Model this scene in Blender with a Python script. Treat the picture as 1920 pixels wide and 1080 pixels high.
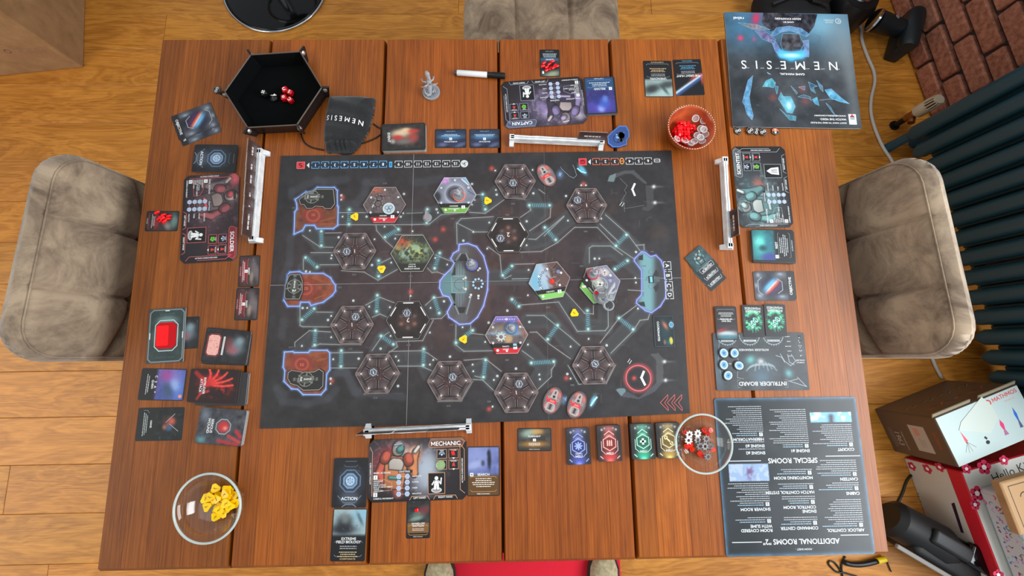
import bpy, bmesh, math, random
import numpy as np
from mathutils import Vector, Matrix, Euler
PI = math.pi
random.seed(7)
sc = bpy.context.scene
COL = sc.collection
for _o in list(bpy.data.objects):
    bpy.data.objects.remove(_o)

# ------------------------------------------------------------------ camera
CAM_ROT = (0.15218655, -0.01524716, -0.01364464)
CAM_POS = (0.01345016, -0.16081423, 1.62669049)
FPX = 800.0
cd = bpy.data.cameras.new('camera')
cam = bpy.data.objects.new('camera', cd)
COL.objects.link(cam)
cam.location = CAM_POS
cam.rotation_euler = CAM_ROT
cd.sensor_width = 36.0
cd.lens = 36.0 * FPX / 1920.0
cd.clip_start = 0.01
sc.camera = cam
_R = np.array(Euler(CAM_ROT).to_matrix())
_C = np.array(CAM_POS)


def P(px, py, z=0.75):
    """photo pixel -> point of the place at height z"""
    d = _R @ np.array([(px - 960) / FPX, -(py - 540) / FPX, -1.0])
    t = (z - _C[2]) / d[2]
    return Vector(_C + t * d)


def to_px(W):
    q = (W - _C) @ _R
    return 960 + FPX * q[:, 0] / -q[:, 2], 540 - FPX * q[:, 1] / -q[:, 2]


# ------------------------------------------------------------------ world, light, exposure
w = bpy.data.worlds.new('daylight')
sc.world = w
w.use_nodes = True
bg = w.node_tree.nodes['Background']
bg.inputs[0].default_value = (0.86, 0.93, 1.0, 1)
bg.inputs[1].default_value = 0.40


def area(name, loc, rot, sx, sy, power, col):
    l = bpy.data.lights.new(name, 'AREA')
    l.shape = 'RECTANGLE'
    l.size = sx
    l.size_y = sy
    l.energy = power
    l.color = col
    o = bpy.data.objects.new(name, l)
    COL.objects.link(o)
    o.location = loc
    o.rotation_euler = rot
    return o


# daylight through the big window above the radiator, and through a garden door behind the photographer's left
area('window_daylight', (2.05, -0.50, 1.85), (0, math.radians(72), math.radians(0)), 1.3, 1.9, 80, (0.93, 0.97, 1.0))
area('garden_door_daylight', (-2.9, -0.7, 1.45), (0, math.radians(-70), 0), 1.9, 1.8, 32, (1.0, 0.94, 0.83))
area('overhead_fill', (-0.3, 0.3, 2.9), (0, 0, 0), 3.0, 2.6, 24, (1.0, 0.97, 0.92))  # area light added overhead as soft fill for the whole room
sc.view_settings.view_transform = 'Standard'
sc.view_settings.look = 'None'
sc.view_settings.exposure = 0.08
sc.view_settings.gamma = 1.0
sc.view_settings.use_curve_mapping = False
sc.render.engine = 'CYCLES'
sc.cycles.use_denoising = True
sc.cycles.max_bounces = 8
sc.cycles.transparent_max_bounces = 16
sc.cycles.caustics_reflective = False
sc.cycles.caustics_refractive = False


# ------------------------------------------------------------------ materials
def lin(c):
    c = np.asarray(c, float) / 255.0
    return np.where(c <= 0.04045, c / 12.92, ((c + 0.055) / 1.055) ** 2.4)


def rgba(c):
    r = lin(c)
    return (float(r[0]), float(r[1]), float(r[2]), 1.0)


MATS = {}


def mat(name, col=(128, 128, 128), rough=0.5, metal=0.0, trans=0.0, ior=1.45, coat=0.0, sheen=0.0, alpha=1.0, spec=None):
    m = bpy.data.materials.new(name)
    m.use_nodes = True
    b = m.node_tree.nodes['Principled BSDF']
    b.inputs['Base Color'].default_value = rgba(col)
    b.inputs['Roughness'].default_value = rough
    b.inputs['Metallic'].default_value = metal
    b.inputs['Transmission Weight'].default_value = trans
    b.inputs['IOR'].default_value = ior
    b.inputs['Coat Weight'].default_value = coat
    b.inputs['Sheen Weight'].default_value = sheen
    b.inputs['Alpha'].default_value = alpha
    if spec is not None:
        b.inputs['Specular IOR Level'].default_value = spec
    MATS[name] = m
    return m


def nodes(m):
    return m.node_tree.nodes, m.node_tree.links, m.node_tree.nodes['Principled BSDF']


def noise_col(m, c1, c2, scale=(1, 1, 1), nscale=5.0, detail=6, rough=0.6, lo=0.35, hi=0.65, bump=0.0, attr=False, dist=0.0, coords='Object'):
    """procedural two-colour mottling, optionally multiplied by the mesh's own colour attribute"""
    N, L, b = nodes(m)
    tc = N.new('ShaderNodeTexCoord')
    mp = N.new('ShaderNodeMapping')
    mp.inputs['Scale'].default_value = scale
    L.new(tc.outputs[coords], mp.inputs['Vector'])
    src = mp.outputs['Vector']
    if attr:
        ca = N.new('ShaderNodeAttribute')
        ca.attribute_name = 'Off'
        va = N.new('ShaderNodeVectorMath')
        va.operation = 'ADD'
        L.new(src, va.inputs[0])
        L.new(ca.outputs['Vector'], va.inputs[1])
        src = va.outputs[0]
    nt = N.new('ShaderNodeTexNoise')
    nt.inputs['Scale'].default_value = nscale
    nt.inputs['Detail'].default_value = detail
    nt.inputs['Roughness'].default_value = rough
    nt.inputs['Distortion'].default_value = dist
    L.new(src, nt.inputs['Vector'])
    cr = N.new('ShaderNodeValToRGB')
    cr.color_ramp.elements[0].position = lo
    cr.color_ramp.elements[1].position = hi
    cr.color_ramp.elements[0].color = rgba(c1)
    cr.color_ramp.elements[1].color = rgba(c2)
    L.new(nt.outputs['Fac'], cr.inputs['Fac'])
    out = cr.outputs['Color']
    if attr:
        at = N.new('ShaderNodeAttribute')
        at.attribute_name = 'Col'
        mx = N.new('ShaderNodeMix')
        mx.data_type = 'RGBA'
        mx.blend_type = 'MULTIPLY'
        mx.inputs['Factor'].default_value = 1.0
        L.new(out, mx.inputs['A'])
        L.new(at.outputs['Color'], mx.inputs['B'])
        out = mx.outputs['Result']
    L.new(out, b.inputs['Base Color'])
    if bump:
        bp = N.new('ShaderNodeBump')
        bp.inputs['Strength'].default_value = bump
        bp.inputs['Distance'].default_value = 0.002
        L.new(nt.outputs['Fac'], bp.inputs['Height'])
        L.new(bp.outputs['Normal'], b.inputs['Normal'])
    return m, nt, out


def print_mat(name, rough, spec=0.5, coat=0.0):
    m = mat(name, rough=rough, spec=spec, coat=coat)
    N, L, b = nodes(m)
    at = N.new('ShaderNodeAttribute')
    at.attribute_name = 'Col'
    L.new(at.outputs['Color'], b.inputs['Base Color'])
    return m


M_CARD = print_mat('printed_card', 0.42)
M_BOARD = print_mat('printed_board', 0.5)
M_GLOSS = print_mat('printed_gloss', 0.30, 0.36)


def wood_mat(name, dark, lightc, fine, along, rough, bumps=0.15, ring=0.5):
    """planed wood: long fibres, broad tone drift and growth figure, all procedural; 'Col' tints each piece, 'Off' moves its grain"""
    m = mat(name, rough=rough)
    N, L, b = nodes(m)
    tc = N.new('ShaderNodeTexCoord')
    off = N.new('ShaderNodeAttribute')
    off.attribute_name = 'Off'
    va = N.new('ShaderNodeVectorMath')
    va.operation = 'ADD'
    L.new(tc.outputs['Object'], va.inputs[0])
    L.new(off.outputs['Vector'], va.inputs[1])

    def noise(scale, ns, det, dist=0.0, ro=0.6):
        mp = N.new('ShaderNodeMapping')
        mp.inputs['Scale'].default_value = scale
        L.new(va.outputs[0], mp.inputs['Vector'])
        n = N.new('ShaderNodeTexNoise')
        n.inputs['Scale'].default_value = ns
        n.inputs['Detail'].default_value = det
        n.inputs['Distortion'].default_value = dist
        n.inputs['Roughness'].default_value = ro
        L.new(mp.outputs['Vector'], n.inputs['Vector'])
        return n.outputs['Fac']
    if along == 'y':
        s1, s2, s3 = (1, 0.045, 1), (1, 0.22, 1), (1, 0.012, 1)
    else:
        s1, s2, s3 = (0.045, 1, 1), (0.22, 1, 1), (0.012, 1, 1)
    fib = noise(s1, 260, 4)
    broad = noise(s2, 9, 4, 0.6)
    lines = noise(s3, 520, 2)
    # growth figure: banded broad noise
    mth = N.new('ShaderNodeMath')
    mth.operation = 'MULTIPLY'
    mth.inputs[1].default_value = 9.0
    L.new(broad, mth.inputs[0])
    fr = N.new('ShaderNodeMath')
    fr.operation = 'PINGPONG'
    fr.inputs[1].default_value = 0.5
    L.new(mth.outputs[0], fr.inputs[0])

    def mixv(a, bb, f):
        q = N.new('ShaderNodeMix')
        q.inputs['Factor'].default_value = f
        L.new(a, q.inputs['A'])
        L.new(bb, q.inputs['B'])
        return q.outputs['Result']
    v = mixv(fib, broad, 0.45)
    v = mixv(v, fr.outputs[0], ring * 0.35)
    v = mixv(v, lines, fine)
    cr = N.new('ShaderNodeValToRGB')
    e = cr.color_ramp.elements
    e[0].position = 0.30
    e[1].position = 0.68
    e[0].color = rgba(dark)
    e[1].color = rgba(lightc)
    L.new(v, cr.inputs['Fac'])
    at = N.new('ShaderNodeAttribute')
    at.attribute_name = 'Col'
    mx = N.new('ShaderNodeMix')
    mx.data_type = 'RGBA'
    mx.blend_type = 'MULTIPLY'
    mx.inputs['Factor'].default_value = 1.0
    L.new(cr.outputs['Color'], mx.inputs['A'])
    L.new(at.outputs['Color'], mx.inputs['B'])
    L.new(mx.outputs['Result'], b.inputs['Base Color'])
    bp = N.new('ShaderNodeBump')
    bp.inputs['Strength'].default_value = bumps
    bp.inputs['Distance'].default_value = 0.0004
    L.new(fib, bp.inputs['Height'])
    L.new(bp.outputs['Normal'], b.inputs['Normal'])
    return m


# ------------------------------------------------------------------ objects
def prop(o, label=None, cat=None, group=None, kind=None):
    if label:
        o['label'] = label
    if cat:
        o['category'] = cat
    if group:
        o['group'] = group
    if kind:
        o['kind'] = kind
    return o


def empty(name, loc, label, cat, group=None, rotz=0.0):
    o = bpy.data.objects.new(name, None)
    COL.objects.link(o)
    o.empty_display_size = 0.05
    o.location = loc
    o.rotation_euler = (0, 0, rotz)
    return prop(o, label, cat, group)


def mesh_arrays(name, V, F, C=None, off=None, smooth=None):
    """V (n,3); F list of int arrays (k,m) or single index lists; C (n,3) linear colours"""
    me = bpy.data.meshes.new(name)
    V = np.asarray(V, np.float32)
    idx, tot = [], []
    for f in F:
        a = np.asarray(f, np.int32)
        if a.ndim == 1:
            a = a[None]
        idx.append(a.ravel())
        tot.append(np.full(len(a), a.shape[1], np.int32))
    idx = np.concatenate(idx)
    tot = np.concatenate(tot)
    st = np.concatenate([[0], np.cumsum(tot)[:-1]]).astype(np.int32)
    me.vertices.add(len(V))
    me.vertices.foreach_set('co', V.ravel())
    me.loops.add(len(idx))
    me.loops.foreach_set('vertex_index', idx)
    me.polygons.add(len(tot))
    me.polygons.foreach_set('loop_start', st)
    me.polygons.foreach_set('loop_total', tot)
    me.update(calc_edges=True)
    if C is not None:
        a = me.color_attributes.new('Col', 'FLOAT_COLOR', 'POINT')
        cc = np.ones((len(V), 4), np.float32)
        cc[:, :3] = C
        a.data.foreach_set('color', cc.ravel())
    if off is not None:
        a = me.attributes.new('Off', 'FLOAT_VECTOR', 'POINT')
        a.data.foreach_set('vector', np.asarray(off, np.float32).ravel())
    me.validate()
    if smooth is None:
        me.shade_flat()
    else:
        me.shade_smooth()
        if smooth < 3.1:
            me.set_sharp_from_angle(angle=smooth)
    return me


def link(name, me, mats, parent=None, loc=None, rot=None):
    o = bpy.data.objects.new(name, me)
    COL.objects.link(o)
    if not isinstance(mats, (list, tuple)):
        mats = [mats]
    if not me.materials:
        for m in mats:
            me.materials.append(m)
    if parent:
        o.parent = parent
    if loc is not None:
        o.location = loc
    if rot is not None:
        o.rotation_euler = rot
    return o


class MB:
    """collects shapes into one mesh"""

    def __init__(s):
        s.v, s.f, s.m, s.n = [], [], [], 0
        s.T = Matrix.Identity(4)

    def add(s, V, F, mi=0):
        V = [s.T @ Vector(p) for p in V]
        s.v += V
        for f in F:
            s.f.append([i + s.n for i in f])
            s.m.append(mi)
        s.n += len(V)
        return s

    def bm(s, b, mi=0):
        b.verts.index_update()
        s.add([v.co[:] for v in b.verts], [[v.index for v in f.verts] for f in b.faces], mi)
        b.free()
        return s

    def box(s, c, size, bev=0.0, seg=2, rot=None, mi=0):
        b = bmesh.new()
        bmesh.ops.create_cube(b, size=1.0)
        bmesh.ops.scale(b, vec=size, verts=b.verts)
        if bev:
            bmesh.ops.bevel(b, geom=list(b.edges), offset=bev, segments=seg, profile=0.5, affect='EDGES')
        M = Matrix.Translation(c)
        if rot is not None:
            M = M @ (rot if isinstance(rot, Matrix) else Euler(rot).to_matrix()).to_4x4()
        bmesh.ops.transform(b, matrix=M, verts=b.verts)
        return s.bm(b, mi)

    def tube(s, pts, r, n=8, mi=0, caps=True, closed=False):
        pts = [Vector(p) for p in pts]
        rs = r if isinstance(r, (list, tuple)) else [r] * len(pts)
        V, F = [], []
        up = None
        k = len(pts)
        for i, p in enumerate(pts):
            a = pts[(i - 1) % k] if (i or closed) else p
            c = pts[(i + 1) % k] if (i < k - 1 or closed) else p
            d = (c - a)
            d = d.normalized() if d.length > 1e-9 else Vector((0, 0, 1))
            if up is None:
                up = Vector((0, 0, 1)) if abs(d.z) < 0.9 else Vector((1, 0, 0))
            x = d.cross(up)
            if x.length < 1e-6:
                x = d.orthogonal()
            x.normalize()
            up = x.cross(d).normalized()
            for j in range(n):
                t = 2 * PI * j / n
                V.append(p + (x * math.cos(t) + up * math.sin(t)) * rs[i])
        for i in range(k if closed else k - 1):
            i2 = (i + 1) % k
            for j in range(n):
                j2 = (j + 1) % n
                F.append([i * n + j, i * n + j2, i2 * n + j2, i2 * n + j])
        if caps and not closed:
            F.append(list(range(n))[::-1])
            F.append([(k - 1) * n + j for j in range(n)])
        return s.add(V, F, mi)

    def lathe(s, prof, n=32, c=(0, 0, 0), mi=0, closed=False):
        V, F = [], []
        k = len(prof)
        for r, z in prof:
            for j in range(n):
                t = 2 * PI * j / n
                V.append((c[0] + r * math.cos(t), c[1] + r * math.sin(t), c[2] + z))
        for i in range(k if closed else k - 1):
            i2 = (i + 1) % k
            for j in range(n):
                j2 = (j + 1) % n
                F.append([i * n + j, i * n + j2, i2 * n + j2, i2 * n + j])
        if not closed:
            if prof[0][0] > 1e-6:
                F.append(list(range(n))[::-1])
            if prof[-1][0] > 1e-6:
                F.append([(k - 1) * n + j for j in range(n)])
        return s.add(V, F, mi)

    def prism(s, out, z0, z1, mi=0):
        n = len(out)
        V = [(x, y, z0) for x, y in out] + [(x, y, z1) for x, y in out]
        F = [list(range(n))[::-1], [n + i for i in range(n)]]
        F += [[i, (i + 1) % n, n + (i + 1) % n, n + i] for i in range(n)]
        return s.add(V, F, mi)

    def ball(s, c, r, sc3=(1, 1, 1), sub=2, mi=0, rot=None):
        b = bmesh.new()
        bmesh.ops.create_icosphere(b, subdivisions=sub, radius=r)
        M = Matrix.Translation(c)
        if rot is not None:
            M = M @ Euler(rot).to_matrix().to_4x4()
        M = M @ Matrix.Diagonal((*sc3, 1))
        bmesh.ops.transform(b, matrix=M, verts=b.verts)
        return s.bm(b, mi)

    def mesh(s, name, smooth=0.6):
        me = bpy.data.meshes.new(name)
        me.from_pydata([tuple(p) for p in s.v], [], s.f)
        me.polygons.foreach_set('material_index', s.m)
        me.update()
        if not smooth:
            me.shade_flat()
        else:
            me.shade_smooth()
            if smooth < 3.1:
                me.set_sharp_from_angle(angle=smooth)
        return me

    def build(s, name, mats, parent=None, loc=None, rot=None, smooth=0.6):
        me = s.mesh(name, smooth)
        for m in (mats if isinstance(mats, (list, tuple)) else [mats]):
            me.materials.append(m)
        return link(name, me, mats, parent, loc, rot)


# ------------------------------------------------------------------ lettering
_CH = "ABCDEFGHIJKLMNOPQRSTUVWXYZabcdefghijklmnopqrstuvwxyz0123456789 .,:/?!#\"'&+-*"
GL = {}


def make_glyphs():
    tmp = []
    for bold in (0, 1):
        for ch in _CH + '|':
            cu = []
            for body in ((ch, ch + 'I') if ch != '|' else ('I', 'I')):
                c = bpy.data.curves.new('g', 'FONT')
                c.body = body
                c.resolution_u = 3
                c.offset = 0.014 if bold else 0.0
                o = bpy.data.objects.new('g', c)
                COL.objects.link(o)
                cu.append(o)
            tmp.append((ch, bold, cu))
    dg = bpy.context.evaluated_depsgraph_get()
    dg.update()

    def get(o):
        e = o.evaluated_get(dg)
        me = e.to_mesh()
        n = len(me.vertices)
        v = np.zeros(n * 3, np.float32)
        me.vertices.foreach_get('co', v)
        v = v.reshape(-1, 3)[:, :2].copy()
        f = [list(p.vertices) for p in me.polygons]
        e.to_mesh_clear()
        return v, f
    ref = {}
    for ch, bold, cu in tmp:
        if ch == '|':
            ref[bold] = get(cu[0])[0][:, 0].max()
    for ch, bold, cu in tmp:
        if ch == '|':
            continue
        v, f = get(cu[0]) if ch != ' ' else (np.zeros((0, 2), np.float32), [])
        adv = get(cu[1])[0][:, 0].max() - ref[bold]
        GL[(ch, bold)] = (v, f, float(adv))
    for _, _, cu in tmp:
        for o in cu:
            d = o.data
            bpy.data.objects.remove(o)
            bpy.data.curves.remove(d)


make_glyphs()
for _b, _t in ((0, .085), (1, .125)):      # a clean outline for M
    _l, _r, _m = .06, .78, .42
    GL[('M', _b)] = (np.array([(_l, 0), (_l, .69), (_l + _t, .69), (_m, .31), (_r - _t, .69), (_r, .69), (_r, 0), (_r - _t, 0), (_r - _t, .46), (_m, .10), (_l + _t, .46), (_l + _t, 0)][::-1]), [list(range(12))], .84)


class Vec:
    """flat print shapes in mm, later joined to the printed face of a thing"""

    def __init__(s):
        s.V, s.F, s.C, s.n = [], [], [], 0

    def add(s, v2, F, col, lay=1):
        v2 = np.asarray(v2, float).reshape(-1, 2)
        z = np.full((len(v2), 1), 0.04 * lay)
        s.V.append(np.hstack([v2, z]))
        for f in F:
            s.F.append(np.asarray(f, np.int32) + s.n)
        s.C.append(np.tile(lin(col), (len(v2), 1)))
        s.n += len(v2)

    def poly(s, pts, col, lay=1):
        pts = np.asarray(pts, float)
        a = 0.5 * np.sum(pts[:, 0] * np.roll(pts[:, 1], -1) - np.roll(pts[:, 0], -1) * pts[:, 1])
        if a < 0:
            pts = pts[::-1]
        s.add(pts, [list(range(len(pts)))], col, lay)

    def rect(s, x, y, w, h, col, lay=1, rot=0.0):
        c, si = math.cos(rot), math.sin(rot)
        p = np.array([[-w, -h], [w, -h], [w, h], [-w, h]]) / 2
        s.add(p @ np.array([[c, si], [-si, c]]) + (x, y), [[0, 1, 2, 3]], col, lay)

    def pl(s, pts, w, col, lay=1, closed=False):
        pts = [np.asarray(p, float) for p in pts]
        if closed:
            pts = pts + [pts[0]]
        for i, (a, b) in enumerate(zip(pts[:-1], pts[1:])):
            d = b - a
            L = np.hypot(*d)
            if L < 1e-6:
                continue
            c = (a + b) / 2
            s.rect(c[0], c[1], L + w * 0.8, w, col, lay + (i % 3) * .2, math.atan2(d[1], d[0]))

    def frame(s, x, y, w, h, t, col, lay=1):
        s.pl([(x - w / 2, y - h / 2), (x + w / 2, y - h / 2), (x + w / 2, y + h / 2), (x - w / 2, y + h / 2)], t, col, lay, True)

    def disc(s, x, y, r, col, lay=1, n=18, ry=None):
        ry = ry or r
        t = np.linspace(0, 2 * PI, n, endpoint=False)
        s.add(np.stack([x + r * np.cos(t), y + ry * np.sin(t)], 1), [list(range(n))], col, lay)

    def hexa(s, x, y, r, col, lay=1, rot=0.0):
        t = np.arange(6) * PI / 3 + rot
        s.add(np.stack([x + r * np.cos(t), y + r * np.sin(t)], 1), [list(range(6))], col, lay)

    def ring(s, x, y, r, w, col, lay=1, n=32, a0=0.0, a1=2 * PI, ry=None):
        k = (ry or r) / r
        t = np.linspace(a0, a1, n + 1)
        i = np.stack([x + (r - w / 2) * np.cos(t), y + (r - w / 2) * k * np.sin(t)], 1)
        o = np.stack([x + (r + w / 2) * np.cos(t), y + (r + w / 2) * k * np.sin(t)], 1)
        s.add(np.vstack([i, o]), [[j, n + 1 + j, n + 2 + j, j + 1] for j in range(n)], col, lay)

    def text(s, st, x, y, h, col, lay=3, al='c', rot=0.0, bold=1, sx=1.0, track=0.0):
        """h = capital height"""
        k = h / 0.69
        pos, pieces = 0.0, []
        for ch in st:
            g = GL.get((ch, bold)) or GL[('?', bold)]
            pieces.append((g, pos))
            pos += (g[2] + track)
        wid = (pos - track) * k * sx
        x0 = {'c': -wid / 2, 'l': 0.0, 'r': -wid}[al]
        c, si = math.cos(rot), math.sin(rot)
        Rm = np.array([[c, si], [-si, c]])
        for g, p in pieces:
            if len(g[0]) == 0:
                continue
            v = g[0].copy()
            v[:, 0] = (v[:, 0] + p) * k * sx + x0
            v[:, 1] = v[:, 1] * k - h / 2
            s.add(v @ Rm + (x, y), g[1], col, lay)
        return wid

    def greek(s, x, y, wd, n, lh, col, lay=2, al='c', seed=0, rot=0.0, th=0.36):
        """rows of print too small to read"""
        rg = random.Random(seed)
        c, si = math.cos(rot), math.sin(rot)
        for i in range(n):
            L = wd * (rg.uniform(0.55, 1.0) if (i == n - 1 or al == 'c') else rg.uniform(0.86, 1.0))
            xx = {'c': -L / 2, 'l': 0.0, 'r': -L}[al]
            end = xx + L
            while xx < end - 0.4:
                ww = min(rg.uniform(0.7, 2.6) * lh * 0.6, end - xx)
                cx, cy = xx + ww / 2, -i * lh
                s.rect(x + c * cx - si * cy, y + si * cx + c * cy, ww, lh * th, col, lay, rot)
                xx += ww + lh * 0.24


# ------------------------------------------------------------------ painted print (colour grid)
def sstep(a, b, x):
    t = np.clip((x - a) / (b - a), 0, 1)
    return t * t * (3 - 2 * t)


class Cv:
    def __init__(s, x, y, W, H, base):
        s.x, s.y, s.W, s.H = x, y, W, H
        s.u, s.v = x / W + 0.5, y / H + 0.5
        s.c = np.tile(np.asarray(base, float), (len(x), 1))

    def mix(s, m, col):
        s.c += (np.asarray(col, float) - s.c) * np.clip(m, 0, 1)[:, None]

    def addc(s, m, col):
        s.c += np.asarray(col, float) * m[:, None]

    def blob(s, u, v, ru, rv, col, a=1.0, rot=0.0, p=2.0):
        dx, dy = s.x - (u - 0.5) * s.W, s.y - (v - 0.5) * s.H
        c, si = math.cos(rot), math.sin(rot)
        q = np.sqrt(((dx * c + dy * si) / (ru * s.W)) ** 2 + ((-dx * si + dy * c) / (rv * s.H)) ** 2)
        s.mix(a * np.exp(-q ** p), col)

    def noise(s, scale, seed=0, octv=3, sx=1.0, sy=1.0, rough=0.55):
        out = np.zeros_like(s.x)
        amp, tot = 1.0, 0.0
        for o in range(octv):
            rg = np.random.RandomState(seed * 31 + o)
            G = rg.rand(64, 64)
            X, Y = s.x * sx / scale + 17.3 * (o + 1), s.y * sy / scale + 9.1 * (o + 1)
            xi, yi = np.floor(X).astype(int), np.floor(Y).astype(int)
            fx, fy = X - xi, Y - yi
            fx, fy = fx * fx * (3 - 2 * fx), fy * fy * (3 - 2 * fy)
            a, b = G[yi % 64, xi % 64], G[yi % 64, (xi + 1) % 64]
            c, d = G[(yi + 1) % 64, xi % 64], G[(yi + 1) % 64, (xi + 1) % 64]
            out += amp * ((a * (1 - fx) + b * fx) * (1 - fy) + (c * (1 - fx) + d * fx) * fy)
            tot += amp
            amp *= rough
            scale *= 0.5
        return out / tot

    def seg(s, pts, wd, col, a=1.0, soft=None, uv=True):
        soft = soft or wd
        col = np.asarray(col, float)
        if uv:
            pts = [((p[0] - 0.5) * s.W, (p[1] - 0.5) * s.H) for p in pts]
        for (x0, y0), (x1, y1) in zip(pts[:-1], pts[1:]):
            R = wd + soft * 2
            k = np.where((s.x > min(x0, x1) - R) & (s.x < max(x0, x1) + R) & (s.y > min(y0, y1) - R) & (s.y < max(y0, y1) + R))[0]
            if not len(k):
                continue
            dx, dy = x1 - x0, y1 - y0
            L2 = dx * dx + dy * dy + 1e-9
            t = np.clip(((s.x[k] - x0) * dx + (s.y[k] - y0) * dy) / L2, 0, 1)
            d = np.hypot(s.x[k] - x0 - t * dx, s.y[k] - y0 - t * dy)
            m = a * np.exp(-(np.maximum(d - wd * 0.5, 0) / soft) ** 2 * 1.5)
            s.c[k] += (col - s.c[k]) * m[:, None]

    def inside(s, pts, uv=True):
        if uv:
            pts = [((p[0] - 0.5) * s.W, (p[1] - 0.5) * s.H) for p in pts]
        r = np.zeros(len(s.x), bool)
        n = len(pts)
        for i in range(n):
            x0, y0 = pts[i]
            x1, y1 = pts[(i + 1) % n]
            if y0 == y1:
                continue
            c = ((y0 > s.y) != (y1 > s.y)) & (s.x < (x1 - x0) * (s.y - y0) / (y1 - y0) + x0)
            r ^= c
        return r

    def fill(s, pts, col, a=1.0, uv=True):
        k = s.inside(pts, uv)
        s.c[k] += (np.asarray(col, float) - s.c[k]) * a

    def ring(s, u, v, r, wd, col, a=1.0):
        d = np.hypot(s.x - (u - 0.5) * s.W, s.y - (v - 0.5) * s.H)
        s.mix(a * np.exp(-((d - r) / wd) ** 2), col)

    def scratch(s, n, seed, cols, u0=0, v0=0, u1=1, v1=1, ln=0.12, wd=0.5, a=0.6):
        rg = random.Random(seed)
        for i in range(n):
            u, v, t = rg.uniform(u0, u1), rg.uniform(v0, v1), rg.uniform(0, PI)
            L = rg.uniform(0.3, 1) * ln
            s.seg([(u, v), (u + L * math.cos(t), v + L * math.sin(t) * s.W / s.H)], wd * rg.uniform(0.5, 1.3), rg.choice(cols), a * rg.uniform(0.4, 1), wd)


def rrect(W, H, r, n=4):
    out = []
    for cx, cy, a in ((W / 2 - r, -H / 2 + r, -PI / 2), (W / 2 - r, H / 2 - r, 0), (-W / 2 + r, H / 2 - r, PI / 2), (-W / 2 + r, -H / 2 + r, PI)):
        for i in range(n + 1):
            t = a + PI / 2 * i / n
            out.append((cx + r * math.cos(t), cy + r * math.sin(t)))
    return out


def chamf(W, H, c):
    w, h = W / 2, H / 2
    return [(w - c, -h), (w, -h + c), (w, h - c), (w - c, h), (-w + c, h), (-w, h - c), (-w, -h + c), (-w + c, -h)]


def hexo(r, rot=0.0):
    return [(r * math.cos(rot + i * PI / 3), r * math.sin(rot + i * PI / 3)) for i in range(6)]


def slab_mesh(name, outline, t, art=None, vec=None, res=1.2, edge=(60, 60, 62), base=(40, 38, 40), back=None):
    """printed slab: outline in mm (convex when art is given), thickness t mm"""
    O = np.array(outline, float)
    n = len(O)
    Vs = [np.hstack([O, np.zeros((n, 1))]), np.hstack([O, np.full((n, 1), t)])]
    e = lin(edge)
    Cs = [np.tile(e, (2 * n, 1))]
    i = np.arange(n)
    j = (i + 1) % n
    F = [list(range(n))[::-1], np.stack([i, j, n + j, n + i], 1)]
    k = 2 * n
    if back:
        F[0] = [k + q for q in range(n)][::-1]
        Vs.append(Vs[0].copy())
        Cs.append(np.tile(lin(back), (n, 1)))
        k += n
    if art is None:
        Vs.append(np.hstack([O, np.full((n, 1), t)]))
        Cs.append(np.tile(lin(base), (n, 1)))
        F.append([k + q for q in range(n)])
        k += n
    else:
        x0, y0, x1, y1 = O[:, 0].min(), O[:, 1].min(), O[:, 0].max(), O[:, 1].max()
        nx, ny = max(4, int((x1 - x0) / res) + 1), max(4, int((y1 - y0) / res) + 1)
        X, Y = np.meshgrid(np.linspace(x0, x1, nx), np.linspace(y0, y1, ny))
        X, Y = X.ravel(), Y.ravel()
        for _ in range(2):
            for a in range(n):
                p, q = O[a], O[(a + 1) % n]
                d = q - p
                L = np.hypot(*d)
                if L < 1e-6:
                    continue
                nxn, nyn = d[1] / L, -d[0] / L
                o = (X - p[0]) * nxn + (Y - p[1]) * nyn
                o = np.maximum(o, 0)
                X, Y = X - o * nxn, Y - o * nyn
        cv = Cv(X, Y, x1 - x0, y1 - y0, base)
        art(cv)
        Vs.append(np.stack([X, Y, np.full(len(X), t)], 1))
        Cs.append(lin(np.clip(cv.c, 0, 255)))
        a = (np.arange(ny - 1)[:, None] * nx + np.arange(nx - 1)[None]).ravel() + k
        F.append(np.stack([a, a + 1, a + nx + 1, a + nx], 1))
        k += len(X)
    if vec is not None and vec.n:
        v = np.vstack(vec.V)
        v[:, 2] += t
        Vs.append(v)
        Cs.append(np.vstack(vec.C))
        F += [f + k for f in vec.F]
    return mesh_arrays(name, np.vstack(Vs) * 0.001, F, np.vstack(Cs))


def quad(px, z):
    """photo corners in print order (top left, top right, bottom right, bottom left) -> centre, angle, W mm, H mm"""
    a, b, c, d = [P(x, y, z) for x, y in px]
    r = ((b - a) + (c - d)) / 2
    u = ((a - d) + (b - c)) / 2
    ang = math.atan2(r.y, r.x)
    ctr = (a + b + c + d) / 4
    return ctr, ang, r.length * 1000, u.length * 1000


def slab(name, label, cat, outline, t, ctr, ang, z, art=None, vec=None, group=None, res=1.2, edge=(60, 60, 62), base=(40, 38, 40), m=None, parent=None):
    me = slab_mesh(name, outline, t, art, vec, res, edge, base)
    o = link(name, me, m or M_CARD, parent, (ctr[0], ctr[1], z), (0, 0, ang))
    if label:
        prop(o, label, cat, group)
    return o


ZT = 0.75      # table top
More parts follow.
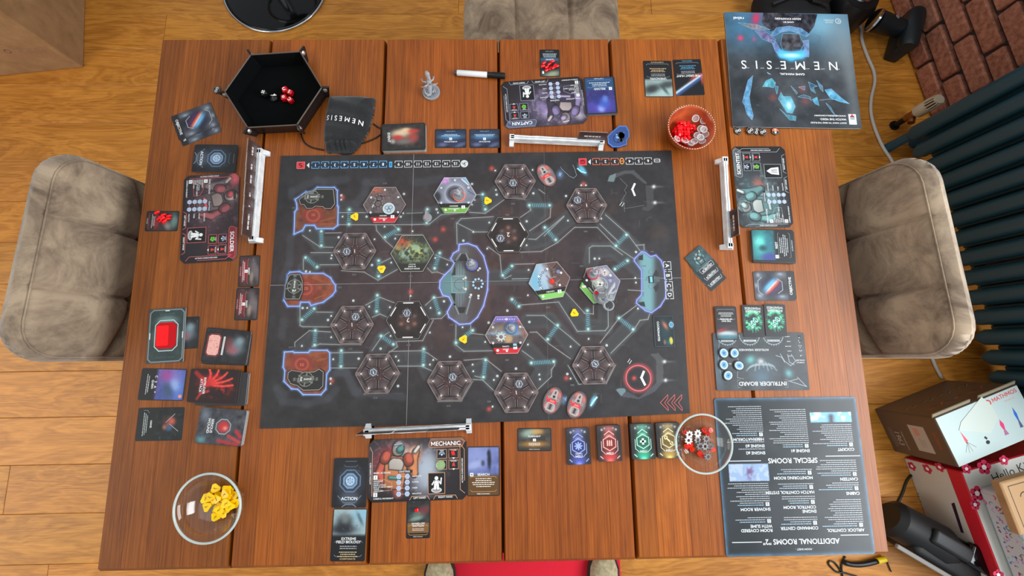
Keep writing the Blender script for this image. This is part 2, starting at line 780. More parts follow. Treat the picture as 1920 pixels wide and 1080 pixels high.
# ================================================================== the setting
M_FLOOR = wood_mat('oak_floor', (160, 98, 28), (234, 162, 68), 0.2, 'x', 0.45, 0.12, 0.9)
M_TABLE = wood_mat('stained_table_wood', (104, 48, 11), (180, 98, 30), 0.5, 'y', 0.40, 0.22, 0.5)
M_TABLE.node_tree.nodes['Principled BSDF'].inputs['Specular IOR Level'].default_value = 0.42
M_BRICK, _, _ = noise_col(mat('brick', rough=0.9), (138, 86, 68), (184, 126, 102), nscale=60, detail=8, bump=0.5, attr=True)
M_MORTAR, _, _ = noise_col(mat('mortar', rough=0.95), (46, 40, 38), (74, 66, 62), nscale=120, bump=0.6)
M_RAD = mat('dark_teal_enamel', (32, 76, 94), 0.36)
M_SUEDE, _nt, _o = noise_col(mat('taupe_suede', rough=0.85, sheen=0.25), (98, 80, 64), (166, 145, 120), nscale=9, detail=9, rough=0.68, lo=0.36, hi=0.6, bump=0.12, dist=0.8)
M_BLACKM = mat('black_metal', (16, 16, 18), 0.4, 0.6)
M_BLACKP = mat('black_plastic', (15, 16, 18), 0.38)
M_BLACKG = mat('black_gloss', (7, 8, 10), 0.08)
M_CHROME = mat('chrome', (205, 208, 212), 0.12, 1.0)
M_WHITEP = mat('white_plastic', (222, 224, 224), 0.45)
M_CABLE = mat('white_cable', (196, 192, 184), 0.5)
M_CARDBD, _, _ = noise_col(mat('cardboard', rough=0.85), (150, 116, 78), (172, 136, 96), nscale=14, detail=6)
M_RED = mat('red_felt', (214, 16, 44), 0.85)
M_BRASS = mat('brass', (170, 120, 70), 0.35, 0.9)


def chambox(x0, x1, y0, y1, z0, z1, bl, br, bb, bt, drop):
    V = [(x0, y0, z0), (x1, y0, z0), (x1, y1, z0), (x0, y1, z0),
         (x0, y0, z1 - drop), (x1, y0, z1 - drop), (x1, y1, z1 - drop), (x0, y1, z1 - drop),
         (x0 + bl, y0 + bb, z1), (x1 - br, y0 + bb, z1), (x1 - br, y1 - bt, z1), (x0 + bl, y1 - bt, z1)]
    F = [[3, 2, 1, 0]]
    for a in (0, 4):
        for i in range(4):
            j = (i + 1) % 4
            F.append([a + i, a + j, a + 4 + j, a + 4 + i])
    F.append([8, 9, 10, 11])
    return V, F


def plank_obj(name, boxes, m, parent):
    V, F, C, O = [], [], [], []
    for (v, f, tint, off) in boxes:
        n = len(V)
        V += v
        F += [[i + n for i in q] for q in f]
        C += [tint] * len(v)
        O += [off] * len(v)
    me = mesh_arrays(name, V, F, np.array(C), np.array(O))
    return link(name, me, m, parent)


rg = random.Random(3)
floor = link('floor', None, []) if False else None
mb = MB()
mb.box((-0.15, 0.15, -0.035), (5.4, 4.6, 0.03))
floor = mb.build('floor', mat('subfloor', (60, 42, 26), 0.8), smooth=0)
prop(floor, kind='structure')
SEAM = -0.86
PW = 0.1642
for r in range(-6, 17):
    ya = SEAM + r * PW
    if ya < -1.9 or ya > 2.2:
        continue
    x = -2.75 - rg.uniform(0, 1.2)
    ends = {12: P(314, 15, 0).x, -1: P(98, 1010, 0).x, 13: P(1222, 25, 0).x}
    while x < 2.45:
        L = rg.uniform(1.3, 2.2)
        if r in ends and x < ends[r] < x + L + 0.7:
            L = ends[r] - x
            ends.pop(r)
        xa, xb = max(x, -2.75), min(x + L, 2.45)
        if xb - xa > 0.05:
            t = rg.uniform(0.86, 1.08)
            tint = (t, t * rg.uniform(0.96, 1.02), t * rg.uniform(0.9, 1.02))
            v, f = chambox(xa + .0005, xb - .0005, ya + .0005, ya + PW - .0005, -0.02, 0.0, .0012, .0012, .0012, .0012, .0012)
            plank_obj('plank', [(v, f, tint, (rg.uniform(0, 40), rg.uniform(0, 40), rg.uniform(0, 40)))], M_FLOOR, floor)
        x += L

# brick wall behind the radiator
WA = P(1700, 90, 0)
WB = P(1735, 190, 0)
wd_ = (WB - WA).normalized()
wang = math.atan2(wd_.y, wd_.x)          # local x runs along the wall, local y points to the room's outside
wall = MB()
wall.box((0.6, 0.10, 0.55), (3.6, 0.17, 1.10), mi=0)
wall = wall.build('wall_right', M_MORTAR, None, (WA.x, WA.y, 0), (0, 0, wang), smooth=0)
prop(wall, kind='structure')
bk = []
for k in range(5):
    b = bmesh.new()
    bmesh.ops.create_cube(b, size=1)
    bmesh.ops.scale(b, vec=(0.205, 0.10, 0.063), verts=b.verts)
    bmesh.ops.bevel(b, geom=list(b.edges), offset=0.005, segments=1, affect='EDGES')
    for v in b.verts:
        v.co += Vector((rg.uniform(-1, 1), rg.uniform(-1, 1), rg.uniform(-1, 1))) * 0.0018
    b.verts.index_update()
    t = 0.82 + 0.07 * k
    V = [v.co[:] for v in b.verts]
    F = [[v.index for v in f.verts] for f in b.faces]
    o_ = [rg.uniform(0, 30) for _ in range(3)]
    me = mesh_arrays('brick', V, F, np.tile((t, t * .97, t * .94), (len(V), 1)), np.tile(o_, (len(V), 1)))
    me.materials.append(M_BRICK)
    bk.append(me)
for row in range(8):
    for c in range(-5, 8):
        s0 = c * 0.218 + (0.109 if row % 2 else 0.0)
        if s0 < -1.0 or s0 > 1.55:
            continue
        o = bpy.data.objects.new('brick', rg.choice(bk))
        COL.objects.link(o)
        o.parent = wall
        o.location = (s0, 0.045 + rg.uniform(-.003, .003), 0.036 + row * 0.076)

# ================================================================== table
WT, HT = 1.51, 1.09483
table = empty('dining_table', (0, 0, 0), 'large stained wooden dining table of wide planks, set with a board game', 'table')
sx = [-WT / 2, P(466, 600).x, P(717, 235).x, P(934, 77).x, P(1151, 237).x, P(1395, 565).x, WT / 2]
pg = [1.10, 1.02, .98, .97, 1.03, 1.10]  # outer planks tinted yellower: mixed room light put into the wood colour
pt = [0.74, 0.90, 1.0, 0.98, 1.0, 1.04]  # plank brightness, darkest at left: uneven room light put into the tint
for i in range(6):
    xa, xb = sx[i] + (0.0012 if i else 0), sx[i + 1] - (0.0012 if i < 5 else 0)
    n = 5
    cut = [xa + (xb - xa) * (k + (rg.uniform(-.18, .18) if 0 < k < n else 0)) / n for k in range(n + 1)]
    bx = []
    for k in range(n):
        t = pt[i] * rg.uniform(0.84, 1.16)
        l = 0.0035 if k == 0 else 0.0002
        r = 0.0025 if k == n - 1 else 0.0002
        if i == 0 and k == 0:
            l = 0.005
        if i == 5 and k == n - 1:
            r = 0.010
        v, f = chambox(cut[k], cut[k + 1], -HT / 2 - 0.009, HT / 2 + 0.003, 0.71, 0.75, l, r, 0.009, 0.003, 0.012)
        bx.append((v, f, (t, t * rg.uniform(.95, 1.02) * pg[i], t * rg.uniform(.88, 1.02) * pg[i] ** 2), (rg.uniform(0, 30), rg.uniform(0, 30), rg.uniform(0, 30))))
    plank_obj('plank', bx, M_TABLE, table)
M_LEG = wood_mat('table_leg_wood', (70, 36, 16), (120, 68, 32), 0.3, 'y', 0.5)
for x in (-.66, .66):
    for y in (-.46, .46):
        mb = MB()
        mb.box((x, y, 0.355), (0.085, 0.085, 0.708), 0.006, 1)
        mb.build('leg', mat('dark_leg', (74, 40, 20), 0.5) if 'dark_leg' not in MATS else MATS['dark_leg'], table, smooth=0)
mb = MB(); mb.box((0, -.003, .7045), (WT - .012, HT + .004, .009)); mb.build('under_board', MATS['dark_leg'], table, smooth=0)
for x, y, a, b in ((0, .46, 1.23, .022), (0, -.46, 1.23, .022), (.66, 0, .022, .83), (-.66, 0, .022, .83)):
    mb = MB()
    mb.box((x, y, 0.658), (a, b, 0.082), 0.002, 1)
    mb.build('apron', MATS['dark_leg'], table, smooth=0)


# ================================================================== chairs
def cushion(W, H, T, r, seams_x, seams_y, deep=0.007, nx=90, ny=64, bulge=0.012, pit=None):
    """upholstered slab in the xy plane, seams pressed into its front (+z)"""
    O = np.array(rrect(W, H, r, 6))
    n = len(O)
    X, Y = np.meshgrid(np.linspace(-W / 2, W / 2, nx), np.linspace(-H / 2, H / 2, ny))
    X, Y = X.ravel(), Y.ravel()
    for _ in range(3):
        for a in range(n):
            p, q = O[a], O[(a + 1) % n]
            d = q - p
            L = np.hypot(*d)
            nn = (d[1] / L, -d[0] / L)
            o = np.maximum((X - p[0]) * nn[0] + (Y - p[1]) * nn[1], 0)
            X, Y = X - o * nn[0], Y - o * nn[1]
    D = np.full(len(X), 9.0)
    for a in range(n):
        p, q = O[a], O[(a + 1) % n]
        d = q - p
        L = np.hypot(*d)
        D = np.minimum(D, -((X - p[0]) * d[1] / L - (Y - p[1]) * d[0] / L))
    D = np.maximum(D, 0)
    k = np.minimum(D / (T / 2), 1)
    z = T / 2 * np.sqrt(1 - (1 - k) ** 2) + bulge * np.minimum(D / 0.12, 1)
    for s in seams_x:
        z -= deep * np.exp(-((X - s) / 0.0042) ** 2) * np.minimum(D / .02, 1)
    for s in seams_y:
        z -= deep * 1.6 * np.exp(-((Y - s - 0.10 * X * X / (W * W) * 2) / 0.010) ** 2) * np.minimum(D / .02, 1)
    if pit:
        for px_, py_ in pit:
            z -= 0.012 * np.exp(-(((X - px_) / .03) ** 2 + ((Y - py_) / .035) ** 2))
    zb = -T / 2 * np.sqrt(1 - (1 - k) ** 2)
    N = len(X)
    V = np.vstack([np.stack([X, Y, z], 1), np.stack([X, Y, zb], 1)])
    a = (np.arange(ny - 1)[:, None] * nx + np.arange(nx - 1)[None]).ravel()
    F = [np.stack([a, a + 1, a + nx + 1, a + nx], 1), np.stack([a, a + nx, a + nx + 1, a + 1], 1) + N]
    return V, F


def xform(V, M):
    M = np.array(M)
    return V @ M[:3, :3].T + M[:3, 3]


def piping(W, H, r, rad, M):
    mb = MB()
    mb.T = M
    mb.tube([(x, y, 0) for x, y in rrect(W, H, r, 6)], rad, 6, closed=True)
    return mb


def make_chair(label, loc, rz):
    c = empty('dining_chair', (loc[0], loc[1], 0), label, 'chair', 'dining chairs round the table', rz)
    V, F = cushion(0.485, 0.44, 0.075, 0.06, (-0.081, 0.081), (), 0.012)
    me = mesh_arrays('seat', xform(V, Matrix.Translation((0, 0.0, 0.435))), F, smooth=3.2)
    link('seat', me, M_SUEDE, c)
    V, F = cushion(0.415, 0.40, 0.055, 0.07, (-0.069, 0.069), (-0.015,), 0.012, bulge=0.006, pit=[(-0.069, -.015), (0.069, -.015)])
    Mb = Matrix.Translation((0, -0.238, 0.655)) @ Matrix.Rotation(math.radians(-90 + 7), 4, 'X') @ Matrix.Rotation(PI, 4, 'Z')
    Mb = Matrix.Translation((0, -0.222, 0.655)) @ Matrix(((-1, 0, 0, 0), (0, 0, 1, 0), (0, 1, 0, 0), (0, 0, 0, 1)))
    Mb = Mb @ Matrix.Rotation(math.radians(-6), 4, 'X')
    me = mesh_arrays('backrest', xform(V, Mb), F, smooth=3.2)
    link('backrest', me, M_SUEDE, c)
    piping(0.395, 0.38, 0.064, 0.0016, Mb @ Matrix.Translation((0, 0, 0.0245))).build('piping', M_SUEDE, c, smooth=3.2)
    mb = MB()
    mb.box((0, -0.02, 0.385), (0.36, 0.36, 0.025), 0.006, 1)
    for x in (-.1, .1):
        mb.box((x, -0.235, 0.45), (0.03, 0.012, 0.16), 0.002, 1)
    mb.build('seat_frame', M_BLACKM, c)
    for x in (-1, 1):
        for y in (-1, 1):
            mb = MB()
            mb.tube([(x * .15, y * .14, .38), (x * .20, y * .19, 0.0)], [.014, .010], 10)
            mb.build('leg', M_BLACKM, c)
    return c


make_chair('taupe suede chair tucked in at the left end of the table', (-0.628, 0.030), math.radians(-90 - 3))
make_chair('taupe suede chair tucked in at the right end, beside the dark radiator', (0.622, 0.012), math.radians(90 + 3))
make_chair('taupe suede chair pulled out a little behind the far side of the table', (0.137, 0.745), PI)

# ================================================================== radiator
r0 = P(1657, 270, 0)
rad = empty('radiator', (r0.x, r0.y, 0), 'dark teal column radiator standing against the brick wall', 'radiator', None, wang)
SP = 0.072
sec = MB()
for d in (-0.02, 0.035, 0.09):
    sec.tube([(0, d, .10), (0, d, .125), (0, d, .80), (0, d, .825)], [.016, .028, .028, .016], 12)
for z in (.135, .79):
    sec.tube([(0, -0.025, z), (0, 0.095, z)], .021, 10)
sec.box((0, 0.045, 0.46), (SP - .001, 0.07, 0.68), 0.004, 1)
sme = sec.mesh('section', 0.7)
sme.materials.append(M_RAD)
for i in range(15):
    o = bpy.data.objects.new('section', sme)
    COL.objects.link(o)
    o.parent = rad
    o.location = (0.02 + i * SP, 0.03, 0)
for z in (.135, .79):
    mb = MB()
    mb.tube([(-.01, .065, z), (0.02 + 14 * SP + .03, .065, z)], .017, 10)
    mb.build('header_pipe', M_RAD, rad)
for i in (0, 14):
    for d in (0.01, 0.12):
        mb = MB()
        mb.tube([(0.02 + i * SP, d, .13), (0.02 + i * SP, d, .0)], [.016, .020], 8)
        mb.build('foot', M_RAD, rad)
# valve
v0 = P(1676, 236, 0)
val = empty('radiator_valve', (v0.x, v0.y, 0), 'white and brass thermostat valve on a black pipe at the radiator end', 'valve')
mb = MB(); mb.tube([(0, 0, 0), (0, 0, .055)], .011, 12); mb.tube([(0, 0, 0), (0, 0, .006)], .02, 12); mb.build('pipe', M_BLACKP, val)
mb = MB(); mb.tube([(0, 0, .055), (0, 0, .062), (0, 0, .095), (0, 0, .10)], [.014, .016, .016, .012], 12)
mb.tube([(0, 0, .083), (-.012, -.034, .083)], [.011, .012], 10); mb.build('brass_body', M_BRASS, val)
mb = MB(); mb.tube([(0, 0, .10), (0, 0, .105), (0, 0, .145), (0, 0, .15)], [.020, .024, .024, .022], 18); mb.build('thermostat_base', mat('ivory', (196, 184, 160), .5), val)
for k in range(12):
    a = k * PI / 6
    mb = MB(); mb.tube([(.0215 * math.cos(a), .0215 * math.sin(a), .15), (.019 * math.cos(a), .019 * math.sin(a), .185)], [.0035, .0028], 6)
    mb.build('rib', MATS['ivory'], val)
mb = MB(); mb.tube([(0, 0, .148), (0, 0, .182)], .0175, 14); mb.build('thermostat_core', mat('dark_brown_plastic', (58, 34, 28), .5), val)
mb = MB(); mb.tube([(0, 0, .184), (0, 0, .190)], .018, 14); mb.build('cap', MATS['ivory'], val)

# ================================================================== floor cable
pts = [(1600, 40), (1615, 52), (1616, 75), (1626, 105), (1638, 133), (1640, 155), (1634, 182), (1633, 210), (1640, 240), (1655, 275), (1673, 303), (1684, 335),
       (1700, 420), (1718, 520), (1735, 610), (1748, 672), (1766, 709)]


def smooth_path(pp, z, k=4):
    q = [P(x, y, z) for x, y in pp]
    out = []
    for i in range(len(q) - 1):
        a, b, c, d = q[max(i - 1, 0)], q[i], q[i + 1], q[min(i + 2, len(q) - 1)]
        for s in range(k):
            t = s / k
            out.append(0.5 * ((2 * b) + (c - a) * t + (2 * a - 5 * b + 4 * c - d) * t * t + (3 * b - a - 3 * c + d) * t ** 3))
    out.append(q[-1])
    return out


mb = MB()
mb.tube(smooth_path(pts, 0.0062), 0.006, 8)
prop(mb.build('power_cable', M_CABLE, smooth=3.2), 'white cable snaking over the floor from the black appliance past the radiator', 'cable')

# ================================================================== things around the table
# round bar stool base
stool = empty('bar_stool', (-0.955, 1.406, 0), 'bar stool with a round glossy black base and chrome rim', 'stool')
mb = MB(); mb.lathe([(0.0, 0.022), (0.05, 0.021), (0.14, 0.014), (0.205, 0.007), (0.218, 0.004)], 64); mb.build('base', M_BLACKG, stool, smooth=3.2)
mb = MB(); mb.tube([(0.219 * math.cos(t), 0.219 * math.sin(t), 0.004) for t in np.linspace(0, 2 * PI, 64, endpoint=False)], 0.0045, 8, closed=True); mb.build('rim', M_CHROME, stool, smooth=3.2)
mb = MB(); mb.lathe([(0.05, 0.018), (0.035, 0.05), (0.028, 0.07), (0.028, 0.62)], 24); mb.build('column', M_CHROME, stool)
mb = MB(); mb.tube([(0.15 * math.cos(t), 0.06 + 0.12 * math.sin(t), 0.27) for t in np.linspace(0, 2 * PI, 32, endpoint=False)], 0.009, 8, closed=True); mb.build('foot_ring', M_CHROME, stool)
mb = MB(); mb.lathe([(0.0, 0.62), (0.17, 0.62), (0.185, 0.64), (0.18, 0.68), (0.0, 0.69)], 32); mb.build('seat', M_BLACKP, stool)


def face_panel(name, parent, o, xd, yd, W, H, base, art=None, vec=None, m=None, res=4.0, t=0.4):
    """print on a box face; o = face centre, xd/yd unit directions of reading and up"""
    me = slab_mesh(name, [(-W / 2, -H / 2), (W / 2, -H / 2), (W / 2, H / 2), (-W / 2, H / 2)], t, art, vec, res, base, base)
    xd, yd = Vector(xd).normalized(), Vector(yd).normalized()
    zd = xd.cross(yd)
    ob = link(name, me, m or M_CARD, parent)
    M = Matrix((xd, yd, zd)).transposed().to_4x4()
    M.translation = Vector(o)
    ob.matrix_local = M
    return ob


def open_box(name, parent, L, D, H, m, t=0.004):
    mb = MB()
    mb.box((0, 0, t / 2), (L, D, t))
    mb.box((0, 0, H - t / 2), (L, D, t))
    for s in (-1, 1):
        mb.box((s * (L / 2 - t / 2), 0, H / 2), (t, D, H))
        mb.box((0, s * (D / 2 - t / 2), H / 2), (L, t, H))
    return mb.build(name, m, parent, smooth=0)


# plain carton, far left
cb = empty('cardboard_box', (-2.147, 1.330, 0), 'large plain cardboard box on the floor in the far left corner', 'box', None, math.radians(6.5))
mb = MB(); mb.box((0, 0, 0.26), (0.80, 0.70, 0.52), 0.004, 2); mb.build('body', M_CARDBD, cb, smooth=0)
for s in (-1, 1):
    mb = MB(); mb.box((0, s * 0.174, 0.523), (0.80, 0.345, 0.004)); mb.build('flap', M_CARDBD, cb, smooth=0)
v = Vec()
v.ring(-60, 20, 9, 2.5, (84, 70, 62), 1)
v.ring(-12, 12, 8, 1.6, (110, 90, 78), 1, a0=0.5, a1=5.5)
for k in range(8):
    v.pl([(-2 + k * 9, 8 + (k % 3) * 7), (5 + k * 9, -8 + (k % 2) * 10)], 1.6, (110, 90, 78), 1)
face_panel('printed_mark', cb, (0.29, -0.3502, 0.10), (1, 0, 0), (0, 0, 1), 170, 50, (160, 124, 92), None, v, t=0.1)

# red mat and slippers
mb = MB(); mb.box((0.107, -1.22, 0.006), (0.60, 0.78, 0.012), 0.004, 2)
prop(mb.build('floor_mat', M_RED), 'bright red mat on the floor at the near side of the table', 'mat')
M_FELT, _, _ = noise_col(mat('tan_felt', rough=0.95, sheen=0.4), (150, 136, 104), (182, 168, 134), nscale=90, detail=6, bump=0.4)
M_SOLE = mat('dark_sole', (44, 34, 28), 0.8)


def slipper(label, x, rz):
    s = empty('slipper', (x, -0.985, 0.012), label, 'slipper', 'pair of felt slippers', rz)
    prof = [(-.14, .030), (-.12, .038), (-.06, .037), (0, .041), (.05, .049), (.09, .047), (.12, .036), (.138, .016)]
    V, F = [], []
    n = 14
    for y, wv in prof:
        hgt = 0.045 if y > -0.02 else 0.03
        hgt *= (0.55 if abs(y) > .13 else 1)
        for j in range(n):
            t = PI * j / (n - 1)
            V.append((wv * math.cos(t), y, 0.012 + hgt * max(0.0, math.sin(t)) ** 0.7))
    for i in range(len(prof) - 1):
        for j in range(n - 1):
            F.append([i * n + j, i * n + j + 1, (i + 1) * n + j + 1, (i + 1) * n + j][::-1])
    mb = MB(); mb.add(V, F); mb.build('upper', M_FELT, s, smooth=3.2)
    out = [(wv + .005, y) for y, wv in prof] + [(-wv - .005, y) for y, wv in prof[::-1]]
    mb = MB(); mb.prism(out, 0.0, 0.016); mb.build('sole', M_SOLE, s)
    mb = MB(); mb.tube([(wv + .003, y, .018) for y, wv in prof] + [(-wv - .003, y, .018) for y, wv in prof[::-1]], .0035, 6, closed=True); mb.build('welt', M_SOLE, s)
    return s


sl1, sl2 = P(826, 1076, .05), P(1132, 1075, .05)
slipper('tan felt slipper with dark rim, left one, at the red mat', sl1.x, math.radians(4))
slipper('tan felt slipper with dark rim, right one, at the red mat', sl2.x, math.radians(-3))

# lamp box, leaning brown carton with a pale printed end panel on top
lb = empty('lamp_box', (0, 0, 0), 'brown and pale blue lamp carton lying on the floor below the radiator', 'box')
a0, a1 = P(1752, 784, .225), P(1799, 879, .225)
ux = Vector((a1.x - a0.x, a1.y - a0.y, 0)).normalized()          # along the near short edge
uy = Vector((P(1903, 715, .225).x - a0.x, P(1903, 715, .225).y - a0.y, 0)).normalized()
LW, LD = 0.162, (P(1903, 715, .225) - a0).length
nrm = ux.cross(uy)
uy = nrm.cross(ux) if nrm.z > 0 else -nrm.cross(ux)
uy = Vector((-ux.y, ux.x, 0))
cen = a0 + ux * LW / 2 + uy * LD / 2
lb.location = (cen.x, cen.y, 0)
lb.rotation_euler = (0, 0, math.atan2(ux.y, ux.x))
HB = 0.225
mb = MB(); mb.box((0, 0, HB / 2), (LW, LD, HB), 0.002, 1); mb.build('carton', mat('brown_print', (92, 72, 58), .6), lb, smooth=0)


def lamp_top(c):
    c.blob(.5, .5, .7, .7, (196, 214, 212), .5)


v = Vec()
TXT = (214, 66, 66)
# the panel reads along uy (towards the wall); print x = uy, print y = -ux


def LP(x, y):
    q = P(x, y, .225) - cen
    return q.dot(uy) * 1000, -q.dot(ux) * 1000


v.text('MATHMOS', *LP(1882, 741), 13, TXT, 3, 'c', 0.03)
q = LP(1853, 754)
v.ring(q[0] - 2, q[1] - 2, 8, 4, TXT, 2, a0=-1.6, a1=2.0)
v.pl([(q[0] - 6, q[1] + 8), (q[0] - 6, q[1] - 4)], 3.4, TXT, 2)
v.text('THE ORIGINAL', *LP(1892, 749), 4, (226, 150, 150), 3, 'c', 0.03, 0)


def lava(foot, tip, w_, cup, liq):
    f, t = np.array(LP(*foot)), np.array(LP(*tip))
    d = t - f
    n_ = np.array((d[1], -d[0])) / np.hypot(*d) * w_
    v.poly([f + n_, f - n_, f + d * .36 - n_ * .36, f + d * .36 + n_ * .36], cup, 1)
    v.poly([f + d * .36 - n_ * .45, f + d * .66 - n_ * .85, f + d * .88 - n_ * .3, f + d * .88 + n_ * .3, f + d * .66 + n_ * .85, f + d * .36 + n_ * .45], liq, 1)
    v.poly([f + d * .88 - n_ * .3, t, f + d * .88 + n_ * .3], cup, 1)


lava((1888, 815), (1873, 786), 8, (176, 112, 150), (226, 60, 120))
lava((1916, 801), (1897, 763), 6, (86, 92, 128), (40, 110, 210))
f0_, t0_ = np.array(LP(1813, 829)), np.array(LP(1799, 808))
v.poly([f0_ + (5, 3), t0_, f0_ - (5, 3)], (222, 90, 104), 1)
for ft in ((1811, 848), (1818, 849), (1824, 846), (1830, 838)):
    v.pl([f0_, LP(*ft)], 1.6, (120, 126, 126), 1)
q = LP(1852, 829)
v.disc(q[0], q[1], 7, (44, 48, 54), 1, ry=6)
q = LP(1848, 821)
v.rect(q[0], q[1], 7, 10, (40, 44, 48), 1, .5)
face_panel('printed_panel', lb, (0, 0, HB + .0002), (0, 1, 0), (-1, 0, 0), LD * 1000 - 4, LW * 1000 - 4, (188, 206, 204), lamp_top, v)
# torn label sheet on the panel
mb = MB()
mb.prism([(-b_ * .001, a_ * .001) for a_, b_ in [LP(*t) for t in ((1801, 791), (1839, 744), (1858, 760), (1871, 784), (1856, 812), (1797, 807))]][::-1], 0, .0012)
mb.build('label_sheet', mat('off_white_paper', (202, 212, 204), .6), lb, (0, 0, HB + .001), smooth=0)
for s in (-1, 1):
    mb = MB(); mb.box((-LW / 2 - .006, s * .085, HB - .004), (.014, .14, .003), rot=(0, .5, 0)); mb.build('flap', mat('inner_card', (150, 140, 116), .8) if 'inner_card' not in MATS else MATS['inner_card'], lb, smooth=0)
v = Vec()
v.text('1963', 20, -62, 19, (170, 160, 150), 3, 'c', 0.0, 0)
v.text('PURE INGENUITY', 26, -42, 6, (160, 150, 142), 3, 'c', 0)
v.greek(20, -78, 90, 3, 6, (130, 118, 108), 2, 'c', 4)
v.rect(5, 26, 92, 58, (168, 160, 152), 1)
v.rect(-18, 20, 26, 18, (190, 130, 116), 2)
v.greek(20, 34, 40, 3, 7, (140, 130, 124), 2, 'c', 8)
v.text('MATHMOS', 0, 84, 8, (160, 60, 50), 3)
face_panel('printed_side', lb, (0, -LD / 2 - .0004, HB / 2), (1, 0, 0), (0, 0, 1), LW * 1000 - 6, HB * 1000 - 6, (88, 70, 58), None, v)
v = Vec()
for k in range(4):
    x = -104 + k * 70
    v.pl([(x - 22, -20), (x - 6, -10), (x + 2, -24), (x + 22, -18)], 3.5, (34, 28, 26), 1)
    v.pl([(x - 22, -16), (x - 6, -6), (x + 2, -20), (x + 22, -14)], 2.0, (150, 136, 124), 1)
for k in range(9):
    v.pl([(-120 + k * 26, 34 + (k % 3) * 9), (-104 + k * 26, 48 - (k % 2) * 12)], 4, ((160, 84, 60), (44, 34, 32))[k % 2], 1)
face_panel('printed_long_side', lb, (-LW / 2 - .0004, 0, HB / 2), (0, -1, 0), (0, 0, 1), LD * 1000 - 6, HB * 1000 - 6, (92, 74, 60), None, v)

# red and white storage box with flowers
k0, k1 = P(1695, 857, 0), P(1740, 980, 0)
kd = Vector((k1.x - k0.x, k1.y - k0.y, 0)).normalized()
kn = Vector((-kd.y, kd.x, 0))                      # away from the table
KL, KD, KH = 0.44, 0.40, 0.20
kc = Vector((k0.x, k0.y, 0)) + kd * KL / 2 + kn * KD / 2
kb = empty('storage_box', (kc.x, kc.y, 0), 'white storage box with red edges and pink flowers, right of the table', 'box', None, math.atan2(kd.y, kd.x))
mb = MB(); mb.box((0, 0, KH / 2), (KL, KD, KH), 0.003, 1); mb.build('body', mat('red_card', (190, 24, 40), .55), kb, smooth=0)


def flower(v, x, y, r, col=(206, 40, 84)):
    for k in range(5):
        a = k * 2 * PI / 5 + .3
        v.disc(x + r * .62 * math.cos(a), y + r * .62 * math.sin(a), r * .46, col, 1, 12)
    v.disc(x, y, r * .36, (236, 232, 226), 2, 12)




def on_side(x, y):
    """photo pixel -> print position on the near upright face"""
    d = _R @ np.array([(x - 960) / FPX, -(y - 540) / FPX, -1.0])
    nn = np.array(kn)
    t = ((np.array(k0) - _C) @ nn) / (d @ nn)
    q = Vector(_C + d * t)
    return (q - kc).dot(kd) * 1000, (q.z - .077) * 1000


def on_top(x, y):
    q = P(x, y, KH) - kc
    return q.dot(kd) * 1000, q.dot(kn) * 1000


v = Vec()
for x, y, r in ((1710, 874, 15), (1739, 879, 16), (1762, 876, 15)):
    flower(v, *on_side(x, y), r, (190, 40, 76))
q0, q1 = on_side(1716, 912), on_side(1738, 985)
v.text('Hello Kitty', (q0[0] + q1[0]) / 2, (q0[1] + q1[1]) / 2, 15, (40, 38, 42), 3, 'c', math.atan2(q1[1] - q0[1], q1[0] - q0[0]), 0)
v.poly([on_side(1784, 944), on_side(1790, 942), on_side(1808, 1000), on_side(1802, 998)], (52, 30, 52), 2)
face_panel('printed_side', kb, (0, -KD / 2 - .0004, 0.077), (1, 0, 0), (0, 0, 1), KL * 1000 - 8, 150, (196, 190, 180), None, v)
v = Vec()
for x, y, r in ((1812, 879, 15), (1845, 876, 22), (1882, 863, 15), (1832, 925, 22), (1828, 946, 16), (1872, 1078, 16)):
    flower(v, *on_top(x, y), r)
q0, q1 = on_top(1853, 900), on_top(1950, 862)
v.text('Hello Kitty', (q0[0] + q1[0]) / 2, (q0[1] + q1[1]) / 2, 26, (40, 38, 42), 3, 'c', math.atan2(q1[1] - q0[1], q1[0] - q0[0]), 0)
face_panel('printed_lid', kb, (0.0, 0.0, KH + .0002), (1, 0, 0), (0, 1, 0), KL * 1000 - 6, KD * 1000 - 6, (198, 198, 190), None, v)

# gift-wrapped parcel and small carton on it
gp0 = P(1828, 915, .20)
pc = Vector((gp0.x, gp0.y, 0)) + kd * 0.15 + kn * 0.14
gp = empty('wrapped_parcel', (pc.x, pc.y, KH + .001), 'parcel in white wrapping paper with small colourful motifs, on the flowered box', 'parcel', None, math.atan2(kd.y, kd.x))
mb = MB(); mb.box((0, 0, .045), (0.30, 0.27, 0.09), 0.012, 3); mb.build('wrapped_body', mat('white_wrap', (188, 190, 196), .45), gp)
v = Vec()
rw = random.Random(5)
cols = [(150, 120, 180), (196, 60, 90), (110, 190, 180), (90, 120, 190), (120, 70, 80), (180, 150, 200), (80, 80, 90)]


def motifs(v, W, H, n):
    for k in range(n):
        x, y, a = rw.uniform(-W / 2 + 8, W / 2 - 8), rw.uniform(-H / 2 + 8, H / 2 - 8), rw.uniform(0, PI)
        c = rw.choice(cols)
        q = k % 4
        if q == 0:
            v.ring(x, y, 6, 2.4, c, 1, 16, a, a + PI)
        elif q == 1:
            v.disc(x, y, 4.5, c, 1, 10, ry=3)
        elif q == 2:
            v.poly([(x, y + 6), (x + 3, y - 4), (x - 4, y - 1)], c, 1)
        else:
            v.pl([(x, y), (x + 8 * math.cos(a), y + 8 * math.sin(a)), (x + 11 * math.cos(a + .6), y + 11 * math.sin(a + .6))], 3, c, 1)


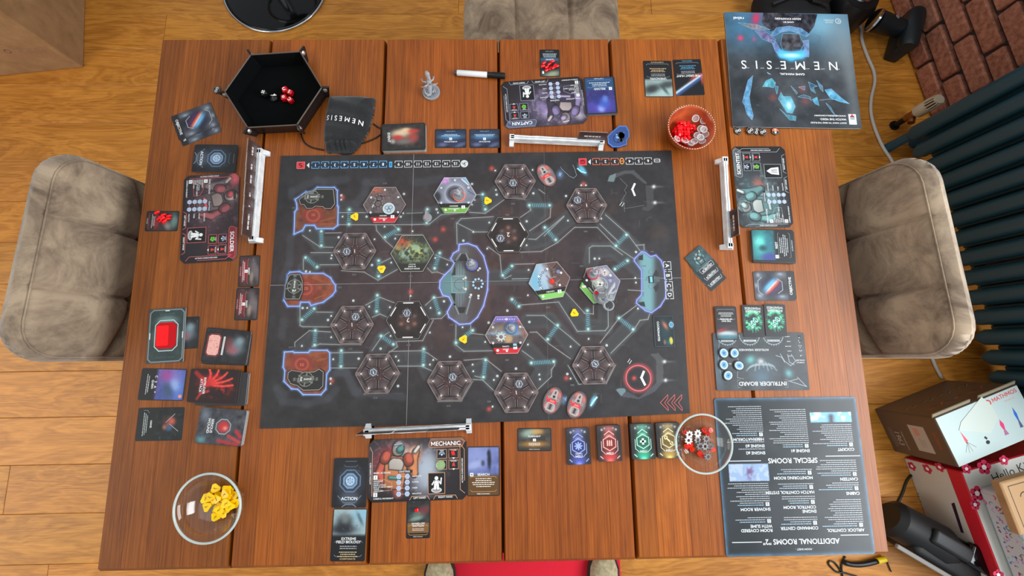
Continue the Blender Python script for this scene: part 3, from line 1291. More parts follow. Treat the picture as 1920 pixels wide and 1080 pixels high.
motifs(v, 290, 84, 70)
face_panel('patterned_side', gp, (0, -.1354, .045), (1, 0, 0), (0, 0, 1), 276, 68, (186, 190, 196), None, v)
v = Vec(); motifs(v, 280, 250, 150)
face_panel('patterned_top', gp, (0, 0, .0902), (1, 0, 0), (0, 1, 0), 280, 250, (188, 190, 196), None, v)
v = Vec()
v.rect(0, 10, 34, 14, (206, 70, 30), 1); v.text('10 M', 0, -4, 9, (40, 120, 180), 3); v.greek(0, -16, 34, 3, 5, (190, 40, 40), 2, 'c', 2, 0, .6)
face_panel('gift_tag', gp, (0.075, -.085, .0912), (.9, -.4, 0), (.4, .9, 0), 44, 50, (206, 210, 210), None, v)
cc = P(1874, 905, .318)
bc = Vector((cc.x, cc.y, 0)) + kd * 0.075 + kn * 0.085
sb = empty('small_carton', (bc.x, bc.y, KH + .0925), 'small brown carton with printed handling symbols on top of the wrapped parcel', 'box', None, math.atan2(kd.y, kd.x))
mb = MB(); mb.box((0, 0, .0125), (0.15, 0.17, 0.025), 0.002, 1); mb.build('body', M_CARDBD, sb, smooth=0)
v = Vec()
v.frame(0, 0, 118, 130, 2.2, (34, 30, 26), 1)
v.pl([(-59, 10), (59, 10)], 2.2, (34, 30, 26), 1)
v.poly([(-40, 30), (-20, 42), (-4, 36), (-10, 26), (-24, 30)], (28, 26, 26), 1)
v.poly([(-40, 56), (-18, 48), (-2, 54), (-8, 62), (-26, 58)], (28, 26, 26), 1)
v.rect(10, 40, 16, 14, (28, 26, 26), 1)
v.ring(-20, -26, 14, 3, (34, 30, 26), 1, a0=0, a1=4.5)
face_panel('printed_top', sb, (0, 0, .0252), (1, 0, 0), (0, 1, 0), 140, 160, (172, 134, 92), None, v)

# black appliance on the floor, near right
b0, b1 = P(1690, 985, .12), P(1838, 1072, .12)
bd = Vector((b1.x - b0.x, b1.y - b0.y, 0))
BL = bd.length
bc = (b0 + b1) / 2
ap = empty('floor_appliance', (bc.x, bc.y, 0), 'black plastic household appliance with a pale edge strip on the floor, near right corner', 'appliance', None, math.atan2(bd.y, bd.x))
M_APP = mat('soft_black_plastic', (9, 10, 11), .55)
mb = MB(); mb.box((0.03, 0.0, .07), (BL - .05, .125, .13), 0.02, 3); mb.build('body', M_APP, ap)
mb = MB(); mb.tube([(-BL / 2 - .02, .01, .085), (-BL / 2, .01, .085), (-BL / 2 + .16, .012, .09), (-BL / 2 + .20, .012, .09)], [.045, .062, .066, .05], 24); mb.build('motor_housing', M_APP, ap)
mb = MB(); mb.box((0.03, .022, .152), (BL * .72, .05, .025), 0.011, 3); mb.build('tube', mat('dark_grey_plastic', (20, 22, 24), .5), ap)
mb = MB(); mb.box((BL * .5 + .02, .036, .13), (.12, .042, .035), 0.01, 3, rot=(0, 0, .42)); mb.build('handle', M_BLACKP, ap)
mb = MB(); mb.box((BL * .34, 0.03, .15), (.10, .07, .03), 0.01, 3); mb.build('control_panel', M_BLACKG, ap)
mb = MB(); mb.box((0.02, -.068, .135), (BL + .05, .014, .012), 0.002, 1); mb.build('edge_strip', mat('grey_strip', (128, 124, 120), .5), ap)
mb = MB()
mb.tube(smooth_path([(1668, 975), (1680, 950), (1692, 925), (1700, 902), (1712, 889), (1726, 892), (1742, 906), (1757, 922)], .004), .0042, 8)
prop(mb.build('appliance_cable', M_BLACKP, smooth=3.2), 'black cord curling from the appliance towards the flowered box', 'cord')
mb = MB()
mb.tube(smooth_path([(1585, 1043), (1578, 1060), (1580, 1085), (1577, 1100)], .004), .003, 8)
mb.tube(smooth_path([(1578, 1072), (1566, 1056), (1556, 1052), (1554, 1058), (1568, 1072), (1582, 1074), (1610, 1082)], .004), .003, 8)
prop(mb.build('thin_cord', M_BLACKP, smooth=3.2), 'thin black cord looped on the floor below the near table edge', 'cord')
st = empty('curved_tool', (0, 0, 0), 'yellow and black curved grip lying on the floor by the thin cord', 'tool')
mb = MB(); mb.tube(smooth_path([(1582, 1054), (1596, 1058), (1618, 1058), (1645, 1052)], .012), [.004] + [.009] * 11 + [.008], 10); mb.build('black_grip', M_BLACKP, st, smooth=3.2)
mb = MB(); mb.tube(smooth_path([(1645, 1052), (1652, 1050), (1660, 1048)], .012), .0095, 10); mb.build('yellow_tip', mat('yellow_plastic', (226, 196, 10), .4), st, smooth=3.2)
mb = MB(); mb.tube(smooth_path([(1662, 1048), (1666, 1060), (1671, 1072)], .004), .0022, 6); mb.build('wrist_cord', M_BLACKP, st, smooth=3.2)

# black machine by the bricks, top right
m0 = P(1598, 8, .10)
mc = empty('vacuum_cleaner', (m0.x, m0.y, 0), 'black vacuum cleaner with a silver ring and a floor head, beside the brick wall', 'vacuum cleaner')
mb = MB(); mb.lathe([(.0, .0), (.075, .0), (.085, .02), (.085, .12), (.07, .15), (.0, .155)], 36); mb.build('canister', M_BLACKP, mc)
mb = MB(); mb.tube([(.05 * math.cos(t), .05 * math.sin(t) + .015, .156) for t in np.linspace(0, 2 * PI, 32, endpoint=False)], .006, 8, closed=True); mb.build('silver_ring', M_CHROME, mc)
h0, h1 = P(1640, 38, .09), P(1712, 62, .055)
l0 = mc.location
mb = MB(); mb.tube([h0 - l0, h0.lerp(h1, .5) - l0, h1 - l0], [.042, .036, .03], 16); mb.build('hose_neck', mat('dark_slate_plastic', (22, 30, 34), .4), mc)
mb = MB(); mb.tube([h0 - l0 + Vector((-.004, .002, 0)), h0 - l0 + Vector((.003, -.002, 0))], .044, 20); mb.build('chrome_collar', M_CHROME, mc)
f0, f1 = P(1719, 20, .085), P(1700, 90, .085)
mb = MB(); mb.tube([f0 - l0, f0.lerp(f1, .1) - l0, f0.lerp(f1, .9) - l0, f1 - l0], [.024, .036, .036, .026], 16); mb.box(((f0 + f1) / 2 - l0).xy.to_3d() + Vector((0, 0, .036)), ((f1 - f0).xy.length, .055, .07), .008, 2, rot=(0, 0, math.atan2(f1.y - f0.y, f1.x - f0.x))); mb.build('floor_head', MATS['dark_slate_plastic'], mc)
bt = P(1682, 32, .112)
mb = MB(); mb.ball(bt - l0, .010, (1, 1, .5)); mb.build('button', mat('grey_button', (120, 120, 124), .4), mc)
g0 = P(1500, 18, .12)
bgr = empty('black_bag', (g0.x, g0.y + .03, 0), 'black fabric bag with a strap and buckle behind the rule book', 'bag')
V, F = cushion(.30, .20, .12, .05, (), (), bulge=.02, nx=30, ny=30)
me = mesh_arrays('bag_body', xform(V, Matrix.Translation((0, 0, .065))), F, smooth=3.2); link('bag_body', me, mat('black_nylon', (18, 18, 20), .7), bgr)
mb = MB(); mb.tube([(-.12, -.02, .135), (-.02, .01, .152), (.09, -.03, .14), (.13, -.06, .10)], .008, 8); mb.build('strap', M_BLACKP, bgr)
mb = MB(); mb.box((.05, -.02, .152), (.045, .022, .01), .003, 2, rot=(0, 0, -.3)); mb.build('buckle', MATS['dark_grey_plastic'], bgr)
w0 = P(1440, 12, .0)
mb = MB(); mb.box((0, 0, .02), (.045, .05, .04), .004, 2)
prop(mb.build('plug_adapter', M_WHITEP, None, (w0.x, w0.y, 0)), 'small white plug block on the floor behind the rule book', 'adapter')
# ================================================================== the game board
ZB = ZT + 0.0030
BQ = [(527, 292), (1259, 282), (1294, 775), (487, 804)]
bctr, bang, BW, BH = quad(BQ, ZB)
board = empty('game_board', (bctr.x, bctr.y, ZT), 'large dark six-panel game board with spaceship map at the middle of the table', 'game board', None, bang)
_cb, _sb = math.cos(-bang), math.sin(-bang)


def BL_(px, py, z=ZB):
    p = P(px, py, z)
    x, y = p.x - bctr.x, p.y - bctr.y
    return ((x * _cb - y * _sb) * 1000, (x * _sb + y * _cb) * 1000)


def Zm(ox, oy, s, pts):
    return [(ox + x / s, oy + y / s) for x, y in pts]


# ---- lists read off the photograph (photo pixels)
CORR = [[(630, 405), (690, 405)], [(755, 405), (800, 408), (835, 392)], [(890, 390), (915, 380), (935, 360)], [(690, 490), (712, 508), (745, 490)],
        [(810, 485), (845, 502)], [(715, 420), (745, 455)], [(580, 436), (600, 458), (632, 458)], [(572, 505), (592, 488), (630, 486)], [(870, 455), (866, 422), (918, 422)],
        [(995, 365), (1012, 398), (985, 430)], [(990, 455), (1020, 448), (1068, 408)], [(1128, 410), (1200, 475)], [(905, 520), (990, 520)],
        [(1052, 560), (1090, 612), (1135, 614), (1137, 560)], [(1108, 492), (1112, 470), (1150, 468), (1205, 510)], [(866, 605), (866, 645), (918, 645)],
        [(990, 602), (1030, 600), (1082, 662)], [(1140, 655), (1205, 588)], [(985, 650), (1022, 690), (1005, 715)], [(930, 722), (905, 690), (880, 702)], [(805, 702), (790, 672), (745, 676)],
        [(668, 672), (622, 672)], [(706, 660), (716, 640), (740, 622)], [(805, 582), (840, 572)], [(725, 585), (706, 570), (690, 592)], [(622, 597), (572, 600), (570, 566)], [(622, 634), (590, 634), (566, 656)]]
LINES = []
LINES += [Zm(480, 270, 4, l) for l in ([(610, 605), (1170, 605), (1300, 600), (1390, 530), (1560, 520), (1600, 490)], [(620, 515), (830, 515)], [(1130, 520), (1250, 515)], [(1640, 380), (1700, 380)],
                                       [(1600, 512), (1720, 520), (1860, 418)], [(900, 610), (905, 650), (975, 730), (1040, 785)], [(1020, 600), (1080, 650)], [(350, 685), (480, 772), (580, 775)],
                                       [(520, 668), (640, 666)], [(355, 945), (355, 862)], [(480, 906), (625, 905)], [(410, 815), (580, 815)], [(640, 950), (810, 960), (915, 1022), (1062, 940)],
                                       [(940, 890), (1012, 855)], [(1340, 830), (1465, 880)], [(1285, 930), (1320, 965), (1360, 960), (1425, 985)], [(1505, 595), (1508, 750)], [(1505, 592), (1640, 660), (1740, 660)],
                                       [(1510, 590), (1540, 560), (1780, 545)], [(1740, 770), (1830, 835), (1840, 960), (1865, 1010), (1915, 985)], [(1040, 680), (1250, 680)])]
LINES += [Zm(480, 540, 4, l) for l in ([(330, 110), (330, 282), (352, 290), (560, 292)], [(450, 180), (575, 182)], [(290, 440), (292, 408), (400, 320), (560, 330)], [(420, 440), (480, 420), (640, 425)],
                                       [(820, 130), (930, 70), (1040, 112)], [(870, 220), (930, 195), (1000, 225)], [(1270, 130), (1330, 75), (1440, 62)], [(1310, 232), (1390, 228), (1432, 190)], [(560, 486), (800, 482)],
                                       [(555, 600), (760, 600)], [(870, 470), (940, 370), (1000, 330)], [(990, 490), (1060, 440), (1050, 402)], [(1000, 476), (1240, 470), (1290, 490), (1360, 540)], [(1060, 586), (1240, 586), (1320, 622)],
                                       [(1560, 542), (1720, 530), (1840, 625)], [(1620, 686), (1700, 690), (1790, 776)], [(1500, 272), (1498, 425), (1560, 475), (1780, 470)], [(1610, 282), (1612, 340), (1720, 352)],
                                       [(1060, 400), (1250, 395), (1330, 240)], [(1640, 660), (1690, 672)], [(810, 796), (985, 790), (1085, 640)], [(1362, 852), (1540, 848), (1625, 700)], [(620, 424), (790, 424)])]
LINES += [Zm(960, 540, 4, l) for l in ([(62, 128), (350, 105), (490, 325), (700, 320), (722, 290), (720, 150)], [(400, 30), (545, 190)], [(110, 206), (240, 206), (440, 370), (510, 432)], [(135, 332), (185, 330), (280, 420), (440, 532)],
                                       [(75, 470), (160, 532)], [(320, 545), (320, 580), (296, 612), (295, 665), (190, 765)], [(660, 412), (800, 230), (935, 130)], [(740, 490), (910, 320), (960, 242), (1020, 235), (1032, 195)],
                                       [(420, 580), (500, 722), (560, 718)], [(705, 720), (778, 575)], [(870, 15), (990, 22)], [(540, 190), (610, 195), (610, 130)])]
LINES += [Zm(960, 270, 4, l) for l in ([(100, 415), (0, 412)], [(130, 470), (142, 495), (60, 552)], [(200, 340), (245, 372)], [(290, 480), (285, 550), (130, 652)], [(120, 712), (180, 715), (390, 540)],
                                       [(60, 812), (220, 806), (340, 740), (470, 625), (640, 625), (780, 770), (915, 862)], [(700, 530), (870, 680), (960, 800)], [(580, 892), (580, 780), (602, 765), (740, 765), (830, 832)],
                                       [(20, 902), (170, 898)], [(0, 1012), (130, 1010)], [(660, 600), (800, 735)], [(240, 690), (390, 545)], [(930, 760), (990, 755), (990, 800)])]
DOORS = [Zm(480, 270, 4, l) for l in ([(490, 655), (490, 762)], [(700, 492), (697, 602)], [(372, 852), (458, 922)], [(920, 875), (920, 992)], [(968, 698), (1068, 640)], [(1378, 818), (1340, 932)], [(1700, 378), (1720, 490)],
                                      [(1285, 490), (1280, 590)], [(1850, 985), (1920, 915)])]
DOORS += [Zm(480, 540, 4, l) for l in ([(436, 155), (345, 238)], [(445, 320), (440, 428)], [(910, 55), (905, 175)], [(1335, 72), (1374, 188)], [(938, 360), (1030, 422)], [(640, 470), (637, 588)], [(1258, 458), (1255, 578)],
                                       [(1722, 540), (1706, 668)], [(1625, 318), (1500, 410)])]
DOORS += [Zm(960, 540, 4, l) for l in ([(566, 170), (571, 308)], [(342, 280), (268, 384)], [(0, 85), (52, 138)], [(802, 226), (908, 310)], [(145, 562), (312, 552)])]
DOORS += [Zm(960, 270, 4, l) for l in ([(130, 460), (282, 460)], [(246, 626), (328, 718)], [(858, 682), (780, 764)], [(772, 938), (866, 876)])]
E1 = Zm(520, 285, 7.2, [(240, 640), (385, 540), (460, 540), (540, 478), (770, 480), (810, 520), (810, 720), (822, 740), (815, 990), (755, 1035), (530, 1035), (500, 990), (380, 990), (340, 1060), (225, 1110), (235, 810), (265, 770), (262, 700)])
E2 = Zm(520, 425, 7.2, [(140, 650), (170, 615), (300, 605), (345, 630), (620, 630), (720, 690), (745, 740), (785, 790), (785, 870), (740, 930), (620, 1020), (520, 1045), (455, 1065), (430, 1020), (315, 1020), (300, 1075), (140, 1075), (88, 995), (110, 800)])
E3 = Zm(510, 560, 6, [(140, 600), (235, 595), (250, 605), (410, 605), (430, 580), (620, 580), (650, 610), (650, 800), (615, 850), (605, 1020), (550, 1080), (350, 1080), (290, 1020), (220, 1015), (135, 930), (145, 810), (125, 770)])
HIB = Zm(820, 440, 6, [(245, 110), (345, 100), (440, 135), (520, 240), (570, 420), (565, 620), (520, 800), (450, 930), (370, 1000), (250, 1010), (200, 975), (130, 930), (112, 870), (165, 770), (130, 700), (60, 680), (25, 600), (30, 520), (80, 455), (150, 390), (190, 320), (150, 270), (180, 210), (240, 175)])
CKP = Zm(1140, 440, 4.906, [(310, 155), (345, 165), (390, 200), (440, 190), (490, 240), (515, 320), (535, 460), (530, 580), (480, 660), (400, 718), (345, 700), (260, 630), (265, 600), (310, 550), (308, 330), (240, 240), (250, 215)])
HULL = [Zm(520, 285, 7.2, l) for l in ([(190, 600), (200, 530), (540, 375), (620, 400), (930, 370)], [(820, 700), (1060, 700), (1180, 560), (1200, 410), (1420, 400)])]
HULL += [Zm(510, 560, 6, l) for l in ([(130, 250), (110, 420)], [(60, 1000), (140, 1070)], [(640, 880), (740, 830), (830, 830), (960, 1060)])]
HULL += [Zm(480, 540, 4, l) for l in ([(150, 760), (200, 850), (380, 870), (540, 830), (600, 760)], [(610, 640), (680, 640), (740, 780), (1100, 820)])]
HULL += [Zm(480, 270, 4, l) for l in ([(260, 700), (250, 900), (200, 1000)], [(1200, 290), (1400, 260)])]
SHAPES = [(Zm(1030, 290, 5.683, [(620, 280), (640, 225), (800, 170), (900, 165), (1040, 300), (1030, 320), (880, 205), (800, 205), (700, 250), (690, 288)]), (96, 98, 102)),
          (Zm(1030, 290, 5.683, [(1020, 330), (1110, 330), (1110, 560), (1060, 600), (990, 590), (1000, 560), (1040, 555)]), (78, 78, 80)),
          (Zm(1020, 640, 6.75, [(905, 605), (1000, 590), (1060, 640), (1200, 715), (1430, 520), (1500, 520), (1400, 640), (1200, 730), (980, 700)]), (92, 96, 106)),
          (Zm(1020, 640, 6.75, [(1340, 155), (1450, 150), (1510, 220), (1510, 520), (1420, 530), (1420, 240)]), (96, 97, 98)),
          (Zm(1030, 290, 5.683, [(640, 225), (715, 195), (690, 288), (620, 285)]), (130, 160, 160)), (Zm(1020, 640, 6.75, [(905, 605), (1010, 590), (1040, 620), (980, 695), (940, 650)]), (130, 168, 172))]
MARKS = Zm(480, 270, 4, [(640, 385), (640, 418), (650, 545), (830, 545), (965, 620), (405, 650), (620, 700), (570, 835), (565, 858), (375, 955), (405, 960), (890, 715), (870, 908), (1015, 890), (1045, 710), (1110, 375), (1175, 655), (1105, 520),
                         (1085, 545), (1345, 855), (1435, 905), (1555, 725), (1750, 590), (1735, 785), (1355, 490), (1365, 515), (1800, 345), (1805, 380), (1640, 420), (1620, 455), (1620, 300), (1795, 200), (1630, 660)])
MARKS += Zm(480, 540, 4, [(350, 150), (385, 150), (565, 210), (540, 240), (565, 370), (345, 435), (730, 95), (850, 140), (1005, 145), (935, 455), (1010, 360), (580, 535), (770, 530), (1050, 515), (1070, 545), (1065, 735), (1305, 335), (1310, 150),
                          (1410, 100), (1550, 295), (1720, 405), (1745, 260), (1330, 540), (1305, 575), (1455, 515), (1625, 575), (1630, 625), (1810, 660), (1785, 690), (1775, 890), (560, 680), (560, 718), (1160, 60), (1885, 170)])
MARKS += Zm(960, 540, 4, [(120, 55), (80, 360), (130, 255), (120, 425), (440, 440), (710, 430), (945, 155), (575, 382), (30, 605), (205, 650), (210, 685), (415, 645), (440, 680)])
MARKS += Zm(960, 270, 4, [(155, 195), (405, 390), (520, 310), (555, 310), (110, 580), (420, 575), (670, 560), (930, 810), (925, 1005), (930, 1040), (620, 860), (655, 860), (125, 945), (160, 370), (110, 760), (115, 350)])
GLOWS = [(642, 370), (922, 316), (816, 449), (770, 547), (622, 714), (917, 767), (1062, 709), (1094, 345), (831, 430)]


def board_art(ob_ang, ob_ctr):
    def f(cv):
        x, y = cv.x * 0.001, cv.y * 0.001
        c, s = math.cos(ob_ang), math.sin(ob_ang)
        W = np.stack([ob_ctr.x + x * c - y * s, ob_ctr.y + x * s + y * c, np.full(len(x), ZB)], 1)
        px, py = to_px(W)
        b = Cv(px, py, 1.0, 1.0, (41, 39, 41))
        B = lambda X, Y, rx, ry, col, a, p=2.0, rot=0.0: b.blob(X + .5, Y + .5, rx, ry, col, a, rot, p)
        n1, n2 = b.noise(26, 3, 4), b.noise(9, 8, 3)
        B(850, 525, 330, 175, (64, 48, 50), .9, 4)
        b.addc((n1 - .5) * 22, (1, .92, .94))
        b.addc((n2 - .5) * 12, (1, .95, .95))
        b.mix(np.clip((b.noise(40, 12, 3) - .62) * 4, 0, .5) * np.exp(-(((px - 1000) / 260) ** 2 + ((py - 500) / 160) ** 2)), (92, 60, 46))
        for h in HULL:
            b.seg(h, 7, (64, 66, 72), .55, 5, uv=False)
        for pts, col in SHAPES:
            b.fill(pts, col, .55, uv=False)
        for l in CORR:
            b.seg(l, 26, (66, 67, 69), .75, 3, uv=False)
        for l in CORR:
            b.seg(l, 12, (54, 54, 56), .6, 3, uv=False)
        for l in LINES:
            b.seg(l, 1.0, (120, 126, 124), .30, 2.2, uv=False)
        for l in DOORS:
            b.seg(l, 6, (76, 112, 118), .5, 3, uv=False)
            for e in (l[0], l[-1]):
                B(e[0], e[1], 5, 5, (120, 158, 156), .7)
        for e, c0 in ((E1, (112, 62, 40)), (E2, (126, 62, 40)), (E3, (122, 62, 40))):
            b.fill(e, c0, 1, uv=False)
            k = b.inside(e, uv=False)
            b.c[k] += ((n2[k] - .5) * 60)[:, None] * np.array([1, .8, .5])
        for (X, Y, r) in ((587, 404, 20), (573, 541, 20), (566, 683, 20)):
            B(X, Y, r, r * .9, (132, 48, 42), .9, 6)
            d = np.hypot(px - X, (py - Y) * 1.1)
            b.mix(.7 * np.exp(-((d - r * .58) / 2) ** 2), (176, 92, 62))
        # sleeping bay
        b.fill(HIB, (84, 78, 80), 1, uv=False)
        k = b.inside(HIB, uv=False)
        b.c[k] += (np.array([92, 128, 132]) - b.c[k]) * np.exp(-(((px[k] - 845) / 34) ** 2 + ((py[k] - 535) / 34) ** 2) ** 2)[:, None]
        b.c[k] += (np.array([70, 58, 58]) - b.c[k]) * (sstep(868, 895, px[k]) * .8)[:, None]
        for X, Y, rx, ry, col in ((862, 535, 17, 15, (112, 136, 138)), (862, 510, 10, 18, (112, 128, 130)), (862, 560, 8, 16, (104, 112, 116)), (866, 472, 12, 9, (92, 92, 96)), (866, 595, 12, 9, (90, 90, 94))):
            B(X, Y, rx, ry, col, .85, 8)
        b.fill(CKP, (58, 60, 64), 1, uv=False)
        k = b.inside(CKP, uv=False)
        m = np.exp(-(((px[k] - (1212 - 0.0 * py[k])) / 16) ** 4)) * sstep(.2, .5, n2[k] + .2)
        b.c[k] += (np.array([112, 158, 164]) - b.c[k]) * (m * .95)[:, None]
        for e in (E1, E2, E3):
            b.seg(e + [e[0]], 1.6, (96, 128, 196), .7, 2.6, uv=False)
        b.seg(HIB + [HIB[0]], 1.6, (104, 118, 196), .7, 2.6, uv=False)
        b.seg(CKP + [CKP[0]], 1.4, (96, 106, 176), .7, 2.4, uv=False)
        for X, Y in GLOWS:
            B(X, Y, 4.5, 4.5, (196, 70, 60), .95)
        for X, Y in MARKS:
            B(X, Y, 3.5, 3.5, (120, 124, 124), .5)
        # escape shuttle art on the right, and cyan flames
        for X, Y, rx, ry, col, r in ((1092, 318, 12, 5, (110, 196, 226), .9), (1112, 752, 5, 12, (120, 200, 228), .4), (1057, 750, 6, 9, (96, 120, 152), .2), (1050, 327, 7, 9, (86, 112, 150), 0)):
            B(X, Y, rx, ry, col, .85, 3, r)
        for X, Y in ((1226, 350), (1228, 380), (1246, 678), (1248, 713)):
            B(X, Y, 3.2, 3.2, (236, 240, 240), 1)
            B(X + 6, Y, 12, 2, (150, 154, 154), .4)
        B(1189, 709, 4, 4, (216, 70, 66), 1)
        d = np.hypot(px - 1197, py - 709)
        b.mix(np.exp(-((d - 24.5) / 4) ** 2) * .7, (190, 70, 76))
        # scattered machinery traces
        b.W = b.H = 1.0
        rgs = random.Random(9)
        for q in range(150):
            X, Y = rgs.uniform(560, 1230), rgs.uniform(340, 740)
            L = rgs.uniform(4, 16)
            hv = rgs.random() < .5
            b.seg([(X, Y), (X + (L if hv else 0), Y + (0 if hv else L))], .7, (84, 78, 80), .5, .8, uv=False)
        cv.c = b.c
    return f


xs = [[(527, 292), (776, 289), (1020, 285.5), (1259, 282)], [(507, 535), (769, 531), (1024.5, 526), (1277.5, 521)], [(487, 804), (762, 797.5), (1029, 788), (1294, 775)]]
for r in range(2):
    for c in range(3):
        q = [BL_(*xs[r + 1][c]), BL_(*xs[r + 1][c + 1]), BL_(*xs[r][c + 1]), BL_(*xs[r][c])]
        ctr = np.mean(q, axis=0)
        q = [tuple(ctr + (np.array(p) - ctr) * (1 - 0.0016)) for p in q]
        me = slab_mesh('board_panel', q, 3.0, board_art(bang, bctr), None, 1.45, (30, 29, 30), (40, 40, 42))
        link('board_panel', me, M_BOARD, board)
# pale worn fold lines
fv = Vec()
for l in ([(776, 289), (762, 797)], [(507, 535), (1277.5, 521)]):
    a, b = [BL_(*p) for p in l]
    fv.pl([a, b], 0.75, (150, 148, 148), 1)
a, b = BL_(1020, 286), BL_(1029, 788)
fv.pl([a, b], 0.6, (96, 94, 94), 1)
me = slab_mesh('fold_line', [(0, 0), (.1, 0), (.1, .1), (0, .1)], 0.0, None, fv)
link('fold_line', me, M_BOARD, board, (0, 0, 0.0030))

# ---- printed lines, numbers and boxes of the board
v = Vec()
WHT = (206, 212, 210)


def bl(pts, w, col, lay=2, closed=False):
    v.pl([BL_(*p) for p in pts], w, col, lay, closed)


rj = random.Random(4)
for l in LINES:
    bl(l, 0.8, (168, 174, 172), 2)
for l in DOORS:
    (x0, y0), (x1, y1) = l
    L = math.hypot(x1 - x0, y1 - y0)
    n = int(L / 3.2)
    nx, ny = -(y1 - y0) / L, (x1 - x0) / L
    for k in range(2, n - 1):
        t = k / n
        X, Y = x0 + (x1 - x0) * t, y0 + (y1 - y0) * t
        bl([(X - nx * 3 - (x1 - x0) / L * 1.5, Y - ny * 3 - (y1 - y0) / L * 1.5), (X + nx * 3, Y + ny * 3)], 0.9, (116, 178, 196), 3)
    for e in (l[0], l[1]):
        v.hexa(*BL_(*e), 3.4, (140, 180, 176), 3, 0.3); v.hexa(*BL_(*e), 1.8, (186, 214, 210), 4, 0.3)
for e, c in ((E1, (150, 186, 244)), (E2, (150, 176, 244)), (E3, (150, 186, 244)), (HIB, (168, 182, 244)), (CKP, (150, 160, 226))):
    bl(e, 1.7, c, 3, True)
for k, (X, Y) in enumerate(MARKS):
    p = BL_(X, Y)
    if k % 3 == 0:
        v.hexa(p[0], p[1], 2.6, WHT, 3, .5)
        v.disc(p[0], p[1], .9, (70, 70, 72), 4, 6)
    else:
        v.poly([(p[0] - 2, p[1] - 1.6), (p[0] + 2.2, p[1] - 1), (p[0] + .6, p[1] + .4), (p[0] + 1.4, p[1] + 2.4), (p[0] - 1.4, p[1] + 1.6)], WHT, 3)
UP = bang * 0 + PI          # lettering faces the far side of the table
# round track of fifteen
tx = [(591 + (852.5 - 591) * 0, 0)]
cent = Zm(520, 285, 7.2, [(515, 178), (645, 175), (778, 175), (908, 172), (1040, 170), (1168, 170), (1300, 168)]) + Zm(700, 285, 7.2, [(132, 165), (342, 165), (470, 163), (602, 162), (725, 160), (855, 158), (985, 157), (1112, 155)])
v.rect(*BL_(564, 310), 17, 15.5, (208, 56, 62), 2); v.frame(*BL_(564, 310), 16.5, 15, 1.0, (240, 120, 120), 3); v.text('S', *BL_(564, 310), 9.5, (60, 16, 20), 4, 'c', UP + .35, 1, 1.2)
v.poly([BL_(575, 310), BL_(580, 305), BL_(580, 315)], (220, 222, 224), 3)
for i, (X, Y) in enumerate(cent):
    p = BL_(X, Y)
    col = (96, 176, 226) if i < 8 else (206, 208, 210)
    v.rect(p[0], p[1], 15.5, 14.4, (24, 42, 66) if i < 8 else (40, 38, 40), 2)
    for sy in (-1, 1):
        v.pl([(p[0] - 7.8, p[1] + sy * 3), (p[0] - 7.8, p[1] + sy * 7.2), (p[0] + 7.8, p[1] + sy * 7.2), (p[0] + 7.8, p[1] + sy * 3)], 1.1, col, 3)
    v.text(str(i + 1), p[0], p[1] - .2, 6.4, (232, 234, 236), 4, 'c', UP)
p = BL_(732.5, 308.5); v.rect(p[0], p[1], 6.5, 13, (70, 166, 222), 3); v.rect(p[0], p[1], 2.5, 7, (30, 90, 130), 4)
p = BL_(870.5, 307); v.disc(p[0], p[1], 8.3, (206, 210, 210), 3, 24)
for a in (0.3, 2.4, 4.5):
    v.ring(p[0] + 2.4 * math.cos(a), p[1] + 2.4 * math.sin(a), 2.8, 1.2, (110, 112, 114), 4, 14, a, a + 4)
# track of six
p = BL_(1092.5, 303.5); v.rect(p[0], p[1], 16.5, 15, (206, 30, 48), 2); v.frame(p[0], p[1], 16, 14.6, 1, (240, 110, 116), 3)
v.ring(p[0], p[1] - .3, 4.4, 1.2, (70, 10, 18), 4, 20); v.rect(p[0], p[1] + 2.6, 8, 1.4, (70, 10, 18), 4); v.disc(p[0] - 1.6, p[1] - .6, 1, (70, 10, 18), 4, 8); v.disc(p[0] + 1.6, p[1] - .6, 1, (70, 10, 18), 4, 8)
v.poly([BL_(1102.5, 303.5), BL_(1107.5, 298.5), BL_(1107.5, 308.5)], (220, 222, 224), 3)
for i, (X, Y) in enumerate(Zm(1030, 290, 5.683, [(500, 74), (598, 73), (698, 72), (855, 69), (952, 68), (1052, 66)])):
    p = BL_(X, Y)
    col = (230, 112, 78) if i < 3 else (206, 208, 210)
    v.rect(p[0], p[1], 15.5, 14, (36, 33, 34), 2)
    for sy in (-1, 1):
        v.pl([(p[0] - 7.8, p[1] + sy * 3), (p[0] - 7.8, p[1] + sy * 7.2), (p[0] + 7.8, p[1] + sy * 7.2), (p[0] + 7.8, p[1] + sy * 3)], 1.1, col, 3)
    v.text(str(i + 1), p[0], p[1] - .2, 6.4, (232, 234, 236), 4, 'c', UP)
p = BL_(1166, 302); v.ring(p[0], p[1], 4.4, 1.5, (236, 150, 70), 3, 24, ry=6.4); v.rect(p[0], p[1], 7, 1.6, (236, 150, 70), 4)
p = BL_(1232, 301)
for dy in (-3.4, 0, 3.4):
    v.ring(p[0], p[1] + dy * .6, 6.5, 1.3, (206, 208, 208), 3, 24, ry=2.6)
v.disc(p[0] - 2, p[1], 1.1, (60, 60, 60), 5, 8); v.disc(p[0] + 2, p[1], 1.1, (60, 60, 60), 5, 8)
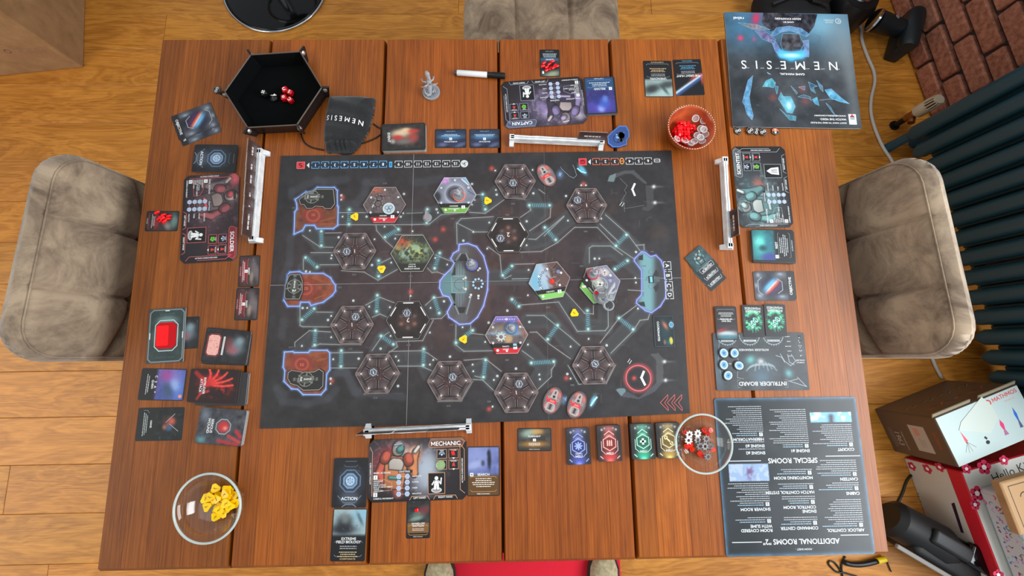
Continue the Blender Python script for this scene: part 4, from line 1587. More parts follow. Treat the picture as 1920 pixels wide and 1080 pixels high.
# lettered destinations
for ch, (X, Y) in zip('ABCD', Zm(1140, 440, 4.906, [(545, 285), (552, 375), (560, 467), (567, 553)])):
    p = BL_(X, Y)
    v.rect(p[0], p[1], 15, 17, (50, 50, 54), 2)
    v.pl([(p[0] - 3, p[1] + 8.4), (p[0] - 7.6, p[1] + 8.4), (p[0] - 7.6, p[1] - 8.4), (p[0] - 3, p[1] - 8.4)], 1.1, WHT, 3)
    v.pl([(p[0] + 1, p[1] + 8.4), (p[0] + 7.6, p[1] + 8.4), (p[0] + 7.6, p[1] - 8.4), (p[0] + 1, p[1] - 8.4)], 1.1, WHT, 3)
    v.text(ch, p[0], p[1], 8, (226, 230, 232), 4, 'c', -PI / 2)
# room numbers in the floor print
for st, X, Y in (('014', 722, 344), ('021', 550, 390), ('018', 664, 515), ('015', 770, 518), ('020', 637, 539), ('012', 848, 410), ('009', 962, 382), ('006', 951, 403), ('004', 1098, 434), ('001', 1222, 472), ('003', 1090, 499),
                 ('007', 1027, 576), ('019', 545, 651), ('017', 657, 654), ('014', 766, 647), ('011', 846, 609), ('013', 704, 746), ('010', 841, 761), ('005', 917, 753), ('008', 951, 675), ('002', 1073, 722)):
    v.text(st, *BL_(X, Y), 3.6, (122, 120, 122), 3, 'c', UP, 0)
v.text('B', *BL_(1050, 327), 7.5, (140, 176, 206), 4, 'c', UP - .35)
v.text('A', *BL_(1060, 748), 7.5, (120, 158, 196), 4, 'c', UP + .2)
# chevrons, docking marks
v.pl([BL_(1190, 345), BL_(1185.5, 355), BL_(1190, 366)], 4.2, (226, 232, 230), 4)
v.pl([BL_(1207, 697), BL_(1202.5, 708), BL_(1209, 721)], 4.6, (230, 234, 234), 4)
v.ring(*BL_(1197, 709), 25, 1.6, (236, 112, 118), 4, 48)
for k in range(3):
    X = 1238 + k * 13
    bl([(X + 14, 740), (X, 755), (X + 15, 770), (X + 15, 765), (X + 8, 755), (X + 14, 747)], .9, (222, 104, 96), 4, True)
for X, Y in ((1162, 382), (1166, 384), (1177, 676), (1180, 679)):
    bl([(X, Y + 3), (X + 4, Y - 3)], 1.2, WHT, 4)
bl(Zm(1030, 290, 5.683, [(120, 130), (130, 150), (215, 230), (260, 250), (290, 220), (270, 150), (250, 110)]), .9, (130, 146, 158), 3)
bl(Zm(1030, 290, 5.683, [(750, 250), (830, 330), (800, 380), (820, 410), (770, 490), (800, 520), (800, 610)]), .8, (112, 114, 116), 3)
bl(Zm(1030, 290, 5.683, [(800, 575), (1010, 540)]), .8, (104, 106, 108), 3)
bl([(1083, 316), (1090, 322), (1098, 324)], 3.2, (150, 220, 240), 4)
bl([(1108, 760), (1113, 752), (1119, 745)], 3.4, (170, 224, 236), 4)
# bay figures: pods, consoles
for X, Y, a in ((871, 522, .5), (871, 541, -.5), (882, 555, 1.1), (897, 557, 1.5), (898, 505, .8)):
    p = BL_(X, Y)
    c, s = math.cos(a), math.sin(a)
    v.disc(p[0] - 2.6 * c, p[1] - 2.6 * s, 2.3, (190, 190, 190), 4, 10)
    v.disc(p[0] + 2.6 * c, p[1] + 2.6 * s, 2.6, (206, 206, 204), 4, 10)
for k in range(9):
    a = k * 2 * PI / 9
    p = BL_(896 + 9 * math.cos(a), 532 + 9 * math.sin(a))
    v.disc(p[0], p[1], 2.5, (156, 196, 232), 4, 8)
v.ring(*BL_(862, 533), 11, .7, (70, 84, 86), 4, 28)
bl([(855, 485), (848, 520)], .7, (60, 70, 70), 4); bl([(855, 585), (848, 555)], .7, (60, 70, 70), 4)
for X in (857, 862, 867):
    bl([(X, 492), (X, 514)], .7, (74, 90, 92), 4); bl([(X, 552), (X, 574)], .7, (74, 84, 88), 4)
dk_, lt_ = (46, 44, 46), (120, 132, 136)
for q in ([(160, 455), (205, 350), (205, 455)], [(150, 660), (200, 770), (205, 660)], [(240, 295), (270, 218), (318, 218), (340, 295)], [(230, 815), (322, 815), (300, 882), (246, 882)]):
    v.poly([BL_(*t) for t in Zm(820, 440, 6, q)], dk_, 3)
for q in ([(200, 300), (262, 214)], [(322, 214), (356, 292)], [(190, 780), (240, 890)], [(380, 690), (326, 890)], [(155, 420), (200, 300)], [(150, 690), (195, 790)]):
    v.pl([BL_(*t) for t in Zm(820, 440, 6, q)], 3.0, lt_, 3)
v.pl([BL_(*t) for t in Zm(820, 440, 6, [(160, 470), (165, 650), (320, 650), (320, 465)])], .8, (150, 184, 184), 3, True)
for q in ([(285, 200), (322, 180), (322, 235), (278, 232)], [(275, 625), (332, 615), (345, 665), (300, 652)], [(410, 380), (440, 320), (465, 350), (465, 385)], [(415, 480), (465, 450), (470, 490), (440, 530)]):
    v.poly([BL_(*t) for t in Zm(1140, 440, 4.906, q)], (44, 48, 52), 3)
for k in (0, 1):
    p = BL_(1221, 510 + k * 27)
    v.ring(p[0], p[1], 5.5, 1.0, (120, 124, 128), 4, 6)
p = BL_(1221, 524); v.rect(p[0], p[1], 12, 15, (40, 52, 56), 4); v.rect(p[0], p[1], 5, 12, (120, 196, 206), 5); v.rect(p[0] + 13, p[1], 9, 11, (84, 90, 92), 4)
for X, Y, n, st in ((587, 403, '01', 0), (574, 541, '02', 0), (566, 684, '03', 0)):
    v.text(n, *BL_(X, Y), 5.6, (222, 120, 86), 4, 'c', UP, 0)
for a0, a1, s in (((600, 415), (628, 408), 1), ((602, 420), (628, 420), 1), ((590, 665), (615, 660), 1), ((594, 676), (612, 672), 1), ((585, 520), (606, 528), 1), ((590, 560), (612, 552), 1)):
    bl([a0, a1], 2.4, (148, 76, 42), 3)
me = slab_mesh('printed_lines', [(0, 0), (.1, 0), (.1, .1), (0, .1)], 0.0, None, v)
link('printed_lines', me, M_BOARD, board, (0, 0, 0.00302))

# ================================================================== engine tiles
ZE = ZB + 0.0003


def engine(pts, text, tpos, trot, label, z=ZE):
    q = [P(x, y, z + .002) for x, y in pts]
    c = sum(q, Vector()) / len(q)
    out = [((p.x - c.x) * 1000, (p.y - c.y) * 1000) for p in q]
    a = sum(out[i][0] * out[(i + 1) % len(out)][1] - out[(i + 1) % len(out)][0] * out[i][1] for i in range(len(out)))
    if a < 0:
        out = out[::-1]
    v = Vec()
    v.pl([(x * .94, y * .93) for x, y in out], .8, (176, 174, 164), 1, True)
    L = lambda X, Y: ((P(X, Y, z + .002).x - c.x) * 1000, (P(X, Y, z + .002).y - c.y) * 1000)
    cx, cy = L(*tpos)
    v.disc(cx, cy, 13, (74, 76, 70), 1, 20, ry=9) if abs(abs(trot) - PI) < .1 else v.disc(cx, cy, 9, (74, 76, 70), 1, 20, ry=13)
    for k in range(6):
        t = k * PI / 3 + .4
        v.pl([(cx + 10 * math.cos(t), cy + 7 * math.sin(t)), (cx + 17 * math.cos(t), cy + 12 * math.sin(t))], 2.6, (116, 116, 108), 1.5)
    d = Vector((math.cos(trot), math.sin(trot)))
    for s_ in (-1, 1):
        for q, e_ in ((15, 8), (22, 5)):
            v.rect(cx + d.x * s_ * q, cy + d.y * s_ * q, 5, 9 - e_ * .5, (96, 97, 92), 1.25, trot)
    v.ring(cx, cy, 14, 1.6, (120, 120, 112), 2, 30)
    v.text('ENGINE', cx - d.x * 4, cy - d.y * 4, 3.0, (232, 232, 228), 3, 'c', trot)
    v.text(text, cx + d.x * 8.5, cy + d.y * 8.5, 6.8, (230, 230, 226), 3, 'c', trot)
    o = slab('engine_tile', label, 'game tile', out, 2.0, (c.x, c.y), 0, z, None, v, 'engine tiles', base=(34, 35, 33), edge=(54, 50, 48))
    return o


engine(Zm(520, 285, 7.2, [(280, 640), (400, 545), (460, 555), (530, 490), (770, 490), (792, 700), (735, 772), (650, 770), (620, 742), (510, 735), (470, 768), (390, 770), (350, 712), (300, 708)]), '1', (585, 369), PI, 'dark engine tile marked ENGINE 1 in the upper left engine room')
engine(Zm(520, 425, 7.2, [(150, 660), (180, 635), (310, 635), (345, 720), (345, 880), (300, 990), (110, 990), (90, 960), (100, 800)]), '2', (552, 537), -PI / 2, 'dark engine tile marked ENGINE 2 at the left middle of the board')
engine(Zm(510, 560, 6, [(170, 830), (210, 800), (280, 810), (350, 825), (480, 820), (540, 785), (590, 820), (585, 990), (540, 1035), (350, 1040), (280, 985), (200, 960), (165, 900)]), '3', (573, 711), PI, 'dark engine tile marked ENGINE 3 in the lower left engine room')

# ================================================================== room tiles
ZR = ZB + 0.0003
TR = 0.0020


def px_r(cx, cy, r, z):
    return (P(cx + r, cy, z) - P(cx - r, cy, z)).length * 500


def room1_art(seed):
    def f(c):
        n = c.noise(9, seed, 3)
        c.addc((n - .5) * 26, (1, .9, .9))
        c.blob(.5, .5, .26, .28, (70, 46, 46), .7, 0, 4)
        for k in range(6):
            t = k * PI / 3
            c.blob(.5 + .30 * math.cos(t + 0), .5 + .346 * math.sin(t), .085, .095, (98, 86, 86), .75)
            c.blob(.5 + .37 * math.cos(t), .5 + .427 * math.sin(t), .036, .042, (226, 214, 212), 1.0)
        c.blob(.93, .5, .035, .04, (176, 92, 78), .8)
        for k in range(6):
            t = k * PI / 3 + PI / 6
            c.blob(.5 + .40 * math.cos(t), .5 + .46 * math.sin(t), .10, .05, (92, 82, 82), .7, t + PI / 2, 4)
    return f


def room1_vec(R):
    v = Vec()
    lt, dk = (128, 114, 114), (26, 21, 22)
    v.pl(hexo(R * .965), .8, (150, 138, 136), 1, True)
    v.pl(hexo(R * .76), 1.6, dk, 1, True)
    for k in range(6):
        t = k * PI / 3
        v.rect(R * .865 * math.cos(t), R * .865 * math.sin(t), R * .2, R * .16, (112, 96, 94), 2, t)
        t += PI / 6
        c, s = math.cos(t), math.sin(t)
        v.pl([(R * .28 * c, R * .28 * s), (R * .66 * c, R * .66 * s)], 2.8, dk, 2)
        for q in (-1, 1):
            v.pl([(R * .30 * c - q * 2.2 * s, R * .30 * s + q * 2.2 * c), (R * .60 * c - q * 2.2 * s, R * .60 * s + q * 2.2 * c)], .7, lt, 3)
        v.pl([(R * .66 * c - 6 * s, R * .66 * s + 6 * c), (R * .66 * c + 6 * s, R * .66 * s - 6 * c)], .8, dk, 3)
    v.ring(0, 0, R * .21, 1.0, (40, 28, 28), 3, 24)
    v.text('1', 0, 0, R * .16, (206, 196, 194), 4, 'c', PI + .1, 1, 1.3)
    for k in range(6):
        t = k * PI / 3
        v.disc(R * .73 * math.cos(t), R * .73 * math.sin(t), 1.3, (238, 228, 226), 4, 8)
        v.disc(R * .24 * math.cos(t), R * .24 * math.sin(t), .8, (196, 120, 112), 4, 6)
    return v


def room2_art(c):
    c.c[:] = (26, 20, 20)
    n = c.noise(6, 5, 3)
    c.blob(.5, .5, .26, .28, (72, 46, 40), .9)
    c.addc((n - .5) * 18, (1, .85, .8))
    for k in range(6):
        t = k * PI / 3 + PI / 6
        c.blob(.5 + .17 * math.cos(t), .5 + .2 * math.sin(t), .05, .055, (150, 104, 88) if k % 2 else (106, 90, 88), .8)
    for k in range(6):
        t = k * PI / 3 + PI / 6
        c.blob(.5 + .385 * math.cos(t), .5 + .445 * math.sin(t), .14, .02, (140, 132, 130), .5, t + PI / 2)


def room2_vec(R):
    v = Vec()
    v.pl(hexo(R * .97), 1.0, (120, 116, 112), 1, True)
    for k in range(6):
        t = k * PI / 3 + PI / 6
        v.rect(R * .77 * math.cos(t), R * .77 * math.sin(t), R * .46, 1.9, (236, 232, 228), 2, t + PI / 2)
    v.ring(0, 0, R * .2, .9, (84, 60, 54), 2, 24)
    v.text('2', 0, 0, R * .2, (226, 216, 210), 4, 'c', PI)
    return v


def dots6(v, R, f=.72):
    for k in range(6):
        t = k * PI / 3 + PI / 6
        v.hexa(R * f * math.cos(t), R * f * math.sin(t), 2.5, (226, 228, 226), 3)
        v.disc(R * f * math.cos(t), R * f * math.sin(t), .9, (90, 92, 94), 4, 6)


def band(v, R, col, rot, words, num='2'):
    """coloured name strip along the lower edge, lettered for the far side"""
    c, s = math.cos(rot), math.sin(rot)
    tf = lambda x, y: (x * c - y * s, x * s + y * c)
    h = R * .866
    hw = lambda y: (R - abs(y) / 1.732) - .6
    v.poly([tf(-hw(h - .6), -h + .6), tf(hw(h - .6), -h + .6), tf(hw(h * .68), -h * .68), tf(-hw(h * .68), -h * .68)], col, 1)
    v.poly([tf(-hw(h * .68), -h * .68), tf(hw(h * .68), -h * .68), tf(hw(h * .45), -h * .45), tf(-hw(h * .45), -h * .45)], (32, 28, 28), 1)
    for i, wd in enumerate(words):
        x, y = tf(-R * .05, -h * (.60 + .15 * i))
        v.text(wd, x, y, 2.6, (236, 238, 236), 4, 'c', rot + PI)
    x, y = tf(R * .38, -h * .66)
    v.rect(x, y, 7.5, 6.8, (236, 238, 238), 3, rot)
    v.text(num, x, y, 4.2, (60, 60, 60), 4, 'c', rot + PI)
    x, y = tf(-R * .42, -h * .80)
    v.hexa(x, y, 3.0, (240, 220, 214), 4)


def storage_art(c):
    c.c[:] = (86, 76, 78)
    c.addc((c.noise(7, 2, 3) - .5) * 50, (1, .95, 1))
    c.blob(.28, .92, .18, .10, (190, 92, 64), .9)
    c.blob(.52, .62, .30, .22, (112, 94, 92), .6)
    c.scratch(60, 4, [(150, 138, 138), (48, 40, 42)], wd=.8)


def storage_vec(R):
    v = Vec()
    v.pl(hexo(R * .965), .8, (170, 150, 146), 1, True)
    for x, y, r in ((-R * .30, R * .05, 7), (-R * .24, R * .32, 6)):
        v.ring(x, y, r, 1.8, (52, 46, 48), 2, 20)
        for k in range(8):
            t = k * PI / 4
            v.rect(x + (r + 1.8) * math.cos(t), y + (r + 1.8) * math.sin(t), 2.4, 2.2, (140, 132, 132), 2, t)
    v.pl([(-R * .2, R * .42), (R * .25, R * .42)], 1.6, (96, 40, 44), 2)
    v.pl([(-R * .55, -R * .1), (-R * .45, R * .12)], 2.4, (196, 190, 188), 2)
    x, y = R * .2, -R * .18
    v.disc(x, y, 12.6, (172, 190, 198), 3, 28)
    v.ring(x, y, 11.8, 1.2, (222, 234, 238), 4, 32)
    for k in range(3):
        t = k * 2.1 + .6
        v.ring(x + 4.6 * math.cos(t), y + 4.6 * math.sin(t), 3.7, 1.1, (92, 106, 116), 5, 16)
    dots6(v, R)
    band(v, R, (196, 34, 48), 0, ['ARMORY', 'STORAGE'])
    return v


def lab_art(c):
    c.c[:] = (120, 124, 140)
    c.addc((c.noise(8, 7, 3) - .5) * 30, (1, 1, 1.05))
    d = np.hypot(c.x, c.y - 3)
    c.mix(np.exp(-((d - 21) / 5) ** 2) * .7, (168, 172, 186))
    c.mix(np.exp(-((d - 13) / 5) ** 2) * .85, (66, 62, 74))
    c.blob(.56, .5, .12, .13, (150, 116, 122), .7)
    c.blob(.25, .93, .13, .12, (196, 150, 200), .9, 0, 6)
    c.blob(.78, .92, .14, .10, (130, 166, 190), .9, -.6, 6)
    c.blob(.08, .45, .10, .16, (34, 34, 38), .9, 0, 5)


def lab_vec(R):
    v = Vec()
    v.pl(hexo(R * .965), .8, (196, 198, 200), 1, True)
    v.ring(0, 3, 21, .8, (190, 194, 204), 2, 40)
    v.ring(0, 3, 12, 1.0, (52, 52, 62), 2, 32)
    v.ring(-R * .46, R * .66, 5, 1, (176, 92, 190), 3, 20)
    v.pl([(R * .3, R * .78), (R * .62, R * .48)], 1.6, (226, 232, 236), 2)
    v.pl([(R * .6, R * .2), (R * .9, 0)], 2.2, (90, 96, 112), 2)
    dots6(v, R)
    band(v, R, (112, 168, 66), 0, ['RESEARCH', 'LABORATORY'], '1')
    return v


def slime_art(c):
    c.c[:] = (46, 48, 44)
    n, n2 = c.noise(12, 3, 4, rough=.7), c.noise(5, 9, 3, rough=.7)
    m = np.exp(-(((c.u - .52) / .33) ** 2 + ((c.v - .54) / .26) ** 2) ** 1.5)
    c.mix(m * sstep(.35, .6, n), (150, 168, 104))
    c.mix(m * sstep(.45, .65, n2), (176, 186, 104))
    c.mix(m * sstep(.5, .7, c.noise(7, 21, 3)), (132, 166, 160))
    c.mix(m * sstep(.52, .7, c.noise(6, 33, 3)), (40, 46, 40))
    c.mix(np.exp(-(((c.u - .28) / .16) ** 2 + ((c.v - .82) / .16) ** 2)) * sstep(.3, .6, n2), (190, 74, 46))
    c.mix(np.exp(-(((c.u - .16) / .1) ** 2 + ((c.v - .66) / .1) ** 2)) * sstep(.3, .6, n), (156, 132, 76))
    c.mix(sstep(.26, .2, c.v), (36, 37, 34))


def slime_vec(R):
    v = Vec()
    v.pl(hexo(R * .97), .9, (176, 172, 160), 1, True)
    for i, wd in enumerate(['ROOM COVERED', 'IN SLIME', 'PREVIOUSLY']):
        v.text(wd, 0, -R * (.71 - .10 * (i if i < 2 else 2)), 2.8 if i < 2 else 1.8, (232, 232, 228), 3, 'c', PI)
    return v


def canteen_art(c):
    c.c[:] = (110, 98, 100)
    c.addc((c.noise(7, 11, 3) - .5) * 40, (1, 1, 1))
    c.mix(sstep(.46, .40, c.u + .25 * (c.v - .5)), (142, 172, 192))
    c.blob(.15, .5, .10, .30, (110, 172, 196), .8, 0, 4)
    c.blob(.4, .62, .14, .3, (176, 190, 206), .8, .3, 4)
    c.mix(sstep(.62, .68, c.u + .2 * c.v), (98, 74, 70))
    c.blob(.73, .82, .09, .09, (60, 52, 56), .9, 0, 4)
    c.scratch(40, 6, [(190, 180, 178), (60, 50, 52)], u0=.5, wd=.9)


def canteen_vec(R, rot):
    v = Vec()
    v.pl(hexo(R * .965, rot), .8, (180, 170, 168), 1, True)
    for k in range(7):
        t = 2.1 + k * .27
        x, y = R * .62 * math.cos(t) + 6, R * .62 * math.sin(t) - 2
        v.ring(x, y, 2.3, .9, (56, 60, 68), 3, 12)
    for x, y in ((-R * .1, R * .55), (-R * .5, R * .2), (-R * .42, -R * .35), (R * .55, R * .36), (R * .47, -R * .22)):
        v.hexa(x, y, 2.6, (230, 232, 230), 3)
    v.disc(R * .42, R * .42, 4, (120, 126, 160), 3, 14)
    v.pl([(R * .02, R * .8), (R * .2, -R * .0), (R * .7, -R * .3)], .8, (60, 50, 52), 2)
    v.pl([(R * .2, R * .6), (R * .36, R * .78)], 2, (44, 34, 36), 2)
    band(v, R, (128, 196, 96), rot, ['CANTEEN'])
    return v


def surg_art(c):
    c.c[:] = (150, 156, 150)
    c.addc((c.noise(8, 15, 3) - .5) * 30, (1, 1, 1))
    c.blob(.55, .5, .22, .2, (184, 194, 180), .8, 0, 4)
    c.mix(sstep(.70, .78, c.u * .8 + c.v * .5), (118, 116, 138))
    c.blob(.62, .82, .14, .10, (198, 190, 188), .9, -.4, 5)
    c.mix(sstep(.36, .30, c.u + .45 * (c.v - .5)), (40, 40, 40))
    c.scratch(30, 8, [(210, 214, 210), (80, 84, 90)], wd=.8)


def surg_vec(R, rot):
    v = Vec()
    v.pl(hexo(R * .965, rot), .8, (176, 176, 180), 1, True)
    for t in (.6, 2.2):
        v.rect(0, 0, 16, 3.4, (216, 214, 200), 2, t)
    v.ring(0, -2, 16, .7, (200, 210, 196), 2, 30)
    for x, y in ((-R * .62, R * .2), (R * .25, R * .62), (R * .52, R * .42), (-R * .72, -R * .1)):
        v.hexa(x, y, 2.7, (230, 232, 230), 3)
    v.disc(R * .25, R * .5, 5, (200, 186, 184), 3, 16)
    v.text('?', R * .25, R * .5, 5, (60, 50, 50), 4, 'c', PI)
    v.rect(R * .5, R * .16, 5, 6, (150, 156, 196), 3, .3)
    band(v, R, (124, 190, 88), rot, ['SURGERY'], '2')
    return v


def comms_art(c):
    c.c[:] = (96, 84, 84)
    c.addc((c.noise(7, 19, 3) - .5) * 40, (1, 1, 1))
    c.mix(sstep(.80, .88, c.v), (116, 104, 176))
    c.blob(.5, .62, .40, .16, (150, 140, 128), .8, 0, 4)
    c.blob(.5, .54, .45, .05, (120, 170, 200), .8)
    c.blob(.54, .40, .1, .12, (190, 156, 110), .9, 0, 5)
    c.blob(.9, .55, .07, .1, (150, 92, 80), .8)
    c.blob(.8, .86, .05, .05, (200, 80, 100), .9)
    c.mix(sstep(.30, .26, c.v), (40, 30, 32))
    c.scratch(40, 3, [(190, 184, 200), (52, 46, 52)], wd=.8)


def comms_vec(R):
    v = Vec()
    v.pl(hexo(R * .965), .8, (190, 170, 166), 1, True)
    x, y = -R * .26, -R * .08
    v.ring(x, y, 5.6, 3.2, (196, 200, 196), 2, 20)
    for k in range(9):
        t = k * 2 * PI / 9
        v.rect(x + 8.4 * math.cos(t), y + 8.4 * math.sin(t), 3.2, 2.8, (196, 200, 196), 2, t)
    for k in range(8):
        v.rect(-R * .4 + k * R * .11, R * .72, 3, 2, (190, 176, 226), 2)
    dots6(v, R)
    v.rect(R * .37, -R * .47, 7, 6.4, (150, 196, 226), 3)
    band(v, R, (198, 34, 46), 0, ['COMMS', 'ROOM'])
    return v


def room(cx, cy, r, art, vecf, label, rot=0.0, group=None, base=(60, 47, 48)):
    z = ZR + TR
    R = px_r(cx, cy, r, z)
    p = P(cx, cy, z)
    return slab('room_tile', label, 'game tile', hexo(R, rot), TR * 1000, (p.x, p.y), 0.004, ZR, art, vecf(R), group, 0.9, (50, 42, 42), base)


GI = 'face-down brown room tiles marked 1'
T1 = [(966, 340, 39.5, 'brown face-down room tile, top of the board right of centre'), (1100, 385, 39.3, 'brown face-down room tile nearest the upper right corner of the board'), (665, 471, 41.5, 'brown face-down room tile between the first and second engine rooms'),
      (660, 609, 42.0, 'brown face-down room tile between the second and third engine rooms'), (708, 700.5, 43.2, 'brown face-down room tile, leftmost of the four in the bottom row'), (843, 714, 43.2, 'brown face-down room tile, second from left in the bottom row'),
      (968, 736, 42.8, 'brown face-down room tile at the bottom edge, just left of the two oval pods'), (1113, 684.5, 41.2, 'brown face-down room tile above the oval pods, left of the red ring')]
for i, (cx, cy, r, lb_) in enumerate(T1):
    room(cx, cy, r, room1_art(40 + i), room1_vec, lb_, 0, GI)
room(953, 440, 40, room2_art, room2_vec, 'black room tile marked 2 with six white bars, upper half of the board', 0, 'face-down black room tiles marked 2')
room(765, 600, 42, room2_art, room2_vec, 'black room tile marked 2 with six white bars, lower half of the board', 0, 'face-down black room tiles marked 2')
room(721, 384, 41, storage_art, storage_vec, 'red-labelled room tile with gears, top left of the board')
room(853, 366, 41, lab_art, lab_vec, 'green-labelled grey room tile with a round basin, top middle of the board')
room(773, 475, 41.5, slime_art, slime_vec, 'dark room tile covered in green and rust slime')
room(1030.6, 526, 40, canteen_art, lambda R: canteen_vec(R, 0.13), 'green-labelled room tile with pale blue floor under the orange flame token', 0.13)
room(1125, 533, 39.5, surg_art, lambda R: surg_vec(R, -0.90), 'tilted green-labelled room tile under the large grey monster figure', -0.90)
room(950, 628, 41, comms_art, comms_vec, 'red-labelled room tile with a white cog, below the board centre')

# exploration tokens
ZX = ZR + TR + 0.0003


def explo(cx, cy, label, rot, r=10.4, z=ZX, flip='?', group='grey hexagonal tokens with a question mark on the room tiles'):
    p = P(cx, cy, z + .002)
    R = px_r(cx, cy, r, z + .002)
    v = Vec()
    v.pl(hexo(R * .90, .5), .5, (120, 118, 122), 1, True)
    v.pl(hexo(R * .62, .0), 1.5, (170, 176, 186), 1, True)
    v.hexa(0, 0, R * .5, (84, 86, 94), 1)
    v.text('?', 0, 0, R * .62, (236, 238, 240), 3, 'c', PI)
    slab('hex_token', label, 'token', hexo(R, .5), 2.0, (p.x, p.y), rot, z, None, v, group, base=(44, 42, 46), edge=(36, 33, 34))


for cx, cy, rot, lb_ in ((962, 343, .1, 'grey question token on the brown room tile at the top of the board'), (1083, 375, .3, 'grey question token on the brown room tile at the upper right'), (938.5, 446.7, .0, 'grey question token on the upper black room tile'),
                         (650, 471.5, .2, 'grey question token on the brown room tile between engines one and two'), (666.7, 594, -.1, 'grey question token on the brown room tile between engines two and three'), (763, 587, .1, 'grey question token on the lower black room tile'),
                         (700, 698, .4, 'grey question token on the leftmost brown tile of the bottom row'), (849, 707, .2, 'grey question token on the second brown tile of the bottom row'), (973.5, 720, PI, 'upright grey question token on the brown tile left of the oval pods'),
                         (1116, 682, .8, 'grey question token on the brown tile above the oval pods')):
    explo(cx, cy, lb_, rot)

# yellow noise tokens
M_YEL = mat('yellow_plastic_token', (255, 206, 0), 0.2)


def tri_token_mesh(name, s, t, col_mark=True):
    out = []
    for k in range(3):
        a = k * 2 * PI / 3 + PI / 6
        for d in (-.28, .28):
            out.append((s * math.cos(a + d), s * math.sin(a + d)))
    mb = MB()
    b = bmesh.new()
    n = len(out)
    vs = [b.verts.new((x, y, z)) for z in (0, t) for x, y in out]
    b.faces.new(vs[:n][::-1]); b.faces.new(vs[n:])
    for i in range(n):
        b.faces.new([vs[i], vs[(i + 1) % n], vs[n + (i + 1) % n], vs[n + i]])
    bmesh.ops.bevel(b, geom=list(b.edges), offset=t * .18, segments=1, affect='EDGES')
    mb.bm(b, 0)
    # raised mark on the top
    mb.box((0, 0, t), (s * .12, s * .75, t * .14), mi=1)
    mb.box((0, s * .1, t), (s * .5, s * .12, t * .14), rot=(0, 0, .7), mi=1)
    me = mb.mesh(name, .4)
    me.materials.append(M_YEL)
    me.materials.append(MATS['yellow_mark'])
    return me


mat('yellow_mark', (176, 128, 4), .4)
YM = tri_token_mesh('noise_token', .0092, .0028)
for cx, cy, a, wh in ((665, 406, .5, 'right of the first engine room'), (914, 376, 1.5, 'right of the green-labelled basin room'), (715, 504, 2.2, 'left of the slime-covered room'), (869, 636, 2.6, 'below the blue-outlined sleeping bay'), (1077, 587, 1.1, 'below the green-labelled canteen room')):
    o = link('noise_token', YM, M_YEL, None, P(cx, cy, ZB + .003).xy.to_3d() + Vector((0, 0, ZB + .0003)), (0, 0, a))
    prop(o, 'yellow triangular token in the corridor ' + wh, 'token', 'yellow triangular tokens on the board')


# oval escape pods
def pod(cx, cy, a, label):
    z = ZB + .0003
    p = P(cx, cy, z + .002)
    sx_, sy_ = 27.5, 17.5
    n = 28
    out = [(sx_ * math.cos(2 * PI * k / n), sy_ * math.sin(2 * PI * k / n)) for k in range(n)]

    def art(c):
        c.c[:] = (120, 104, 104)
        c.addc((c.noise(5, 5, 3) - .5) * 40, (1, .95, .95))
        for u, vv in ((.2, .25), (.2, .75), (.8, .2), (.85, .7)):
            c.blob(u, vv, .12, .16, (226, 104, 96), .8)
    v = Vec()
    g, d, r = (172, 160, 158), (70, 62, 62), (218, 48, 58)
    v.ring(0, 0, 26, 1.4, (60, 52, 54), 1, 36, ry=16)
    v.poly([(-22, -6), (-18, -10), (-8, -9), (-4, -5), (-4, 5), (-8, 9), (-18, 10), (-22, 6)], g, 1)
    v.rect(-13, 0, 11, 9, d, 2); v.rect(-13, 3.2, 10, 1.2, g, 3); v.rect(-13, -3.2, 10, 1.2, g, 3)
    v.rect(-1.5, 0, 6.5, 17, r, 2); v.rect(-1.5, 0, 3.5, 9, (255, 120, 110), 3); v.pl([(-5, 9), (3, 13)], 2.6, r, 2)
    v.poly([(4, -7), (20, -5), (23, 0), (20, 5), (4, 7)], g, 1)
    v.disc(8, 0, 2.8, (52, 46, 48), 3, 14)
    v.ring(4, 8.5, 2.2, 1.1, g, 3, 14); v.ring(4, -8.5, 2.2, 1.1, g, 3, 14)
    v.rect(16, 0, 6, 3, d, 3)
    slab('pod_tile', label, 'game tile', out, 2.0, (p.x, p.y), a, z, art, v, 'oval pod tiles', 1.2, (52, 44, 46))


pod(1024.5, 328.5, PI - math.radians(61), 'oval red and grey pod tile at the top of the board')
pod(1036, 751, PI + math.radians(66) + PI, 'oval red and grey pod tile at the bottom, left one of the two')
pod(1081.5, 759, PI + math.radians(66) + PI, 'oval red and grey pod tile at the bottom, right one of the two')
# ================================================================== cards
WT_ = (232, 233, 232)


def card(label, px, art, vecf, z=ZT, t=0.4, group=None, name='game_card', cat='card', r=3.0, edge=(120, 118, 116), base=(26, 26, 29), res=1.15, m=None):
    c, a, W, H = quad(px, z + t * .001)
    v = Vec()
    if vecf:
        vecf(v, W, H)
    return slab(name, label, cat, rrect(W, H, r, 3), t, (c.x, c.y), a, z + .0001, art, v, group, res, edge, base, m)


